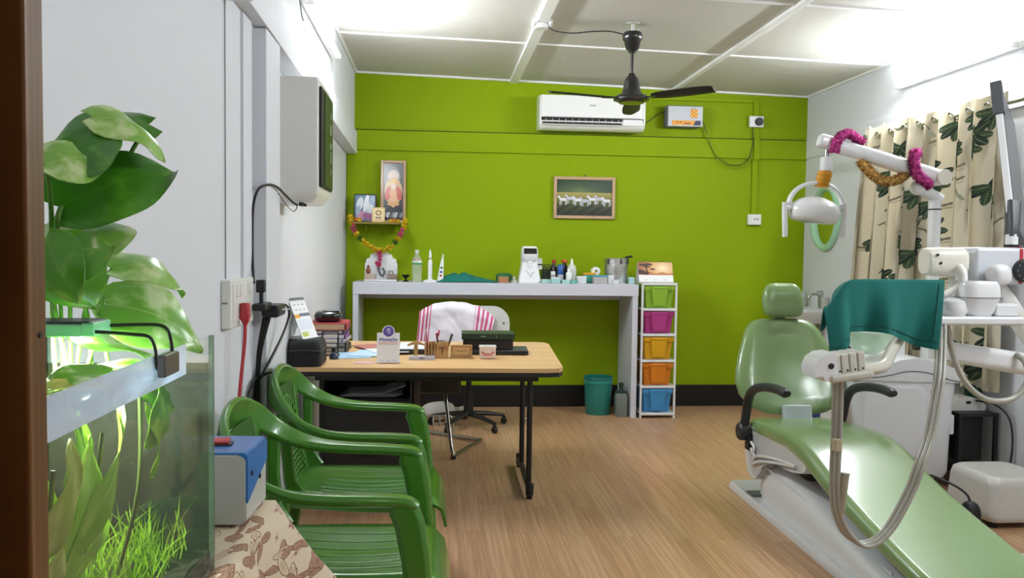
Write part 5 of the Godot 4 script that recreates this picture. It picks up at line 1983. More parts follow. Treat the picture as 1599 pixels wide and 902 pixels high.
	put("seat_cover", g, hexm("5a2f3e", 0.5), t, "maroon seat top")
	g = G.new()
	g.box(Vector3(-0.02, 0.414, -0.01), Vector3(0.26, 0.014, 0.24), 0.004)
	put("seat_plate", g, black, t)
	# little chrome hook rack on the floor behind
	t = thing("hook_stand", "low chrome wire stand with hooked feet on the floor under the desk", "stand", Vector3(0.70, 0, 0.98))
	g = G.new()
	g.tube(curve([Vector3(-0.12, 0.0, 0.06), Vector3(-0.11, 0.09, 0.05), Vector3(-0.06, 0.115, 0.02), Vector3(0.1, 0.115, 0.0), Vector3(0.15, 0.1, 0.02), Vector3(0.16, 0.0, 0.05)]), 0.008, 8)
	for e in [-0.06, 0.0, 0.05, 0.1]:
		g.tube([Vector3(e, 0.113, 0.01), Vector3(e + 0.005, 0.04, 0.04)], 0.007, 8)
	put("wire_frame", g, ch, t)
	var grp := "white bundles on the floor behind the desk"
	for e in [[0.74, 0.62, 0.14, 0.075, "large crumpled white bundle on the floor behind the chrome stool"], [0.965, 0.5, 0.075, 0.045, "small rounded white bundle on the floor right of the crumpled one"]]:
		g = G.new()
		g.blob(Vector3(0, e[3], 0), Vector3(e[2], e[3], 0.08), 0.8, 0.7, Basis(Vector3(0, 0, 1), 0.1), 24, 14)
		var o := put("white_bundle", g, hexm("cfccc4", 0.8), null)
		o.position = Vector3(e[0], 0.008, e[1])
		tag(o, e[4], "bundle", grp)
	g = G.new()
	g.blob(Vector3(0, 0.012, 0), Vector3(0.035, 0.012, 0.03), 0.8, 0.8)
	var w := put("floor_wipe", g, hexm("c9bda8", 0.8), null)
	w.position = Vector3(1.47, 0.0, 0.62)
	tag(w, "small crumpled white tissue lying on the floor right of the desk leg", "tissue")

# ---------------------------------------------------------------- aquarium on its cloth-covered stand
func leaf_image(base: Color, pale: Color, amount: float, seed_: int) -> Image:
	var im := canvas(128, 192, base)
	var n := FastNoiseLite.new()
	n.seed = seed_
	n.frequency = 0.011
	for y in 192:
		for x in 128:
			var s := absf(x - 64.0) / 64.0
			var streak := n.get_noise_2d(x * 0.9, y * 0.8)
			var c := base.lerp(pale, clampf((streak + amount - 0.3) * 2.2, 0, 1))
			var vein := fposmod(y + s * 46.0, 21.0)
			if vein < 1.6 and s > 0.05:
				c = c.lerp(pale, 0.1)
			if s < 0.025:
				c = c.lerp(pale, 0.4)
			im.set_pixel(x, y, c)
	return im

# a leaf from its foot to its tip; up is the side that faces the sky, curl bends it down, fold lifts its sides
func leaf(g: G, a: Vector3, b: Vector3, up: Vector3, w: float, curl := 0.15, fold := 0.25, heart := 1.0, seed_ := 0):
	var l := a.distance_to(b)
	var d := (b - a) / l
	var s := d.cross(up).normalized()
	var n := s.cross(d)
	var rows := []
	var ph := seed_ * 1.7
	for i in 13:
		var t := i / 12.0
		var hw := w * 0.5 * pow(sin(PI * pow(clampf(t * 0.985 + 0.012, 0, 1), 0.58)), 0.8)
		var row := []
		for j in 9:
			var q := j / 4.0 - 1.0
			var back := -heart * 0.12 * l * absf(q) * pow(1.0 - t, 4.0)
			var p := a + d * (t * l + back) + s * (q * hw)
			p += n * (curl * l * (sin(PI * t) - 0.9 * t * t) + fold * hw * (absf(q) - 0.35) + 0.035 * l * sin(t * 9.0 + ph + q * 2.0) * absf(q))
			row.append(p)
		rows.append(row)
	g.slab(rows, 0.0012)

func aquarium():
	# stand and cloth
	var t := thing("aquarium_stand", "low wooden table under the patterned cloth, carrying the aquarium", "table", Vector3(0.142, 0, 6.02))
	var g := G.new()
	g.box(Vector3(0, 0.735, 0), Vector3(0.34, 0.04, 1.3), 0.004)
	put("tabletop", g, hexm("4d3a2c", 0.6), t)
	for sx in [-1.0, 1.0]:
		for sz in [-1.0, 1.0]:
			g = G.new()
			g.box(Vector3(0.13 * sx, 0.3575, 0.58 * sz), Vector3(0.05, 0.715, 0.05), 0.004)
			put("leg", g, hexm("4d3a2c", 0.6), t)
	var im := canvas(512, 512, Color("d3c3a9"))
	var rng := RandomNumberGenerator.new()
	rng.seed = 77
	for k in 70:
		var x := rng.randf_range(0, 512)
		var y := rng.randf_range(0, 512)
		var a := rng.randf_range(0, TAU)
		var rx := rng.randf_range(26, 52)
		var ry := rng.randf_range(11, 19)
		disc(im, x, y, rx + 3, ry + 3, Color("6f4a3c"), a)
		disc(im, x, y, rx, ry, Color("a98770") if k % 3 else Color("cdbb9e"), a)
		if k % 3:
			for q in 70:
				var u := rng.randf_range(-0.9, 0.9)
				var w := rng.randf_range(-0.9, 0.9)
				if u * u + w * w < 0.8:
					disc(im, x + cos(a) * u * rx - sin(a) * w * ry, y + sin(a) * u * rx + cos(a) * w * ry, 1.6, 1.6, Color("6d4636") if q % 2 else Color("8d6551"))
		else:
			disc(im, x, y, rx * 0.6, ry * 0.55, Color("bfa98c"), a)
	for k in 14:
		var x := rng.randf_range(0, 512)
		var y := rng.randf_range(0, 512)
		disc(im, x, y, 26, 9, Color(0.78, 0.5, 0.52, 0.35), rng.randf_range(0, TAU))
		for q in 6:
			var a := TAU * q / 6.0
			stroke(im, [Vector2(x, y), Vector2(x + cos(a) * 9, y + sin(a) * 9)], 1.2, Color("54382c"))
	var cm := tex(im, 0.9)
	cm.uv1_scale = Vector3(4.2, 2.6, 1)
	g = G.new()
	var rows := []
	for i in 44:
		var z := lerpf(5.335, 6.70, i / 43.0)
		var row := []
		for j in 30:
			var s := j / 29.0 * 0.95
			var p: Vector3
			if s < 0.36:
				p = Vector3(-0.03 + s * 0.944, 0.7665 + 0.0025 * sin(z * 40.0 + s * 30.0) * smoothstep(0.28, 0.34, s), z)
			else:
				var h := s - 0.36
				var flare := 0.55 * exp(-(z - 5.335) * 5.5) + 0.22 + 0.13 * sin(z * 21.0 + 0.6) + 0.06 * sin(z * 47.0)
				p = Vector3(0.31 + h * flare * 0.8, 0.7665 - h * sqrt(maxf(0.1, 1.0 - flare * flare * 0.64)), z - h * 0.18 * exp(-(z - 5.335) * 4.0))
				p.y -= 0.006 * minf(h * 10.0, 1.0)
			row.append(p)
		rows.append(row)
	g.slab(rows, 0.0025, true)
	tag(put("tablecloth", g, cm), "cream and brown leaf-patterned tablecloth hanging over the aquarium stand", "tablecloth")
	# blue and grey stabiliser box
	t = thing("stabilizer_box", "blue and pale grey mains stabilizer box with a red switch, on the patterned cloth", "stabilizer", Vector3(0.178, 0.7705, 5.46), -0.05)
	g = G.new()
	var sec := rrect(0.226, 0.162, 0.016, 5)
	g.prism(sec, 0.17, Transform3D(Basis.IDENTITY, Vector3(0, 0.086, -0.004)))
	put("case", g, gloss("c3c5c0", 0.4, 0.3), t)
	g = G.new()
	g.prism(rrect(0.222, 0.154, 0.016, 5), 0.006, Transform3D(Basis.IDENTITY, Vector3(0, 0.085, 0.083)))
	put("front_plate", g, gloss("b9bcb8", 0.4, 0.3), t)
	g = G.new()
	var blue := gloss("2f6fb8", 0.4, 0.3)
	var cover := []
	for zz in [-0.09, 0.082]:
		var row := []
		for p in rrect(0.232, 0.168, 0.018, 5):
			row.append(Vector3(p.x, 0.086 + p.y, zz))
		cover.append(row)
	g.box(Vector3(0, 0.1665, -0.004), Vector3(0.206, 0.007, 0.172), 0.003)
	put("top_cover", g, blue, t, "blue top cover")
	for s in [-1.0, 1.0]:
		g = G.new()
		g.prism(poly([-0.082, 0.055, 0.09, 0.115, 0.09, 0.158, 0.076, 0.168, -0.068, 0.168, -0.082, 0.158]) if s > 0 else poly([-0.09, 0.115, 0.082, 0.055, 0.082, 0.158, 0.068, 0.168, -0.076, 0.168, -0.09, 0.158]), 0.005, Transform3D(Basis(V, PI / 2 * s), Vector3(0.1135 * s, 0.0, 0)))
		put("side_cover", g, blue, t, "blue slanted side cover")
	g = G.new()
	g.tube([Vector3(0.104, 0.160, -0.088), Vector3(0.104, 0.160, 0.082)], 0.0098, 14)
	g.tube([Vector3(-0.104, 0.160, -0.088), Vector3(-0.104, 0.160, 0.082)], 0.0098, 14)
	put("cover_edge", g, blue, t)
	g = G.new()
	g.box(Vector3(0.035, 0.1715, 0.005), Vector3(0.05, 0.004, 0.036), 0.001, Basis(V, 0.1))
	var sw := put("switch_frame", g, hexm("101012", 0.5), t)
	g = G.new()
	g.box(Vector3(0.035, 0.178, 0.004), Vector3(0.038, 0.012, 0.022), 0.004, Basis(V, 0.1) * Basis(Vector3(1, 0, 0), 0.3))
	put("switch_rocker", g, gloss("c0303c", 0.25, 0.7), sw, "red rocker switch")
	for e in [[0.05, 0.115], [-0.02, 0.09]]:
		g = G.new()
		g.tube([Vector3(0.114, e[1], e[0]), Vector3(0.118, e[1], e[0])], 0.006, 10)
		put("screw", g, hexm("151515", 0.5), t)

	# tank
	var x0 := -0.028
	var x1 := 0.28
	var z0 := 5.80
	var z1 := 6.64
	var y0 := 0.772
	var y1 := 1.232
	var yw := 1.178
	t = thing("aquarium", "glass aquarium with greenery and a water line, standing on the patterned cloth by the doorway", "aquarium", Vector3((x0 + x1) / 2, y0, (z0 + z1) / 2))
	var c := t.position
	var gm := glass("bfe0cc", 0.03, 0.03, 0.28)
	var th := 0.006
	for e in [[Vector3(x1 - th, y0, z0), Vector3(x1, y1, z1), "front_pane"], [Vector3(x0, y0, z0), Vector3(x1 - th, y1, z0 + th), "end_pane"], [Vector3(x0, y0, z1 - th), Vector3(x1 - th, y1, z1), "end_pane"]]:
		g = G.new()
		g.bb(e[0] - c, e[1] - c)
		put(e[2], g, gm, t)
	g = G.new()
	g.bb(Vector3(x0, y0, z0 + th) - c, Vector3(x0 + th, y1, z1 - th) - c)
	put("back_pane", g, rough_up(hexm("1d2312", 0.7), noise_tex(61, 0.03, true), 3.0, 0.3), t, "algae-covered back pane")
	g = G.new()
	g.bb(Vector3(x0 + th, y0 + 0.0005, z0 + th) - c, Vector3(x1 - th, y0 + 0.006, z1 - th) - c)
	put("bottom_pane", g, hexm("3f4a40", 0.5), t)
	im = canvas(96, 128, Color("4c5530"))  # murk of the water put into a film, darker towards the bottom
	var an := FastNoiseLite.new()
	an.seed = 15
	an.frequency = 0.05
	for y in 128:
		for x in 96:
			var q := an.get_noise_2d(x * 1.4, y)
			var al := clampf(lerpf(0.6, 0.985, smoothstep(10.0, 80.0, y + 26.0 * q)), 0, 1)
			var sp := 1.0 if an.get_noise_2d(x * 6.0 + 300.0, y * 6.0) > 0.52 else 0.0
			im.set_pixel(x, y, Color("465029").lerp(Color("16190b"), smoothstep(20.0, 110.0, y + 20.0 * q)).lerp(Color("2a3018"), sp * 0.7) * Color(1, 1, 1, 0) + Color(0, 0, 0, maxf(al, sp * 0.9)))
	var murk := tex(im, 0.7)
	murk.transparency = BaseMaterial3D.TRANSPARENCY_ALPHA
	g = G.new()
	var ea := [Vector3(x0 + th, yw, z0 + th + 0.0012) - c, Vector3(x1 - th - 0.002, yw, z0 + th + 0.0012) - c, Vector3(x1 - th - 0.002, y0 + 0.01, z0 + th + 0.0012) - c, Vector3(x0 + th, y0 + 0.01, z0 + th + 0.0012) - c]
	g.quad(ea[0], ea[1], ea[2], ea[3], Vector3(0, 0, 1))
	put("murk_film", g, murk, t, "olive film for the murky water at the far end pane, spotted with algae")
	g = G.new()
	for e in [[x1 - 0.003, z0 + 0.003], [x0 + 0.003, z0 + 0.003], [x1 - 0.003, z1 - 0.003]]:
		g.bb(Vector3(e[0] - 0.005, y0, e[1] - 0.005) - c, Vector3(e[0] + 0.0045, y1 - 0.001, e[1] + 0.005) - c, 0.002)
	put("sealed_edges", g, glass("5d7862", 0.55, 0.2), t)
	g = G.new()
	g.bb(Vector3(x0 + th + 0.001, y0 + 0.04, z0 + th + 0.001) - c, Vector3(x1 - th - 0.0015, yw, z1 - th - 0.001) - c)
	put("water", g, glass("121a06", 0.36, 0.02, 0.0), t)
	# lamp glare on water-stained glass above the water line, painted as pale film
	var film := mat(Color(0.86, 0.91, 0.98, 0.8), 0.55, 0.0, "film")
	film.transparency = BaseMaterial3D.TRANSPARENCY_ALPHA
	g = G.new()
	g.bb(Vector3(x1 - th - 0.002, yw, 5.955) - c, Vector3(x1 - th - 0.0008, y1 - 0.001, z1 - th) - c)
	put("glare_film", g, film, t, "pale film painting lamp glare on the water-stained dry glass")
	# bed
	g = G.new()
	var B := []
	var nz := FastNoiseLite.new()
	nz.seed = 8
	nz.frequency = 6.0
	for i in 14:
		var row := []
		for j in 30:
			var x := lerpf(x0 + th + 0.001, x1 - th - 0.002, i / 13.0)
			var z := lerpf(z0 + th + 0.001, z1 - th - 0.002, j / 29.0)
			row.append(Vector3(x, y0 + 0.045 + 0.022 * nz.get_noise_2d(x, z) + 0.03 * smoothstep(0.1, -0.03, x), z) - c)
		B.append(row)
	g.slab(B, 0.03, true)
	put("gravel_bed", g, rough_up(hexm("2c2418", 0.9), noise_tex(62, 0.2, true, 128), 9.0, 0.8), t)
	g = G.new()
	band(g, [[Vector3(0.02, y0 + 0.05, 6.5) - c, V, 0.1, 0.07], [Vector3(0.06, y0 + 0.1, 6.36) - c, V, 0.13, 0.08], [Vector3(0.08, y0 + 0.085, 6.2) - c, V, 0.08, 0.07], [Vector3(0.1, y0 + 0.05, 6.08) - c, V, 0.03, 0.04]], 5, 0.49)
	put("driftwood", g, rough_up(hexm("241a10", 0.9), noise_tex(63, 0.06, true, 128), 6.0, 0.8), t)
	# hair grass: nobody could count the blades
	g = G.new()
	rng.seed = 5
	for k in 900:
		var z := rng.randf_range(5.81, 6.45)
		var x := rng.randf_range(0.03, 0.235)
		var h := rng.randf_range(0.05, 0.15) * (1.0 - 0.35 * smoothstep(6.1, 6.4, z))
		var p := Vector3(x, y0 + 0.045, z) - c
		var d := Vector3(rng.randf_range(-0.5, 0.5), 1.0, rng.randf_range(-0.55, 0.4)).normalized()
		var b := Vector3(rng.randf_range(-1, 1), -0.5, rng.randf_range(-1, 1)) * h * 0.3
		var s := Vector3(rng.randf_range(-1, 1), 0, rng.randf_range(-1, 1)).normalized() * 0.0014
		var q := p + d * h * 0.55 + b * 0.15
		var r := p + d * h + b
		var n := s.cross(d).normalized()
		for f in [1.0]:
			g.tri(p - s, p + s, q + s, n, n, n)
			g.tri(p - s, q + s, q - s, n, n, n)
			g.tri(q - s, q + s, r, n, n, n)
	var gr := hexm("86ad1c", 0.6)
	gr.backlight_enabled = true
	gr.backlight = Color(0.35, 0.5, 0.05)
	put("hair_grass", g, gr, t).set_meta("kind", "stuff")
	# water plants
	var sword := []
	for e in [["9acb1e", "c6e64e", 0.3], ["6ea41a", "a2c83c", 0.2], ["b9c23c", "e3dd7a", 0.4]]:
		var m := tex(leaf_image(Color(e[0]), Color(e[1]), e[2], 30 + sword.size()), 0.45)
		m.backlight_enabled = true
		m.backlight = Color(0.45, 0.55, 0.08)
		sword.append(m)
	var W := [
		[Vector3(0.19, 0.93, 6.30), Vector3(0.21, 1.12, 6.17), 0.055, 0],
		[Vector3(0.18, 0.95, 6.33), Vector3(0.16, 1.16, 6.28), 0.05, 0],
		[Vector3(0.2, 0.96, 6.28), Vector3(0.23, 1.15, 6.09), 0.03, 0],
		[Vector3(0.2, 1.0, 6.34), Vector3(0.21, 1.13, 6.24), 0.045, 2],
		[Vector3(0.2, 0.93, 6.27), Vector3(0.22, 1.02, 6.14), 0.022, 0],
		[Vector3(0.22, 1.06, 6.0), Vector3(0.235, 1.165, 5.96), 0.05, 1],
		[Vector3(0.2, 1.16, 6.0), Vector3(0.23, 1.12, 5.9), 0.05, 1],
		[Vector3(0.2, 1.13, 5.93), Vector3(0.23, 1.1, 5.86), 0.045, 1],
		[Vector3(0.22, 1.13, 6.0), Vector3(0.23, 1.0, 5.97), 0.022, 0],
		[Vector3(0.21, 0.96, 6.36), Vector3(0.22, 1.01, 6.31), 0.03, 2],
		[Vector3(0.2, 1.02, 6.47), Vector3(0.22, 1.06, 6.42), 0.03, 0],
		[Vector3(0.2, 0.98, 6.49), Vector3(0.22, 1.0, 6.42), 0.03, 0],
		[Vector3(0.2, 0.93, 6.48), Vector3(0.23, 0.935, 6.36), 0.018, 0],
		[Vector3(0.17, 1.0, 6.2), Vector3(0.17, 1.15, 6.14), 0.05, 1],
		[Vector3(0.12, 0.95, 6.1), Vector3(0.15, 1.13, 6.06), 0.055, 1],
		[Vector3(0.21, 0.9, 6.38), Vector3(0.225, 0.98, 6.37), 0.022, 2]]
	for i in W.size():
		g = G.new()
		leaf(g, W[i][0] - c, W[i][1] - c, Vector3(1, 0.3, 0.2), W[i][2], 0.1, 0.2, 0.3, i)
		put("water_leaf", g, sword[W[i][3]], t)
	var stem := hexm("4d5c1e", 0.6)
	for e in [[Vector3(0.15, 0.82, 6.36), Vector3(0.19, 0.95, 6.32), Vector3(0.2, 1.1, 6.3)], [Vector3(0.16, 0.82, 6.38), Vector3(0.2, 1.0, 6.4), Vector3(0.21, 1.08, 6.45)], [Vector3(0.14, 0.82, 6.2), Vector3(0.2, 0.96, 6.2), Vector3(0.21, 1.12, 6.16)], [Vector3(0.17, 0.82, 6.02), Vector3(0.22, 1.0, 6.04), Vector3(0.21, 1.16, 6.0)], [Vector3(0.2, 0.82, 6.3), Vector3(0.22, 0.9, 6.33), Vector3(0.215, 0.98, 6.36)]]:
		g = G.new()
		g.tube(curve([e[0] - c, e[1] - c, e[2] - c]), 0.0035, 7)
		put("water_stem", g, stem, t)

	# clip-on lamp
	t = thing("aquarium_lamp", "slim clip-on aquarium lamp with black wire arms over the tank", "lamp", Vector3(0.18, 1.272, 6.09))
	g = G.new()
	g.bb(Vector3(-0.19, -0.002, -0.035), Vector3(0.0, 0.012, 0.035), 0.004)
	put("housing", g, hexm("3d4440", 0.4, 0.3), t)
	g = G.new()
	g.bb(Vector3(-0.188, -0.012, 0.031), Vector3(-0.012, 0.008, 0.037), 0.003)
	g.bb(Vector3(-0.014, -0.012, -0.034), Vector3(0.006, 0.010, 0.036), 0.003)
	put("rim_strip", g, gloss("84c89c", 0.35, 0.4), t, "pale green front strip")
	var em := mat(Color(1, 1, 1), 0.4, 0.0, "tanklamp")
	em.emission_enabled = true
	em.emission = Color(0.93, 1.0, 0.95)
	em.emission_energy_multiplier = 6.0
	g = G.new()
	g.bb(Vector3(-0.185, -0.008, -0.028), Vector3(-0.018, -0.003, 0.028))
	put("glowing_panel", g, em, t)
	g = G.new()
	g.tube(curve([Vector3(0.0, -0.004, 0.03), Vector3(0.06, -0.008, 0.03), Vector3(0.085, -0.012, 0.03), Vector3(0.094, -0.03, 0.03), Vector3(0.097, -0.06, 0.03), Vector3(0.104, -0.066, 0.02)], 4), 0.003, 8)
	put("wire_arm", g, hexm("0d0d0d", 0.4), t)
	g = G.new()
	g.tube(curve([Vector3(0.0, 0.0, -0.03), Vector3(0.07, 0.002, -0.03), Vector3(0.092, -0.004, -0.03), Vector3(0.099, -0.02, -0.03), Vector3(0.102, -0.05, -0.03)], 4), 0.003, 8)
	put("wire_arm", g, hexm("0d0d0d", 0.4), t)
	g = G.new()
	g.bb(Vector3(0.098, -0.075, -0.035), Vector3(0.112, -0.04, 0.035), 0.003)
	put("clip", g, hexm("77716c", 0.35, 0.6), t)
	var l := AreaLight3D.new()
	l.name = "aquarium_lamp_light"
	l.area_size = Vector2(0.16, 0.055)
	l.light_energy = 1.5
	l.light_color = Color(0.93, 1.0, 0.95)
	l.area_range = 6.0
	l.area_attenuation = 2.0
	l.shadow_enabled = true
	t.add_child(l)
	l.position = Vector3(-0.1, -0.0105, 0)
	l.rotation.x = -PI / 2

	# big pothos growing out of the tank
	var lm := []
	for e in [["3a7d12", "5c9e26", 0.12], ["5a9f20", "8cc04c", 0.28], ["86bc4c", "cfe4a6", 0.36], ["72b038", "d2e6ae", 0.36], ["a6b830", "e8d86a", 0.35]]:
		var m := tex(leaf_image(Color(e[0]), Color(e[1]), e[2], 50 + lm.size()), 0.3)
		m.backlight_enabled = true
		m.backlight = Color(0.2, 0.36, 0.04)
		m.clearcoat_enabled = true
		m.clearcoat = 0.35
		m.clearcoat_roughness = 0.2
		lm.append(m)
	t = thing("pothos_plant", "large leafy pothos plant climbing up out of the aquarium", "plant", Vector3(0.1, 1.14, 6.15))
	c = t.position
	var F := POTHOS
	for i in F.size():
		var e = F[i]
		g = G.new()
		leaf(g, e[0] - c, e[1] - c, e[2], e[3], e[5], e[6], 1.0, i)
		put("leaf", g, lm[e[4]], t)
	for e in STEMS:
		g = G.new()
		var p := []
		for q in e:
			p.append(q - c)
		g.tube(curve(p), 0.0036, 8)
		put("stem", g, hexm("4f7a22", 0.5), t)

var POTHOS := [
	[Vector3(0.240, 1.595, 6.040), Vector3(0.119, 1.563, 6.120), Vector3(0.05, 0.75, 0.65), 0.088, 0, 0.14, -0.20],
	[Vector3(0.201, 1.586, 6.160), Vector3(0.288, 1.546, 6.080), Vector3(0.10, 0.85, 0.70), 0.086, 2, 0.16, -0.25],
	[Vector3(0.160, 1.456, 6.180), Vector3(0.288, 1.530, 6.040), Vector3(0.20, 0.45, 0.88), 0.136, 0, 0.08, 0.08],
	[Vector3(0.172, 1.509, 6.250), Vector3(0.231, 1.527, 6.170), Vector3(0.00, 0.45, 0.90), 0.088, 2, 0.08, -0.15],
	[Vector3(0.186, 1.432, 6.140), Vector3(0.193, 1.363, 6.220), Vector3(0.10, 0.60, 0.85), 0.146, 2, 0.10, -0.10],
	[Vector3(0.174, 1.399, 6.240), Vector3(0.213, 1.306, 6.180), Vector3(0.20, 0.40, 0.95), 0.112, 1, 0.06, -0.08],
	[Vector3(0.212, 1.364, 6.120), Vector3(0.294, 1.333, 6.000), Vector3(-0.05, 0.70, 0.75), 0.094, 2, 0.16, -0.15],
	[Vector3(0.149, 1.300, 5.980), Vector3(0.297, 1.223, 5.900), Vector3(-0.05, 0.75, 0.75), 0.139, 3, 0.14, -0.10],
	[Vector3(0.152, 1.255, 6.110), Vector3(0.259, 1.212, 6.030), Vector3(0.00, 0.95, 0.30), 0.074, 3, 0.04, 0.08],
	[Vector3(0.159, 1.204, 6.160), Vector3(0.255, 1.211, 6.050), Vector3(0.00, 0.95, 0.30), 0.062, 3, 0.04, 0.06],
	[Vector3(0.190, 1.210, 6.300), Vector3(0.243, 1.199, 6.200), Vector3(0.00, 0.90, 0.60), 0.048, 4, 0.05, 0.10],
	[Vector3(0.199, 1.192, 6.320), Vector3(0.242, 1.191, 6.220), Vector3(0.00, 0.90, 0.60), 0.036, 4, 0.04, 0.10],
	[Vector3(0.195, 1.508, 6.220), Vector3(0.239, 1.569, 6.160), Vector3(0.00, 0.50, 0.85), 0.087, 0, 0.06, 0.10],
	[Vector3(0.194, 1.376, 6.240), Vector3(0.252, 1.400, 6.220), Vector3(0.00, 0.30, 0.95), 0.079, 1, 0.06, 0.10],
	[Vector3(0.185, 1.409, 6.280), Vector3(0.217, 1.320, 6.260), Vector3(0.00, 0.30, 0.95), 0.076, 1, 0.06, 0.10],
	[Vector3(0.242, 1.216, 6.220), Vector3(0.173, 1.212, 6.280), Vector3(0.00, 0.90, 0.50), 0.064, 3, 0.06, 0.10]]
var STEMS := [
	[Vector3(0.087, 1.146, 6.000), Vector3(0.085, 1.275, 6.000), Vector3(0.124, 1.363, 6.100), Vector3(0.166, 1.430, 6.200), Vector3(0.163, 1.456, 6.180)],
	[Vector3(0.100, 1.146, 6.000), Vector3(0.099, 1.275, 6.000), Vector3(0.144, 1.383, 6.100), Vector3(0.171, 1.479, 6.150), Vector3(0.192, 1.560, 6.150), Vector3(0.203, 1.586, 6.160)],
	[Vector3(0.134, 1.151, 6.000), Vector3(0.128, 1.275, 6.000), Vector3(0.145, 1.342, 6.080), Vector3(0.160, 1.403, 6.120), Vector3(0.181, 1.465, 6.100), Vector3(0.192, 1.499, 6.080)],
	[Vector3(0.165, 1.167, 6.000), Vector3(0.150, 1.275, 6.000), Vector3(0.186, 1.343, 6.080), Vector3(0.212, 1.364, 6.120)],
	[Vector3(0.108, 1.171, 6.020), Vector3(0.087, 1.276, 6.020), Vector3(0.133, 1.355, 6.150), Vector3(0.176, 1.397, 6.240)],
	[Vector3(0.086, 1.149, 6.020), Vector3(0.079, 1.287, 6.020), Vector3(0.158, 1.448, 6.200), Vector3(0.173, 1.509, 6.250)],
	[Vector3(0.113, 1.157, 6.000), Vector3(0.140, 1.243, 6.000), Vector3(0.151, 1.297, 5.980)],
	[Vector3(0.103, 1.151, 6.000), Vector3(0.122, 1.286, 6.000), Vector3(0.172, 1.343, 6.080), Vector3(0.188, 1.430, 6.140)],
	[Vector3(0.202, 1.484, 6.080), Vector3(0.216, 1.548, 6.050), Vector3(0.238, 1.594, 6.040)]]

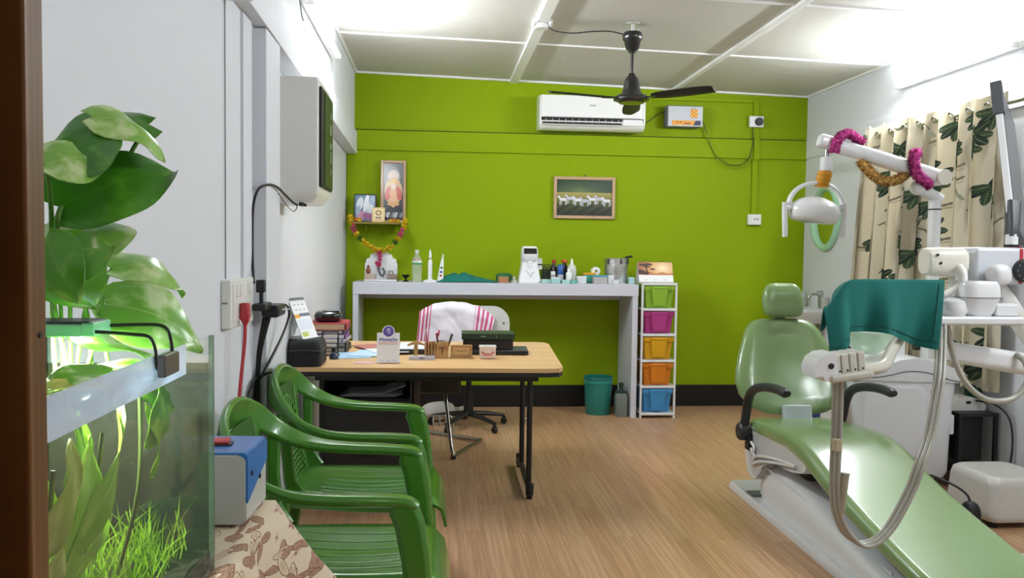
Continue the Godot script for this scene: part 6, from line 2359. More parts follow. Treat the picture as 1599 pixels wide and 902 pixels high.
# ---------------------------------------------------------------- dental chair
func dental_chair():
	var vinyl := gloss("7d9a62", 0.32, 0.5)
	var white := gloss("dfe0e0", 0.35, 0.4)
	var dark := hexm("26292c", 0.45)
	var t := thing("dental_chair", "pale green dental chair with a white base and dark grey armrests", "dental chair", Vector3(2.76, 0, 3.4))
	var c := t.position
	var X := Vector3(1, 0, 0)
	var Z := Vector3(0, 0, 1)
	# base plate and sloping cover
	var g := G.new()
	var rr := []
	for e in [[0.0, 0.0], [0.03, 0.0], [0.042, 0.012]]:
		var o := []
		for p in [[-0.29, -0.76], [-0.27, -0.79], [0.24, -0.79], [0.26, -0.76], [0.26, 0.98], [0.24, 1.0], [-0.3, 1.0], [-0.32, 0.98]]:
			o.append(Vector3(p[0] * (1 - e[1] * 3), e[0], p[1] * (1 - e[1])))
		rr.append(o)
	g.loft(rr)
	put("base_plate", g, white, t)
	g = G.new()
	var rows := []
	for e in [[-0.50, 0.06, 0.15], [-0.46, 0.16, 0.19], [-0.40, 0.205, 0.2], [-0.32, 0.22, 0.21], [-0.2, 0.215, 0.215], [0.1, 0.185, 0.225], [0.45, 0.14, 0.235], [0.8, 0.09, 0.24], [0.97, 0.06, 0.23]]:
		var o := []
		var w: float = e[2]
		var h: float = e[1]
		for k in 17:
			var a := PI * k / 16.0
			o.append(Vector3(-0.03 - w * signf(cos(a)) * pow(absf(cos(a)), 0.45), 0.04 + h * pow(sin(a), 0.55), e[0]))
		rows.append(o)
	g.grid(rows, false, false, false)
	g.fan(rows[0], -Z)
	put("base_cover", g, white, t)
	g = G.new()
	for s in [[0.10, 0.06], [0.16, 0.10]]:
		var p := []
		for k in 10:
			var z := -0.38 + k * 0.14
			p.append(Vector3(-0.03 - 0.225 + s[1] * (0.3 + k * 0.06), 0.06 + (0.205 - s[0] * 0.3) * (1.0 - k * 0.078), z))
		g.tube(curve(p, 3), 0.004, 6)
	put("cover_ridge", g, white, t)
	g = G.new()
	g.box(Vector3(-0.2, 0.049, -0.47), Vector3(0.16, 0.012, 0.09), 0.003)
	put("pedal_slot", g, hexm("5f6263", 0.5), t)
	# lifting arm and seat carrier
	g = G.new()
	band(g, [[Vector3(-0.02, 0.1, -0.30), X, 0.22, 0.12], [Vector3(-0.02, 0.24, -0.12), X, 0.24, 0.12], [Vector3(-0.02, 0.36, 0.02), X, 0.26, 0.1]], 4, 0.3)
	put("lift_arm", g, hexm("2b2c2d", 0.5), t)
	g = G.new()
	rows = []
	for e in [[-0.255, 0.90], [-0.262, 0.98], [-0.25, 1.0], [0.25, 1.0], [0.262, 0.98], [0.255, 0.90]]:
		var o := []
		for p in [[-0.60, 0.42], [-0.61, 0.33], [-0.60, 0.24], [-0.565, 0.16], [-0.50, 0.13], [-0.44, 0.14], [-0.40, 0.175], [-0.36, 0.22], [-0.28, 0.27], [-0.15, 0.29], [0.05, 0.305], [0.16, 0.33], [0.19, 0.36], [0.17, 0.39], [0.1, 0.415], [-0.2, 0.425]]:
			o.append(Vector3(e[0], 0.3 + (p[1] - 0.3) * e[1], -0.2 + (p[0] + 0.2) * e[1]))
		rows.append(o)
	g.loft(rows)
	var car := put("seat_carrier", g, white, t)
	g = G.new()
	for s in [0.0, 1.0]:
		g.tube(curve([Vector3(-0.262, 0.35 - s * 0.03, -0.58), Vector3(-0.264, 0.315 - s * 0.04, -0.45), Vector3(-0.264, 0.245 - s * 0.03, -0.50 + s * 0.02), Vector3(-0.264, 0.285 - s * 0.03, -0.38), Vector3(-0.264, 0.325 - s * 0.02, -0.15), Vector3(-0.262, 0.345, 0.08)], 5), 0.009, 8)
	put("moulded_ridge", g, white, car)
	# seat and leg rest in one upholstered sweep
	g = G.new()
	rows = []
	var prof := [[-0.60, 0.452, 0.40, 0.03], [-0.585, 0.452, 0.47, 0.06], [-0.55, 0.456, 0.51, 0.075], [-0.42, 0.468, 0.525, 0.085], [-0.2, 0.482, 0.53, 0.09], [-0.02, 0.486, 0.53, 0.095], [0.12, 0.470, 0.53, 0.1], [0.24, 0.438, 0.53, 0.1], [0.36, 0.398, 0.53, 0.095], [0.5, 0.356, 0.53, 0.09], [0.72, 0.302, 0.53, 0.085], [0.95, 0.255, 0.525, 0.08], [1.12, 0.222, 0.52, 0.075], [1.185, 0.208, 0.50, 0.07], [1.21, 0.202, 0.45, 0.05]]
	var fine := []
	for i in prof.size() - 1:
		for k in 3:
			var f := k / 3.0
			var q := []
			for m in 4:
				q.append(cubic_interpolate(prof[i][m], prof[i + 1][m], prof[maxi(i - 1, 0)][m], prof[mini(i + 2, prof.size() - 1)][m], f))
			fine.append(q)
	fine.append(prof[prof.size() - 1])
	for e in fine:
		var top: float = e[1]
		var o := []
		var dip := 0.012 * smoothstep(-0.5, -0.2, e[0]) * (1.0 - smoothstep(0.1, 0.3, e[0]))
		for p in rrect(e[2], e[3], minf(e[3] * 0.48, 0.042), 5):
			var cr := dip * (1.0 - pow(absf(p.x) / (e[2] * 0.5), 2.0) * 1.6) if p.y > 0 else 0.0
			o.append(Vector3(p.x, top - e[3] / 2 + p.y - cr, e[0]))
		rows.append(o)
	g.loft(rows)
	put("seat_and_leg_rest", g, vinyl, t, "pale green vinyl seat and leg rest")
	g = G.new()
	rows = []
	for e in [[-0.56, 0.375], [-0.2, 0.395], [0.1, 0.375], [0.36, 0.30], [0.72, 0.215], [1.1, 0.14]]:
		rows.append(ring(Vector3(0, e[1], e[0]), X, V, 0.46, 0.03, 0.012, 2))
	g.loft(rows)
	put("seat_board", g, hexm("4a4c4c", 0.6), t)
	# backrest
	g = G.new()
	rows = []
	for e in [[0.462, 0.30, 0.03, 0.0], [0.475, 0.40, 0.07, 0.0], [0.51, 0.54, 0.10, 0.0], [0.57, 0.635, 0.12, 0.0], [0.64, 0.665, 0.125, 0.0], [0.72, 0.635, 0.125, 0.0], [0.80, 0.58, 0.12, 0.0], [0.88, 0.515, 0.11, 0.0], [0.94, 0.46, 0.10, 0.0], [0.985, 0.38, 0.08, 0.0], [1.0, 0.30, 0.045, 0.0], [1.006, 0.2, 0.02, 0]]:
		var z: float = -0.66 - (e[0] - 0.46) * 0.42
		var o := []
		for k in 36:
			var a := TAU * k / 36.0
			var cx := signf(cos(a)) * pow(absf(cos(a)), 0.55)
			var cz := signf(sin(a)) * pow(absf(sin(a)), 0.75)
			var dish := -0.035 * maxf(0.0, sin(a)) * maxf(0.0, 1.0 - cx * cx * 1.5) * smoothstep(0.46, 0.6, e[0]) * (1.0 - smoothstep(0.93, 1.0, e[0]))
			o.append(Vector3(0.055 + cx * e[1] / 2, e[0], z + cz * e[2] / 2 + dish))
		rows.append(o)
	g.loft(rows)
	put("backrest", g, vinyl, t, "pale green vinyl backrest")
	g = G.new()
	rows = []
	for e in [[1.018, 0.16, 0.04], [1.024, 0.205, 0.07], [1.04, 0.235, 0.09], [1.08, 0.252, 0.1], [1.13, 0.25, 0.1], [1.17, 0.235, 0.095], [1.2, 0.205, 0.08], [1.217, 0.16, 0.055], [1.222, 0.1, 0.025]]:
		var o := []
		for k in 32:
			var a := TAU * k / 32.0
			var cx := signf(cos(a)) * pow(absf(cos(a)), 0.6)
			var cz := signf(sin(a)) * pow(absf(sin(a)), 0.7)
			var dish := -0.014 * maxf(0.0, sin(a)) * (1.0 - cx * cx)
			o.append(Vector3(0.065 + cx * e[1] / 2, e[0], -0.865 - (e[0] - 1.0) * 0.2 + cz * e[2] / 2 + dish))
		rows.append(o)
	g.loft(rows)
	put("headrest", g, vinyl, t, "pale green vinyl headrest")
	g = G.new()
	g.box(Vector3(0.065, 0.98, -0.925), Vector3(0.07, 0.3, 0.016), 0.004, Basis(X, -0.3))
	put("headrest_bar", g, mat(Color("b5b6b6"), 0.3, 0.9), t)
	g = G.new()
	g.box(Vector3(0.05, 0.455, -0.62), Vector3(0.16, 0.13, 0.09), 0.008, Basis(X, -0.25))
	put("hinge_cover", g, gloss("c3ccd2", 0.4, 0.3), t, "pale grey hinge cover")
	# armrests
	for s in [-1.0, 1.0]:
		var ax := Vector3(1, 0, 0)
		g = G.new()
		var path := []
		for p in curve([Vector3(0.285 * s, 0.40, -0.56), Vector3(0.287 * s, 0.48, -0.53), Vector3(0.288 * s, 0.57, -0.50), Vector3(0.288 * s, 0.63, -0.45), Vector3(0.287 * s, 0.665, -0.37), Vector3(0.285 * s, 0.69, -0.24), Vector3(0.283 * s, 0.70, -0.10), Vector3(0.282 * s, 0.695, 0.0)], 4):
			path.append([p, ax, 0.05, 0.048])
		path[0][2] = 0.045
		path[path.size() - 1][2] = 0.045
		path[path.size() - 1][3] = 0.03
		band(g, path, 4, 0.45)
		var a := put("armrest", g, dark, t)
		g = G.new()
		g.lathe([Vector2(0, -0.035), Vector2(0.042, -0.035), Vector2(0.052, -0.025), Vector2(0.052, 0.025), Vector2(0.042, 0.035), Vector2(0, 0.035)], Vector3(0.285 * s, 0.385, -0.56), Basis(Z, PI / 2), 28)
		put("pivot_knob", g, dark, a)
	g = G.new()
	g.box(Vector3(-0.265, 0.33, -0.53), Vector3(0.03, 0.09, 0.06), 0.006)
	put("arm_bracket", g, hexm("111213", 0.5), t)

# ---------------------------------------------------------------- unit with column, lamp, delivery tray
func fuzzy(g: G, pts: Array, r: float, seed_: int):
	g.tube(pts, r * 0.72, 12)
	var rng := RandomNumberGenerator.new()
	rng.seed = seed_
	for i in pts.size():
		var d: Vector3 = (pts[mini(i + 1, pts.size() - 1)] - pts[maxi(i - 1, 0)]).normalized()
		for k in 46:
			var o := Vector3(rng.randf_range(-1, 1), rng.randf_range(-1, 1), rng.randf_range(-1, 1))
			o = (o - d * o.dot(d)).normalized()
			var p: Vector3 = pts[i].lerp(pts[mini(i + 1, pts.size() - 1)], rng.randf()) + o * r * 0.62
			var q := p + (o + d * rng.randf_range(-0.5, 0.5)).normalized() * r * rng.randf_range(0.45, 0.75)
			var s := o.cross(d) * r * 0.13
			g.tri(p - s, p + s, q, o, o, o)
			g.tri(p - d * r * 0.13, p + d * r * 0.13, q, o, o, o)

func dental_unit():
	var white := gloss("e4e5e6", 0.32, 0.45)
	var cream := gloss("e6e2d4", 0.35, 0.4)
	var dark := hexm("1b1d1f", 0.45)
	var X := Vector3(1, 0, 0)
	var Z := Vector3(0, 0, 1)
	# side cabinet
	var t := thing("dental_unit", "white dental unit cabinet standing right of the dental chair", "dental unit", Vector3(3.47, 0, 2.55))
	var g := G.new()
	var rows := []
	for e in [[0.08, 0.58, 0.44], [0.12, 0.6, 0.47], [0.35, 0.61, 0.48], [0.55, 0.63, 0.49], [0.68, 0.65, 0.5]]:
		rows.append(ring(Vector3(0, e[0], 0), X, Z, e[1], e[2], 0.05, 5))
	g.loft(rows)
	put("body", g, white, t)
	g = G.new()
	var wave := poly([-0.345, 0.675, 0.345, 0.655, 0.35, 0.715, 0.25, 0.755, 0.16, 0.785, 0.05, 0.80, -0.05, 0.79, -0.12, 0.765, -0.2, 0.755, -0.3, 0.752, -0.345, 0.745])
	g.prism(wave, 0.53)
	put("top_cover", g, white, t)
	g = G.new()
	g.tube(curve([Vector3(-0.34, 0.69, 0.268), Vector3(-0.2, 0.69, 0.268), Vector3(-0.1, 0.705, 0.268), Vector3(0.0, 0.725, 0.268), Vector3(0.12, 0.715, 0.268), Vector3(0.25, 0.675, 0.268), Vector3(0.34, 0.66, 0.268)]), 0.003, 6)
	put("seam", g, hexm("6c6f72", 0.6), t)
	g = G.new()
	rows = []
	for e in [[0.0, 0.40, 0.40], [0.015, 0.38, 0.38], [0.02, 0.34, 0.35]]:
		rows.append(ring(Vector3(-0.06, 0.42, 0.238 + e[0]), X, V, e[1], e[2] * 1.15, 0.08, 5))
	g.loft(rows)
	put("front_panel", g, white, t)
	g = G.new()
	g.lathe([Vector2(0, 0), Vector2(0.012, 0), Vector2(0.012, 0.004), Vector2(0, 0.004)], Vector3(0.16, 0.60, 0.246), Basis(X, PI / 2), 16)
	put("round_badge", g, hexm("b7795f", 0.5), t, "small round badge")
	g = G.new()
	g.box(Vector3(0.30, 0.4, 0.2), Vector3(0.03, 0.12, 0.07), 0.01)
	put("side_socket", g, white, t)
	g = G.new()
	g.box(Vector3(0, 0.045, 0.0), Vector3(0.46, 0.07, 0.36), 0.004)
	put("plinth", g, hexm("161718", 0.6), t)
	g = G.new()
	g.bb(Vector3(0.03, 0.78, -0.06), Vector3(0.11, 0.98, 0.04), 0.012)
	put("water_post", g, white, t)
	g = G.new()
	g.tube(curve([Vector3(0.07, 0.97, 0.0), Vector3(0.05, 1.02, 0.02), Vector3(-0.02, 1.03, 0.06), Vector3(-0.06, 0.99, 0.08)]), 0.008, 10)
	put("filler_spout", g, mat(Color("c9cacb"), 0.2, 1.0), t)
	# spittoon
	t = thing("spittoon_bowl", "pale green glass spittoon bowl on the dental unit behind the instrument holder", "bowl", Vector3(3.33, 0.80, 2.6))
	g = G.new()
	g.lathe([Vector2(0.0, 0.0), Vector2(0.05, 0.0), Vector2(0.1, 0.04), Vector2(0.135, 0.1), Vector2(0.15, 0.135), Vector2(0.155, 0.14), Vector2(0.147, 0.136), Vector2(0.128, 0.1), Vector2(0.095, 0.045), Vector2(0.045, 0.012), Vector2(0.0, 0.012)], Vector3.ZERO, Basis.IDENTITY, 40)
	put("bowl", g, glass("bcd9c0", 0.5, 0.05), t)
	g = G.new()
	g.lathe([Vector2(0.0, 0.013), Vector2(0.02, 0.013), Vector2(0.022, 0.018), Vector2(0.0, 0.02)], Vector3.ZERO, Basis.IDENTITY, 18)
	put("strainer", g, mat(Color("b9babb"), 0.3, 1.0), t)

	# lamp column and arms
	t = thing("operating_light", "white dental operating light on a jointed column arm over the dental chair", "operating light", Vector3(3.665, 0, 2.70))
	var c := t.position
	g = G.new()
	g.lathe([Vector2(0.0, 0.70), Vector2(0.05, 0.70), Vector2(0.05, 0.95), Vector2(0.036, 0.97), Vector2(0.036, 1.72), Vector2(0.038, 1.722), Vector2(0.038, 1.73), Vector2(0.0, 1.735)], Vector3.ZERO, Basis.IDENTITY, 28)
	put("column", g, white, t)
	g = G.new()
	g.tube([Vector3(0, 1.672, 0), Vector3(0, 1.68, 0)], 0.0368, 28)
	put("joint_ring", g, dark, t)
	g = G.new()
	g.tube(curve([Vector3(0.03, 1.735, 0.0), Vector3(0.0, 1.75, 0.005), Vector3(-0.06, 1.772, 0.02), Vector3(-0.14, 1.80, 0.05)]), 0.034, 18)
	g.blob(Vector3(-0.14, 1.80, 0.05), Vector3(0.046, 0.046, 0.046))
	put("lower_arm", g, white, t)
	g = G.new()
	g.tube([Vector3(-0.135, 1.80, 0.05), Vector3(-0.13, 1.9, 0.05)], 0.022, 18)
	put("riser", g, white, t)
	g = G.new()
	var a0 := Vector3(-0.04, 1.87, 0.05)
	var a1 := Vector3(-0.74, 2.06, 0.05)
	band(g, [[a0.lerp(a1, -0.015), Z, 0.07, 0.075], [a0, Z, 0.078, 0.088], [a0.lerp(a1, 0.5), Z, 0.075, 0.086], [a1, Z, 0.072, 0.082], [a0.lerp(a1, 1.015), Z, 0.06, 0.065]], 5, 0.42)
	put("spring_arm", g, white, t)
	g = G.new()
	g.tube([a0 + Vector3(0.035, -0.01, -0.05), a0 + Vector3(0.035, -0.01, 0.052)], 0.046, 24)
	put("arm_end_cap", g, cream, t)
	var L := Vector3(-0.765, 1.66, 0.05)
	g = G.new()
	g.tube([Vector3(-0.70, 1.955, 0.05), Vector3(-0.70, 2.04, 0.05)], 0.014, 16)
	put("chrome_stub", g, mat(Color("c5c6c8"), 0.2, 1.0), t)
	g = G.new()
	g.lathe([Vector2(0, 0), Vector2(0.034, 0.0), Vector2(0.036, 0.005), Vector2(0.036, 0.075), Vector2(0.03, 0.08), Vector2(0, 0.08)], Vector3(-0.703, 1.885, 0.05), Basis.IDENTITY, 24)
	put("swivel", g, white, t)
	g = G.new()
	for k in 7:
		g.tube([Vector3(-0.707 - k * 0.0035, 1.88 - k * 0.0125, 0.05), Vector3(-0.709 - k * 0.0035, 1.868 - k * 0.0125, 0.05)], 0.039 + 0.003 * (k % 2), 18)
	put("yellow_wrap", g, hexm("c98a14", 0.7), t, "yellow wrapped collar")
	g = G.new()
	var arc := []
	for k in 25:
		var a := PI * (0.02 + 0.96 * k / 24.0)
		arc.append([L + Vector3(cos(a) * 0.163 + 0.005, 0.02 + sin(a) * 0.135, 0), Z, 0.042, 0.022])
	band(g, arc, 4, 0.45)
	put("yoke", g, white, t)
	g = G.new()
	rows = []
	for e in [[-0.075, 0.10, 0.05], [-0.07, 0.13, 0.075], [-0.05, 0.142, 0.09], [-0.02, 0.146, 0.095], [0.0, 0.148, 0.097], [0.03, 0.13, 0.085], [0.055, 0.095, 0.062], [0.07, 0.05, 0.035], [0.075, 0.015, 0.012]]:
		var o := []
		for k in 36:
			var a := TAU * k / 36.0
			o.append(L + Basis(Z, -0.11) * Vector3(cos(a) * e[1], e[0], sin(a) * e[2] * 1.2))
		rows.append(o)
	g.loft(rows)
	put("lamp_head", g, white, t)
	g = G.new()
	g.tube([L + Vector3(0, -0.0765, 0), L + Vector3(0, -0.079, 0)], 0.07, 28)
	put("lamp_glass", g, glass("eef4f6", 0.35), t)
	for s in [-1.0, 1.0]:
		g = G.new()
		band(g, [[L + Vector3(0.178 * s, 0.04, 0), X, 0.034, 0.034], [L + Vector3(0.18 * s, 0.0, 0), X, 0.032, 0.032], [L + Vector3(0.174 * s, -0.16, 0), X, 0.03, 0.026]], 4, 0.45)
		g.tube([L + Vector3(0.15 * s, 0.012, 0), L + Vector3(0.178 * s, 0.012, 0)], 0.022, 14)
		put("handle", g, white, t)
	# furry garlands wound round the arm
	g = G.new()
	fuzzy(g, curve([Vector3(2.985, 1.985, 2.80), Vector3(2.99, 2.04, 2.81), Vector3(3.02, 2.08, 2.80), Vector3(3.08, 2.10, 2.77), Vector3(3.14, 2.075, 2.75), Vector3(3.18, 2.05, 2.74)], 6), 0.027, 3)
	tag(put("pink_garland", g, hexm("e85cae", 0.9)), "fluffy pink garland wound on the lamp arm's free end", "garland", "fluffy garlands on the lamp arm")
	g = G.new()
	fuzzy(g, curve([Vector3(3.52, 2.0, 2.74), Vector3(3.47, 1.985, 2.79), Vector3(3.462, 1.93, 2.81), Vector3(3.48, 1.87, 2.81), Vector3(3.54, 1.83, 2.80), Vector3(3.575, 1.815, 2.77)], 6), 0.030, 4)
	tag(put("pink_garland", g, hexm("e85cae", 0.9)), "fluffy pink garland wound on the lamp arm beside the curtain, near its joint", "garland", "fluffy garlands on the lamp arm")
	g = G.new()
	fuzzy(g, curve([Vector3(3.165, 1.955, 2.75), Vector3(3.21, 1.90, 2.755), Vector3(3.265, 1.85, 2.76), Vector3(3.34, 1.83, 2.76), Vector3(3.41, 1.85, 2.755), Vector3(3.45, 1.885, 2.75)], 6), 0.029, 5)
	tag(put("orange_garland", g, hexm("ffcf7c", 0.9)), "fluffy orange garland looped under the middle of the lamp arm", "garland", "fluffy garlands on the lamp arm")

	# delivery tray in front, reached by a long arm from a floor post
	t = thing("delivery_tray", "white instrument tray table on a long white arm beside the dental chair's leg rest", "tray table", Vector3(2.85, 0, 4.1))
	c = t.position
	g = G.new()
	g.bb(Vector3(2.68, 1.115, 3.98) - c, Vector3(3.15, 1.152, 4.2) - c, 0.012)
	put("shelf", g, white, t)
	g = G.new()
	g.bb(Vector3(2.47, 1.272, 4.05) - c, Vector3(2.755, 1.294, 4.2) - c, 0.012)
	put("tray", g, white, t)
	g = G.new()
	g.bb(Vector3(2.69, 1.15, 4.06) - c, Vector3(2.75, 1.274, 4.16) - c, 0.01)
	put("tray_pillar", g, white, t)
	g = G.new()
	band(g, [[Vector3(2.84, 1.0, 4.06) - c, V, 0.085, 0.07], [Vector3(3.2, 0.945, 4.05) - c, V, 0.095, 0.075], [Vector3(3.62, 0.88, 4.03) - c, V, 0.095, 0.075]], 4, 0.4)
	put("long_arm", g, white, t)
	g = G.new()
	g.tube([Vector3(2.86, 0.96, 4.06) - c, Vector3(2.86, 1.12, 4.06) - c], 0.04, 22)
	put("arm_joint", g, white, t)
	g = G.new()
	g.lathe([Vector2(0, 0), Vector2(0.16, 0.0), Vector2(0.16, 0.02), Vector2(0.045, 0.035), Vector2(0.045, 0.93), Vector2(0.0, 0.94)], Vector3(3.62, 0, 4.03) - c, Basis.IDENTITY, 28)
	put("floor_post", g, white, t)
	g = G.new()
	g.tube(curve([Vector3(2.72, 1.125, 4.08) - c, Vector3(2.66, 1.075, 4.12) - c, Vector3(2.56, 1.02, 4.22) - c, Vector3(2.45, 0.965, 4.34) - c, Vector3(2.28, 0.972, 4.45) - c], 5), 0.023, 16)
	put("holder_arm", g, gloss("c9c6b8", 0.4, 0.3), t, "beige holder arm")
	# instrument holder
	g = G.new()
	var tilt := Basis(Z, 0.13)
	var hc := Vector3(2.235, 0.995, 4.45) - c
	for k in 4:
		g.box(hc + tilt * Vector3(-0.048 + k * 0.032, 0, 0), Vector3(0.03, 0.085, 0.1), 0.006, tilt)
	var hold := put("instrument_holder", g, gloss("cfcdc2", 0.4, 0.3), t)
	g = G.new()
	g.box(hc + tilt * Vector3(0.0, -0.044, 0.015), Vector3(0.17, 0.03, 0.11), 0.012, tilt)
	put("holder_bar", g, gloss("c4c2b6", 0.4, 0.3), hold)
	g = G.new()
	g.prism(PackedVector2Array([Vector2(0.05, -0.05), Vector2(0.05, 0.05), Vector2(0.01, 0.05), Vector2(-0.02, 0.035), Vector2(-0.038, 0.005), Vector2(-0.04, -0.03), Vector2(-0.01, -0.03), Vector2(0.0, -0.05)]), 0.115, Transform3D(tilt, hc + tilt * Vector3(-0.1, 0, 0)))
	put("end_cap", g, white, hold)
	g = G.new()
	g.tube([hc + tilt * Vector3(-0.075, 0.005, 0.056), hc + tilt * Vector3(-0.075, 0.005, 0.06)], 0.011, 14)
	for k in 4:
		g.tube([hc + tilt * Vector3(-0.04 + k * 0.03, -0.02, 0.05), hc + tilt * Vector3(-0.04 + k * 0.03, -0.02, 0.0525)], 0.004, 8)
	put("buttons", g, dark, hold)
	# hanging hoses
	var hm := gloss("a9a79c", 0.35, 0.4)
	hm.resource_name = "hose"
	for k in 3:
		var o := Vector3(0.009 * (k - 1), 0, 0.012 * (k - 1))
		g = G.new()
		var p := []
		for q in [Vector3(2.218, 0.95, 4.45), Vector3(2.218, 0.816, 4.45), Vector3(2.217, 0.67, 4.45), Vector3(2.217, 0.523, 4.45), Vector3(2.23, 0.425, 4.45), Vector3(2.268, 0.346, 4.45), Vector3(2.34, 0.305 - k * 0.005, 4.45), Vector3(2.428, 0.347, 4.45), Vector3(2.513, 0.495, 4.45), Vector3(2.552, 0.605, 4.45), Vector3(2.606, 0.709, 4.42), Vector3(2.673, 0.898, 4.36), Vector3(2.735, 1.02, 4.27), Vector3(2.79, 1.118, 4.18)]:
			p.append(q + o - c)
		g.tube(curve(p, 6), 0.0075 if k != 1 else 0.0095, 9)
		put("hose", g, hm, t)
	g = G.new()
	g.bb(Vector3(2.203, 0.66, 4.43) - c, Vector3(2.233, 0.71, 4.47) - c, 0.005)
	put("hose_clip", g, gloss("b5a98c", 0.4, 0.3), t)
	g = G.new()
	g.lathe([Vector2(0.006, -0.1), Vector2(0.012, -0.09), Vector2(0.015, 0.05), Vector2(0.017, 0.06), Vector2(0.0, 0.062)], Vector3(2.245, 0.52, 4.465) - c, Basis(Z, -0.08), 14)
	put("handpiece", g, gloss("a8a596", 0.35, 0.4), t)
	g = G.new()
	g.tube(curve([Vector3(2.85, 1.12, 4.12) - c, Vector3(2.875, 0.965, 4.15) - c, Vector3(2.93, 0.86, 4.16) - c, Vector3(3.02, 0.80, 4.17) - c, Vector3(3.13, 0.81, 4.17) - c, Vector3(3.195, 0.88, 4.16) - c, Vector3(3.205, 0.95, 4.13) - c, Vector3(3.19, 0.985, 4.09) - c], 6), 0.0125, 10)
	put("hose", g, hm, t)
	# things on the tray table
	t = thing("white_container", "white lidded tub on the tray table between teal towel and bulb-shaped head", "container", Vector3(2.985, 1.1525, 4.09))
	g = G.new()
	rows = []
	for e in [[0.0, 0.15, 0.14], [0.02, 0.172, 0.16], [0.075, 0.2, 0.18]]:
		rows.append(ring(Vector3(0, e[0], 0), X, Z, e[1] * 0.82, e[2], 0.05, 5))
	g.loft(rows)
	put("tub", g, white, t)
	g = G.new()
	rows = []
	for e in [[0.078, 0.206, 0.186], [0.125, 0.2, 0.18], [0.145, 0.18, 0.16]]:
		rows.append(ring(Vector3(0, e[0], 0), X, Z, e[1] * 0.82, e[2], 0.05, 5))
	g.loft(rows)
	put("lid", g, white, t)
	g = G.new()
	rows = [ring(Vector3(0, 0.0745, 0), X, Z, 0.167, 0.183, 0.05, 5), ring(Vector3(0, 0.0785, 0), X, Z, 0.167, 0.183, 0.05, 5)]
	g.loft(rows)
	put("seam", g, hexm("8f9296", 0.6), t)
	t = thing("white_bowl", "low white rounded dish on the tray table against the teal towel", "dish", Vector3(2.862, 1.1525, 4.135))
	g = G.new()
	g.lathe([Vector2(0, 0), Vector2(0.05, 0), Vector2(0.06, 0.02), Vector2(0.05, 0.06), Vector2(0.025, 0.072), Vector2(0, 0.072)], Vector3.ZERO, Basis.IDENTITY, 28)
	put("dish", g, white, t)
	t = thing("small_white_box", "small white block at the right end of the tray table under the bulb-shaped head", "box", Vector3(3.09, 1.1525, 4.12))
	g = G.new()
	g.box(Vector3(0, 0.024, 0), Vector3(0.1, 0.048, 0.09), 0.006)
	put("block", g, white, t)
	g = G.new()
	g.box(Vector3(0, 0.05, 0), Vector3(0.08, 0.005, 0.07), 0.002)
	put("cap", g, white, t)
	# towel over the tray
	t = thing("teal_towel", "teal surgical towel draped over the instrument tray", "towel", Vector3(2.6, 1.2, 4.1))
	g = G.new()
	rows = []
	for i in 34:
		var v := i / 33.0
		var row := []
		for j in 44:
			var u := j / 43.0
			var x := lerpf(-0.335, 0.176, u)
			var p: Vector3
			var topy := 0.103 - 0.012 * smoothstep(0.25, 0.0, u) - 0.10 * pow(smoothstep(0.26, 0.0, u), 1.4)
			if v < 0.42:
				var f := v / 0.42
				p = Vector3(x, topy - 0.03 * pow(1.0 - f, 3.0) - (1.0 - f) * 0.07 * smoothstep(0.4, 0.0, u), lerpf(lerpf(-0.06, 0.09, smoothstep(0.3, 0.0, u)), 0.115, f))
			else:
				var f := (v - 0.42) / 0.58
				var len := lerpf(0.212, 0.278, smoothstep(0.45, 1.0, u)) - 0.03 * smoothstep(0.25, 0.0, u)
				p = Vector3(x, topy - f * len, 0.115 + 0.03 * sin(f * PI * 0.5) + f * (0.03 * sin(u * 13.0 + 0.6) + 0.012 * sin(u * 27.0)))
				p.x += f * (0.01 * (1.0 - u) - 0.06 * u)
				if u < 0.2:
					p.x += f * 0.012 * sin((0.2 - u) * 18.0)
					p.z += f * 0.03 * sin((0.2 - u) * 15.0)
			row.append(p)
		rows.append(row)
	g.slab(rows, 0.004)
	var tw := put("cloth", g, cloth_mat("0a6a62"), t)
	g = G.new()
	var hem := []
	for j in range(0, 44, 2):
		hem.append(rows[31][j] + Vector3(0, 0, 0.001))
	g.tube(hem, 0.0022, 6)
	hem = []
	for i in range(15, 33, 2):
		hem.append(rows[i][41] + Vector3(0, 0, 0.001))
	g.tube(hem, 0.0022, 6)
	put("hem", g, cloth_mat("075049"), tw)

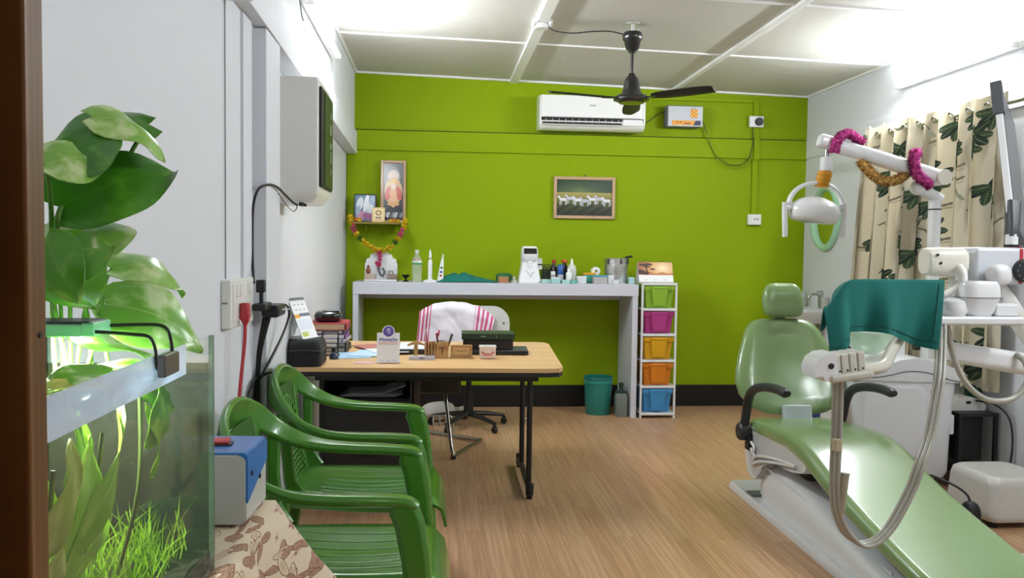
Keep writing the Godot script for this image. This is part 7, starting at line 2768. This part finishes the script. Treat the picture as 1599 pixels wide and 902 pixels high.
# ---------------------------------------------------------------- curtain, mirror, basin and the right edge
func curtain_image() -> Image:
	var im := canvas(1024, 512, Color("c4bca8"))
	var rng := RandomNumberGenerator.new()
	rng.seed = 9
	var n := FastNoiseLite.new()
	n.seed = 3
	n.frequency = 0.012
	for y in 512:
		for x in 1024:
			var a := n.get_noise_2d(x * 1.6, y * 0.35)
			im.set_pixel(x, y, Color("cac2ae").lerp(Color("968c76"), clampf(a * 2.4 + 0.35, 0, 1)))  # vertical grey-brown bands: fold shading put into the cloth colour
	for k in 11:   # bamboo canes
		var x := 40.0 + k * 92 + rng.randf_range(-14, 14)
		var w := rng.randf_range(20, 34)
		for y in 512:
			for d in range(int(-w), int(w)):
				var xx := int(x + d)
				if xx >= 0 and xx < 1024:
					var s := absf(d) / w
					im.set_pixel(xx, y, im.get_pixel(xx, y).lerp(Color("e2d6b6") if k % 2 else Color("d8cdb0"), 0.85 * (1.0 - s * s * s)))
		for j in 3:
			var y := rng.randf_range(20, 490)
			stroke(im, [Vector2(x - w, y), Vector2(x, y + 3), Vector2(x + w, y)], 2.4, Color("77705c"))
			stroke(im, [Vector2(x - w, y + 8), Vector2(x + w, y + 8)], 1.2, Color("a39a80"))
	for k in 46:   # twigs
		var p := Vector2(rng.randf_range(0, 1024), rng.randf_range(0, 512))
		var a := rng.randf_range(-0.9, 0.9)
		var q := p + Vector2(cos(a), sin(a)) * rng.randf_range(20, 50)
		stroke(im, [p, p.lerp(q, 0.5) + Vector2(0, -5), q], 1.3, Color("4c4a3a"))
		disc(im, q.x, q.y, 13, 3.2, Color("8d8f7c") if k % 2 else Color("5d6350"), a)
	for k in 52:   # dark leaf sprays
		var p := Vector2(rng.randf_range(10, 1014), 30.0 + fmod(k * 97.0, 460.0))
		for j in 6:
			var a := -0.5 + j * 0.75 + rng.randf_range(-0.3, 0.3)
			var q := p + Vector2(cos(a), sin(a)) * 15.0
			disc(im, q.x, q.y, 17, 7.5, Color("33452c") if j % 2 else Color("1c2a20"), a)
			stroke(im, [p, q + Vector2(cos(a), sin(a)) * 15], 0.8, Color("6b7a58"))
	return im

func right_side():
	var white := gloss("e6e7e8", 0.35, 0.4)
	var X := Vector3(1, 0, 0)
	var Z := Vector3(0, 0, 1)
	var dark := hexm("17181a", 0.5)
	var chrome := mat(Color("bfc0c0"), 0.22, 1.0)
	# curtain and rod
	var t := thing("curtain_rod", "metal curtain rod on the right wall threaded through the curtain's rings", "curtain rod", Vector3(4.0, 2.29, 2.0))
	var g := G.new()
	g.tube([Vector3(0, 0, -0.82), Vector3(0, 0, 1.0)], 0.0125, 14)
	put("rod", g, chrome, t)
	for e in [-0.8, 0.95]:
		g = G.new()
		g.tube([Vector3(0.002, 0, e), Vector3(0.088, 0, e)], 0.009, 10)
		g.tube([Vector3(0.08, 0, e), Vector3(0.0895, 0, e)], 0.028, 16)
		put("bracket", g, chrome, t)
	for e in [-0.84, 1.0]:
		g = G.new()
		g.blob(Vector3(0, 0, e), Vector3(0.022, 0.022, 0.024))
		put("finial", g, chrome, t)
	t = thing("curtain", "beige curtain with dark green leaf and bamboo print covering the right wall's window", "curtain", Vector3(4.0, 0, 1.9))
	g = G.new()
	var rows := []
	var nf := 9.0
	for i in 26:
		var v := i / 25.0
		var row := []
		for j in 163:
			var u := j / 162.0
			var y := lerpf(2.36 + 0.012 * sin(u * nf * TAU * 2.0), 0.60, v)
			var z := lerpf(lerpf(-0.66, -0.90, pow(v, 0.8)), 0.95, u)
			var a := u * nf * TAU
			var amp := 0.042 + 0.012 * sin(u * 31.0) + 0.008 * v
			var x := -0.005 + amp * sin(a + 0.5 * sin(u * 15.0) * v) 
			z += 0.028 * sin(2.0 * a) * (0.6 + 0.4 * v)
			row.append(Vector3(clampf(x, -0.09, 0.075), y, z))
		rows.append(row)
	g.slab(rows, 0.0015)
	var cm := tex(curtain_image(), 0.85)
	cm.backlight_enabled = true
	cm.backlight = Color(0.12, 0.12, 0.1)
	put("cloth", g, cm, t)
	for k in 18:
		var u := (k + 0.0) / 18.0 + 1.0 / 36.0
		if k % 1 == 0:
			g = G.new()
			var zc := lerpf(-0.66, 0.95, (k * 0.5 + 0.0) / nf)
			var ringp := []
			for q in 19:
				var a := TAU * q / 18.0
				ringp.append(Vector3(0.016 * sin(a) * (1 if k % 2 else -1), 2.29 + 0.027 * sin(a), zc + 0.024 * cos(a)))
			g.tube(ringp, 0.006, 8, false)
			put("grommet", g, mat(Color("7c7a70"), 0.3, 0.9), t)
	# oval mirror over the basin
	t = thing("oval_mirror", "oval mirror with a mint green frame on the right wall behind the operating light", "mirror", Vector3(4.09, 1.72, 0.45))
	g = G.new()
	var fr := []
	for q in 49:
		var a := TAU * q / 48.0
		fr.append(Vector3(-0.018, 0.262 * sin(a), 0.232 * cos(a)))
	g.tube(fr, 0.03, 12, false)
	put("frame", g, gloss("a9d8b6", 0.4, 0.3), t)
	g = G.new()
	g.prism(PackedVector2Array(range(40).map(func(q): return Vector2(0.236 * cos(TAU * q / 40.0), 0.264 * sin(TAU * q / 40.0)))), 0.008, Transform3D(Basis(V, -PI / 2), Vector3(-0.012, 0, 0)))
	put("glass", g, mat(Color(0.93, 0.95, 0.94), 0.03, 1.0), t)
	# wash basin with what stands on it
	t = thing("wash_basin", "white wash basin in the back right corner behind the headrest", "basin", Vector3(4.09, 0.93, 0.36))
	g = G.new()
	rows = []
	for e in [[-0.13, 0.2, 0.3, -0.13], [-0.11, 0.28, 0.4, -0.15], [-0.03, 0.36, 0.48, -0.185], [0.0, 0.37, 0.5, -0.187]]:
		rows.append(ring(Vector3(e[3], e[0], 0), X, Z, e[1], e[2], 0.06, 5))
	rows.append(ring(Vector3(-0.187, 0.0, 0), X, Z, 0.31, 0.44, 0.06, 5))
	rows.append(ring(Vector3(-0.187, -0.09, 0), X, Z, 0.2, 0.3, 0.06, 5))
	g.loft(rows)
	put("bowl", g, white, t)
	g = G.new()
	g.lathe([Vector2(0, -0.93), Vector2(0.1, -0.93), Vector2(0.075, -0.13), Vector2(0, -0.13)], Vector3(-0.12, 0, 0), Basis.IDENTITY, 24)
	put("pedestal", g, white, t)
	t = thing("basin_tap", "chrome tap standing on the wash basin", "tap", Vector3(4.055, 0.9305, 0.42))
	g = G.new()
	g.tube([Vector3(0, 0, 0), Vector3(0, 0.13, 0)], 0.014, 14)
	g.tube(curve([Vector3(0, 0.11, 0), Vector3(-0.05, 0.125, 0), Vector3(-0.09, 0.11, 0), Vector3(-0.1, 0.085, 0)]), 0.01, 12)
	put("spout", g, chrome, t)
	g = G.new()
	g.box(Vector3(0.0, 0.145, 0), Vector3(0.05, 0.014, 0.018), 0.005)
	put("lever", g, chrome, t)
	bottle("soap_bottle", "green liquid soap bottle standing on the wash basin", Vector3(3.945, 0.9305, 0.16), [Vector2(0, 0), Vector2(0.032, 0), Vector2(0.034, 0.01), Vector2(0.034, 0.08), Vector2(0.02, 0.105), Vector2(0.012, 0.11)], gloss("6fa02c", 0.2, 0.6), [Vector2(0, 0.19), Vector2(0.008, 0.188), Vector2(0.008, 0.15), Vector2(0.014, 0.145), Vector2(0.014, 0.108), Vector2(0, 0.108)], hexm("9cc05a", 0.4))
	t = thing("drinking_glass", "clear drinking glass on the wash basin beside the soap bottle", "glass", Vector3(4.02, 0.9305, 0.165))
	g = G.new()
	g.lathe([Vector2(0, 0), Vector2(0.028, 0), Vector2(0.034, 0.13), Vector2(0.032, 0.13), Vector2(0.026, 0.006), Vector2(0, 0.006)], Vector3.ZERO, Basis.IDENTITY, 24)
	put("tumbler", g, glass("dfe8e4", 0.2), t)
	t = thing("tumbler", "small frosted tumbler at the wall end of the wash basin", "tumbler", Vector3(4.056, 0.9305, 0.52))
	g = G.new()
	g.lathe([Vector2(0, 0), Vector2(0.026, 0), Vector2(0.03, 0.1), Vector2(0.028, 0.1), Vector2(0.024, 0.006), Vector2(0, 0.006)], Vector3.ZERO, Basis.IDENTITY, 22)
	put("tumbler_body", g, hexm("c3c1b6", 0.4), t)
	# bins behind the chair
	for e in [["blue_bin", "blue plastic bin on the floor behind the dental chair", Vector3(3.49, 0, 1.75), "1b2f8c", 0.12, 0.36], ["green_bin", "green plastic bin on the floor in front of the blue one", Vector3(3.36, 0, 2.12), "1f7a44", 0.1, 0.30]]:
		t = thing(e[0], e[1], "bin", e[2])
		g = G.new()
		var r: float = e[4]
		var h: float = e[5]
		g.lathe([Vector2(0, 0), Vector2(r * 0.8, 0), Vector2(r * 0.82, 0.006), Vector2(r, h * 0.94), Vector2(r + 0.008, h * 0.945), Vector2(r + 0.008, h), Vector2(r - 0.003, h), Vector2(r * 0.78, 0.01), Vector2(0, 0.01)], Vector3.ZERO, Basis.IDENTITY, 32)
		put("bucket", g, gloss(e[3], 0.4, 0.3), t)
		g = G.new()
		var hp := []
		for q in 13:
			var a := PI * q / 12.0
			hp.append(Vector3(cos(a) * (r + 0.01), h * 0.9 + 0.02 * sin(a), sin(a) * (r + 0.012)))
		g.tube(hp, 0.003, 6)
		put("handle", g, hexm("b9babb", 0.4), t)
	# cream cylinder unit and bulb-shaped head above the tray, on a post from the tray table
	t = thing("curing_unit", "cream cylindrical machine with a curved spout, held above the white tub", "machine", Vector3(2.89, 1.375, 4.02))
	g = G.new()
	rows = []
	for e in [[-0.088, 0.085, 0.1], [-0.08, 0.105, 0.118], [-0.02, 0.112, 0.126], [0.07, 0.112, 0.126], [0.086, 0.1, 0.112], [0.09, 0.08, 0.09]]:
		var o := []
		for k in 32:
			var a := TAU * k / 32.0
			o.append(Vector3(e[0], signf(sin(a)) * pow(absf(sin(a)), 0.7) * e[2] / 2, signf(cos(a)) * pow(absf(cos(a)), 0.7) * e[1] / 2))
		rows.append(o)
	g.loft(rows)
	put("body", g, gloss("e4e0d2", 0.35, 0.4), t)
	g = G.new()
	g.tube(curve([Vector3(0.03, -0.02, 0.06), Vector3(0.036, -0.05, 0.085), Vector3(0.03, -0.09, 0.085), Vector3(0.0, -0.12, 0.075), Vector3(-0.04, -0.14, 0.07)]), [0.018, 0.019, 0.019, 0.019, 0.019, 0.019, 0.018, 0.018, 0.018, 0.018, 0.017, 0.017, 0.017, 0.016, 0.016, 0.016, 0.016, 0.015, 0.015, 0.015, 0.015, 0.014, 0.014, 0.014, 0.012], 14)
	put("spout", g, gloss("eceae4", 0.35, 0.4), t)
	g = G.new()
	for e in [[-0.06, 0.03], [-0.045, -0.005]]:
		g.tube([Vector3(e[0], e[1], 0.054), Vector3(e[0], e[1], 0.058)], 0.006, 10)
	put("button", g, dark, t)
	g = G.new()
	g.tube([Vector3(0.05, -0.222, -0.01), Vector3(0.05, -0.04, -0.01)], 0.014, 14)
	put("post", g, gloss("e4e0d2", 0.35, 0.4), t)
	t = thing("bulb_head", "white bulb-shaped device head on a short chrome post at the tray table's right end", "device", Vector3(3.075, 1.205, 4.12))
	g = G.new()
	g.blob(Vector3(0.0, 0.118, 0.0), Vector3(0.047, 0.045, 0.045), 0.75, 0.8, Basis(Z, 0.1))
	put("head", g, white, t)
	g = G.new()
	g.lathe([Vector2(0, 0), Vector2(0.02, 0), Vector2(0.02, 0.02), Vector2(0.014, 0.024), Vector2(0.014, 0.075), Vector2(0, 0.075)], Vector3.ZERO, Basis.IDENTITY, 18)
	put("post", g, chrome, t)
	# x-ray style box with red stripe
	t = thing("xray_unit", "pale grey boxy machine with red stripe and black dial on a slanting arm", "machine", Vector3(3.17, 1.36, 3.98))
	g = G.new()
	g.box(Vector3(0.0, 0.0, 0.0), Vector3(0.32, 0.16, 0.17), 0.018)
	put("case", g, gloss("d3d6dc", 0.35, 0.4), t)
	g = G.new()
	g.box(Vector3(0.045, 0.0, 0.0862), Vector3(0.014, 0.15, 0.003), 0.001)
	g.box(Vector3(0.045, 0.0802, 0.0), Vector3(0.014, 0.003, 0.15), 0.001)
	put("red_stripe", g, hexm("c2202a", 0.45), t, "red stripe")
	g = G.new()
	g.lathe([Vector2(0, 0), Vector2(0.05, 0), Vector2(0.05, 0.01), Vector2(0.042, 0.018), Vector2(0, 0.02)], Vector3(0.055, -0.018, 0.086), Basis(X, PI / 2), 28)
	var dial := put("dial", g, hexm("26282b", 0.4), t, "black dial")
	g = G.new()
	for k in 10:
		var a := TAU * k / 10.0
		g.box(Vector3(0.055 + cos(a) * 0.038, -0.018 + sin(a) * 0.038, 0.106), Vector3(0.004, 0.004, 0.001))
	put("dial_marks", g, hexm("a9abae", 0.5), dial)
	g = G.new()
	band(g, [[Vector3(-0.04, -0.07, 0.01), Vector3(0, 0, 1), 0.08, 0.09], [Vector3(0.04, -0.16, 0.01), Vector3(0, 0, 1), 0.08, 0.08], [Vector3(0.24, -0.42, 0.01), Vector3(0, 0, 1), 0.075, 0.07]], 4, 0.4)
	put("arm", g, gloss("dfdfda", 0.35, 0.4), t)
	g = G.new()
	g.lathe([Vector2(0, -1.36), Vector2(0.15, -1.36), Vector2(0.15, -1.34), Vector2(0.03, -1.325), Vector2(0.03, -0.4), Vector2(0.0, -0.39)], Vector3(0.245, 0, 0.01), Basis.IDENTITY, 24)
	put("floor_stand", g, gloss("dfdfda", 0.35, 0.4), t)
	# monitor on its arm
	t = thing("monitor", "dark grey monitor seen nearly edge-on on a jointed arm at the right edge", "monitor", Vector3(3.325, 2.205, 3.7))
	var e1 := Vector3(-0.062, -0.665, 0.23).normalized()
	var e2 := Vector3(0.675, -0.294, -0.677).normalized()
	var B := Basis(e2, -e1, e2.cross(-e1))
	g = G.new()
	g.box(B * Vector3(0.225, -0.345, 0.0), Vector3(0.43, 0.69, 0.034), 0.008, B)
	put("case", g, gloss("45494e", 0.4, 0.3), t)
	g = G.new()
	g.box(B * Vector3(0.225, -0.345, -0.018), Vector3(0.40, 0.65, 0.003), 0.001, B)
	put("screen", g, gloss("0c0d0f", 0.1, 1.0), t, "black screen")
	g = G.new()
	g.box(B * Vector3(0.0, -0.4, 0.0), Vector3(0.014, 0.5, 0.03), 0.004, B)
	put("white_edge", g, white, t, "white edge strip")
	g = G.new()
	g.box(B * Vector3(0.0, -0.07, 0.0), Vector3(0.035, 0.17, 0.05), 0.005, B)
	put("hinge_block", g, hexm("55595e", 0.4), t)
	g = G.new()
	var foot := Vector3(-0.06, -0.765, 0.23)
	band(g, [[Vector3(-0.03, -0.56, 0.19), X, 0.06, 0.05], [Vector3(-0.055, -0.66, 0.228), X, 0.05, 0.05], [foot + V * 0.05, X, 0.045, 0.05]], 4, 0.3)
	put("neck", g, hexm("3f4348", 0.4), t)
	g = G.new()
	g.tube([foot + V * 0.01, foot + V * 0.06], 0.026, 18)
	put("collar", g, white, t)
	g = G.new()
	g.tube([foot + V * -0.03, foot + V * 0.015], 0.03, 18)
	band(g, [[foot, V, 0.035, 0.04], [foot + Vector3(0.3, 0.0, 0.0), V, 0.035, 0.04], [foot + Vector3(0.79, 0.0, 0.0), V, 0.035, 0.04]], 3, 0.4)
	put("arm", g, hexm("17181a", 0.45), t)
	g = G.new()
	g.box(foot + Vector3(0.805, 0, 0), Vector3(0.034, 0.16, 0.12), 0.006)
	put("wall_plate", g, hexm("17181a", 0.45), t)
	# black trolley
	t = thing("black_trolley", "black two-shelf trolley in shadow at the right wall, beyond the white unit", "trolley", Vector3(3.945, 0, 2.5))
	for y in [0.11, 0.455]:
		g = G.new()
		g.box(Vector3(0, y, 0), Vector3(0.25, 0.022, 0.55), 0.004)
		put("shelf", g, dark, t)
	for sx in [-1.0, 1.0]:
		for sz in [-1.0, 1.0]:
			g = G.new()
			g.box(Vector3(0.113 * sx, 0.233, 0.262 * sz), Vector3(0.022, 0.466, 0.022), 0.003)
			put("post", g, dark, t)
	g = G.new()
	g.box(Vector3(-0.03, 0.308, 0.05), Vector3(0.17, 0.27, 0.36), 0.006)
	put("back_panel", g, hexm("0e0f10", 0.5), t)
	t = thing("handheld_device", "white sloping device with a black button on top of the black trolley", "device", Vector3(3.93, 0.467, 2.62))
	g = G.new()
	g.prism(poly([-0.125, 0.0, 0.11, 0.0, 0.115, 0.03, 0.08, 0.065, 0.02, 0.082, -0.06, 0.07, -0.12, 0.03]), 0.14)
	put("body", g, gloss("d4d3cb", 0.35, 0.4), t)
	g = G.new()
	g.box(Vector3(-0.0, 0.05, 0.0715), Vector3(0.03, 0.018, 0.006), 0.003)
	put("button", g, dark, t)
	t = thing("green_pouch", "small dark green cloth hung over the white sloping device", "cloth", Vector3(4.02, 0.467, 2.60))
	g = G.new()
	g.blob(Vector3(0, 0.085, 0), Vector3(0.045, 0.075, 0.05), 0.8, 0.8)
	put("cloth", g, cloth_mat("15463a"), t)
	g = G.new()
	g.tube(curve([Vector3(3.97, 0.53, 2.7), Vector3(4.03, 0.52, 2.8), Vector3(4.06, 0.45, 2.88), Vector3(4.07, 0.3, 2.9), Vector3(4.06, 0.12, 2.88), Vector3(4.02, 0.012, 2.86)]), 0.006, 8)
	tag(put("black_cable", g, dark), "black cable falling from the trolley top at the right wall", "cable")
	# compressor box and pedal
	t = thing("compressor_box", "white rounded box on short feet on the floor at the right edge", "box", Vector3(3.74, 0, 3.26))
	g = G.new()
	rows = []
	for e in [[0.035, 0.37, 0.40], [0.055, 0.385, 0.42], [0.06, 0.375, 0.41], [0.21, 0.355, 0.39], [0.245, 0.34, 0.37], [0.26, 0.3, 0.33]]:
		rows.append(ring(Vector3(0, e[0], 0), X, Z, e[1], e[2], 0.05, 5))
	g.loft(rows)
	put("body", g, gloss("c6c4bd", 0.4, 0.3), t)
	for sx in [-1.0, 1.0]:
		for sz in [-1.0, 1.0]:
			g = G.new()
			g.tube([Vector3(0.14 * sx, 0.0, 0.15 * sz), Vector3(0.14 * sx, 0.036, 0.15 * sz)], 0.022, 12)
			put("foot", g, dark, t)
	t = thing("foot_pedal", "black foot control with a cord, leaning beside the white rounded box", "foot control", Vector3(3.40, 0, 3.52))
	g = G.new()
	g.blob(Vector3(0, 0.085, 0), Vector3(0.05, 0.085, 0.045), 0.8, 0.9)
	put("pedal", g, dark, t)
	g = G.new()
	g.tube(curve([Vector3(0, 0.15, 0.0), Vector3(-0.01, 0.2, -0.02), Vector3(-0.05, 0.235, -0.1), Vector3(-0.1, 0.24, -0.25), Vector3(-0.12, 0.15, -0.4), Vector3(-0.12, 0.02, -0.5)]), 0.006, 8)
	put("cord", g, dark, t)

func smalls():
	# wooden door frame that the photograph is taken through
	var wood := tex(wood_image(256, 128, Color("946639"), Color("65411f"), 71), 0.4)
	var g := G.new()
	g.bb(Vector3(0.386, 0.0, 6.86), Vector3(0.4415, 2.12, 6.887), 0.003)
	g.bb(Vector3(1.38, 0.0, 6.86), Vector3(1.419, 2.12, 6.889), 0.003)
	g.bb(Vector3(0.386, 2.08, 6.86), Vector3(1.419, 2.119, 6.889), 0.003)
	var d := struct("door_1", g, wood)
	g = G.new()
	g.bb(Vector3(0.386, 0.0, 6.889), Vector3(0.395, 2.12, 6.91), 0.001)
	put("rebate", g, hexm("0d0908", 0.7), d)
	g = G.new()
	g.bb(Vector3(0.386, 0.0, 6.91), Vector3(0.43, 2.12, 7.06), 0.003)
	put("jamb", g, tex(wood_image(256, 128, Color("7a3426"), Color("511d14"), 72), 0.4), d)
	g = G.new()
	for e in [[0.85, 6.873], [1.34, 6.872], [1.62, 6.871]]:
		g.tube([Vector3(0.441, e[0], e[1]), Vector3(0.4423, e[0], e[1])], 0.0022, 8)
	put("nail_head", g, hexm("1c120c", 0.6), d)
	# added, unseen passage lamp, put in to light the door frame
	var t := thing("added_passage_lamp", "added unseen ceiling lamp in the passage, lighting the door frame", "lamp", Vector3(1.0, 2.8, 8.2))
	g = G.new()
	g.lathe([Vector2(0, -0.02), Vector2(0.1, -0.02), Vector2(0.1, 0.0), Vector2(0, 0.0)])
	put("base", g, hexm("e6e6e4", 0.5), t)
	var em := mat(Color(1, 1, 1), 0.4, 0.0, "passage")
	em.emission_enabled = true
	em.emission = Color(1.0, 0.94, 0.85)
	em.emission_energy_multiplier = 2.0
	g = G.new()
	g.blob(Vector3(0, -0.06, 0), Vector3(0.08, 0.045, 0.08))
	put("glowing_bulb", g, em, t)
	var l := OmniLight3D.new()
	l.name = "added_passage_light"
	l.light_color = Color(1.0, 0.94, 0.85)
	l.light_energy = 0.3
	l.light_size = 0.04
	l.omni_range = 12.0
	l.omni_attenuation = 2.0
	l.shadow_enabled = true
	t.add_child(l)
	l.position = Vector3(0, -0.06, 0)
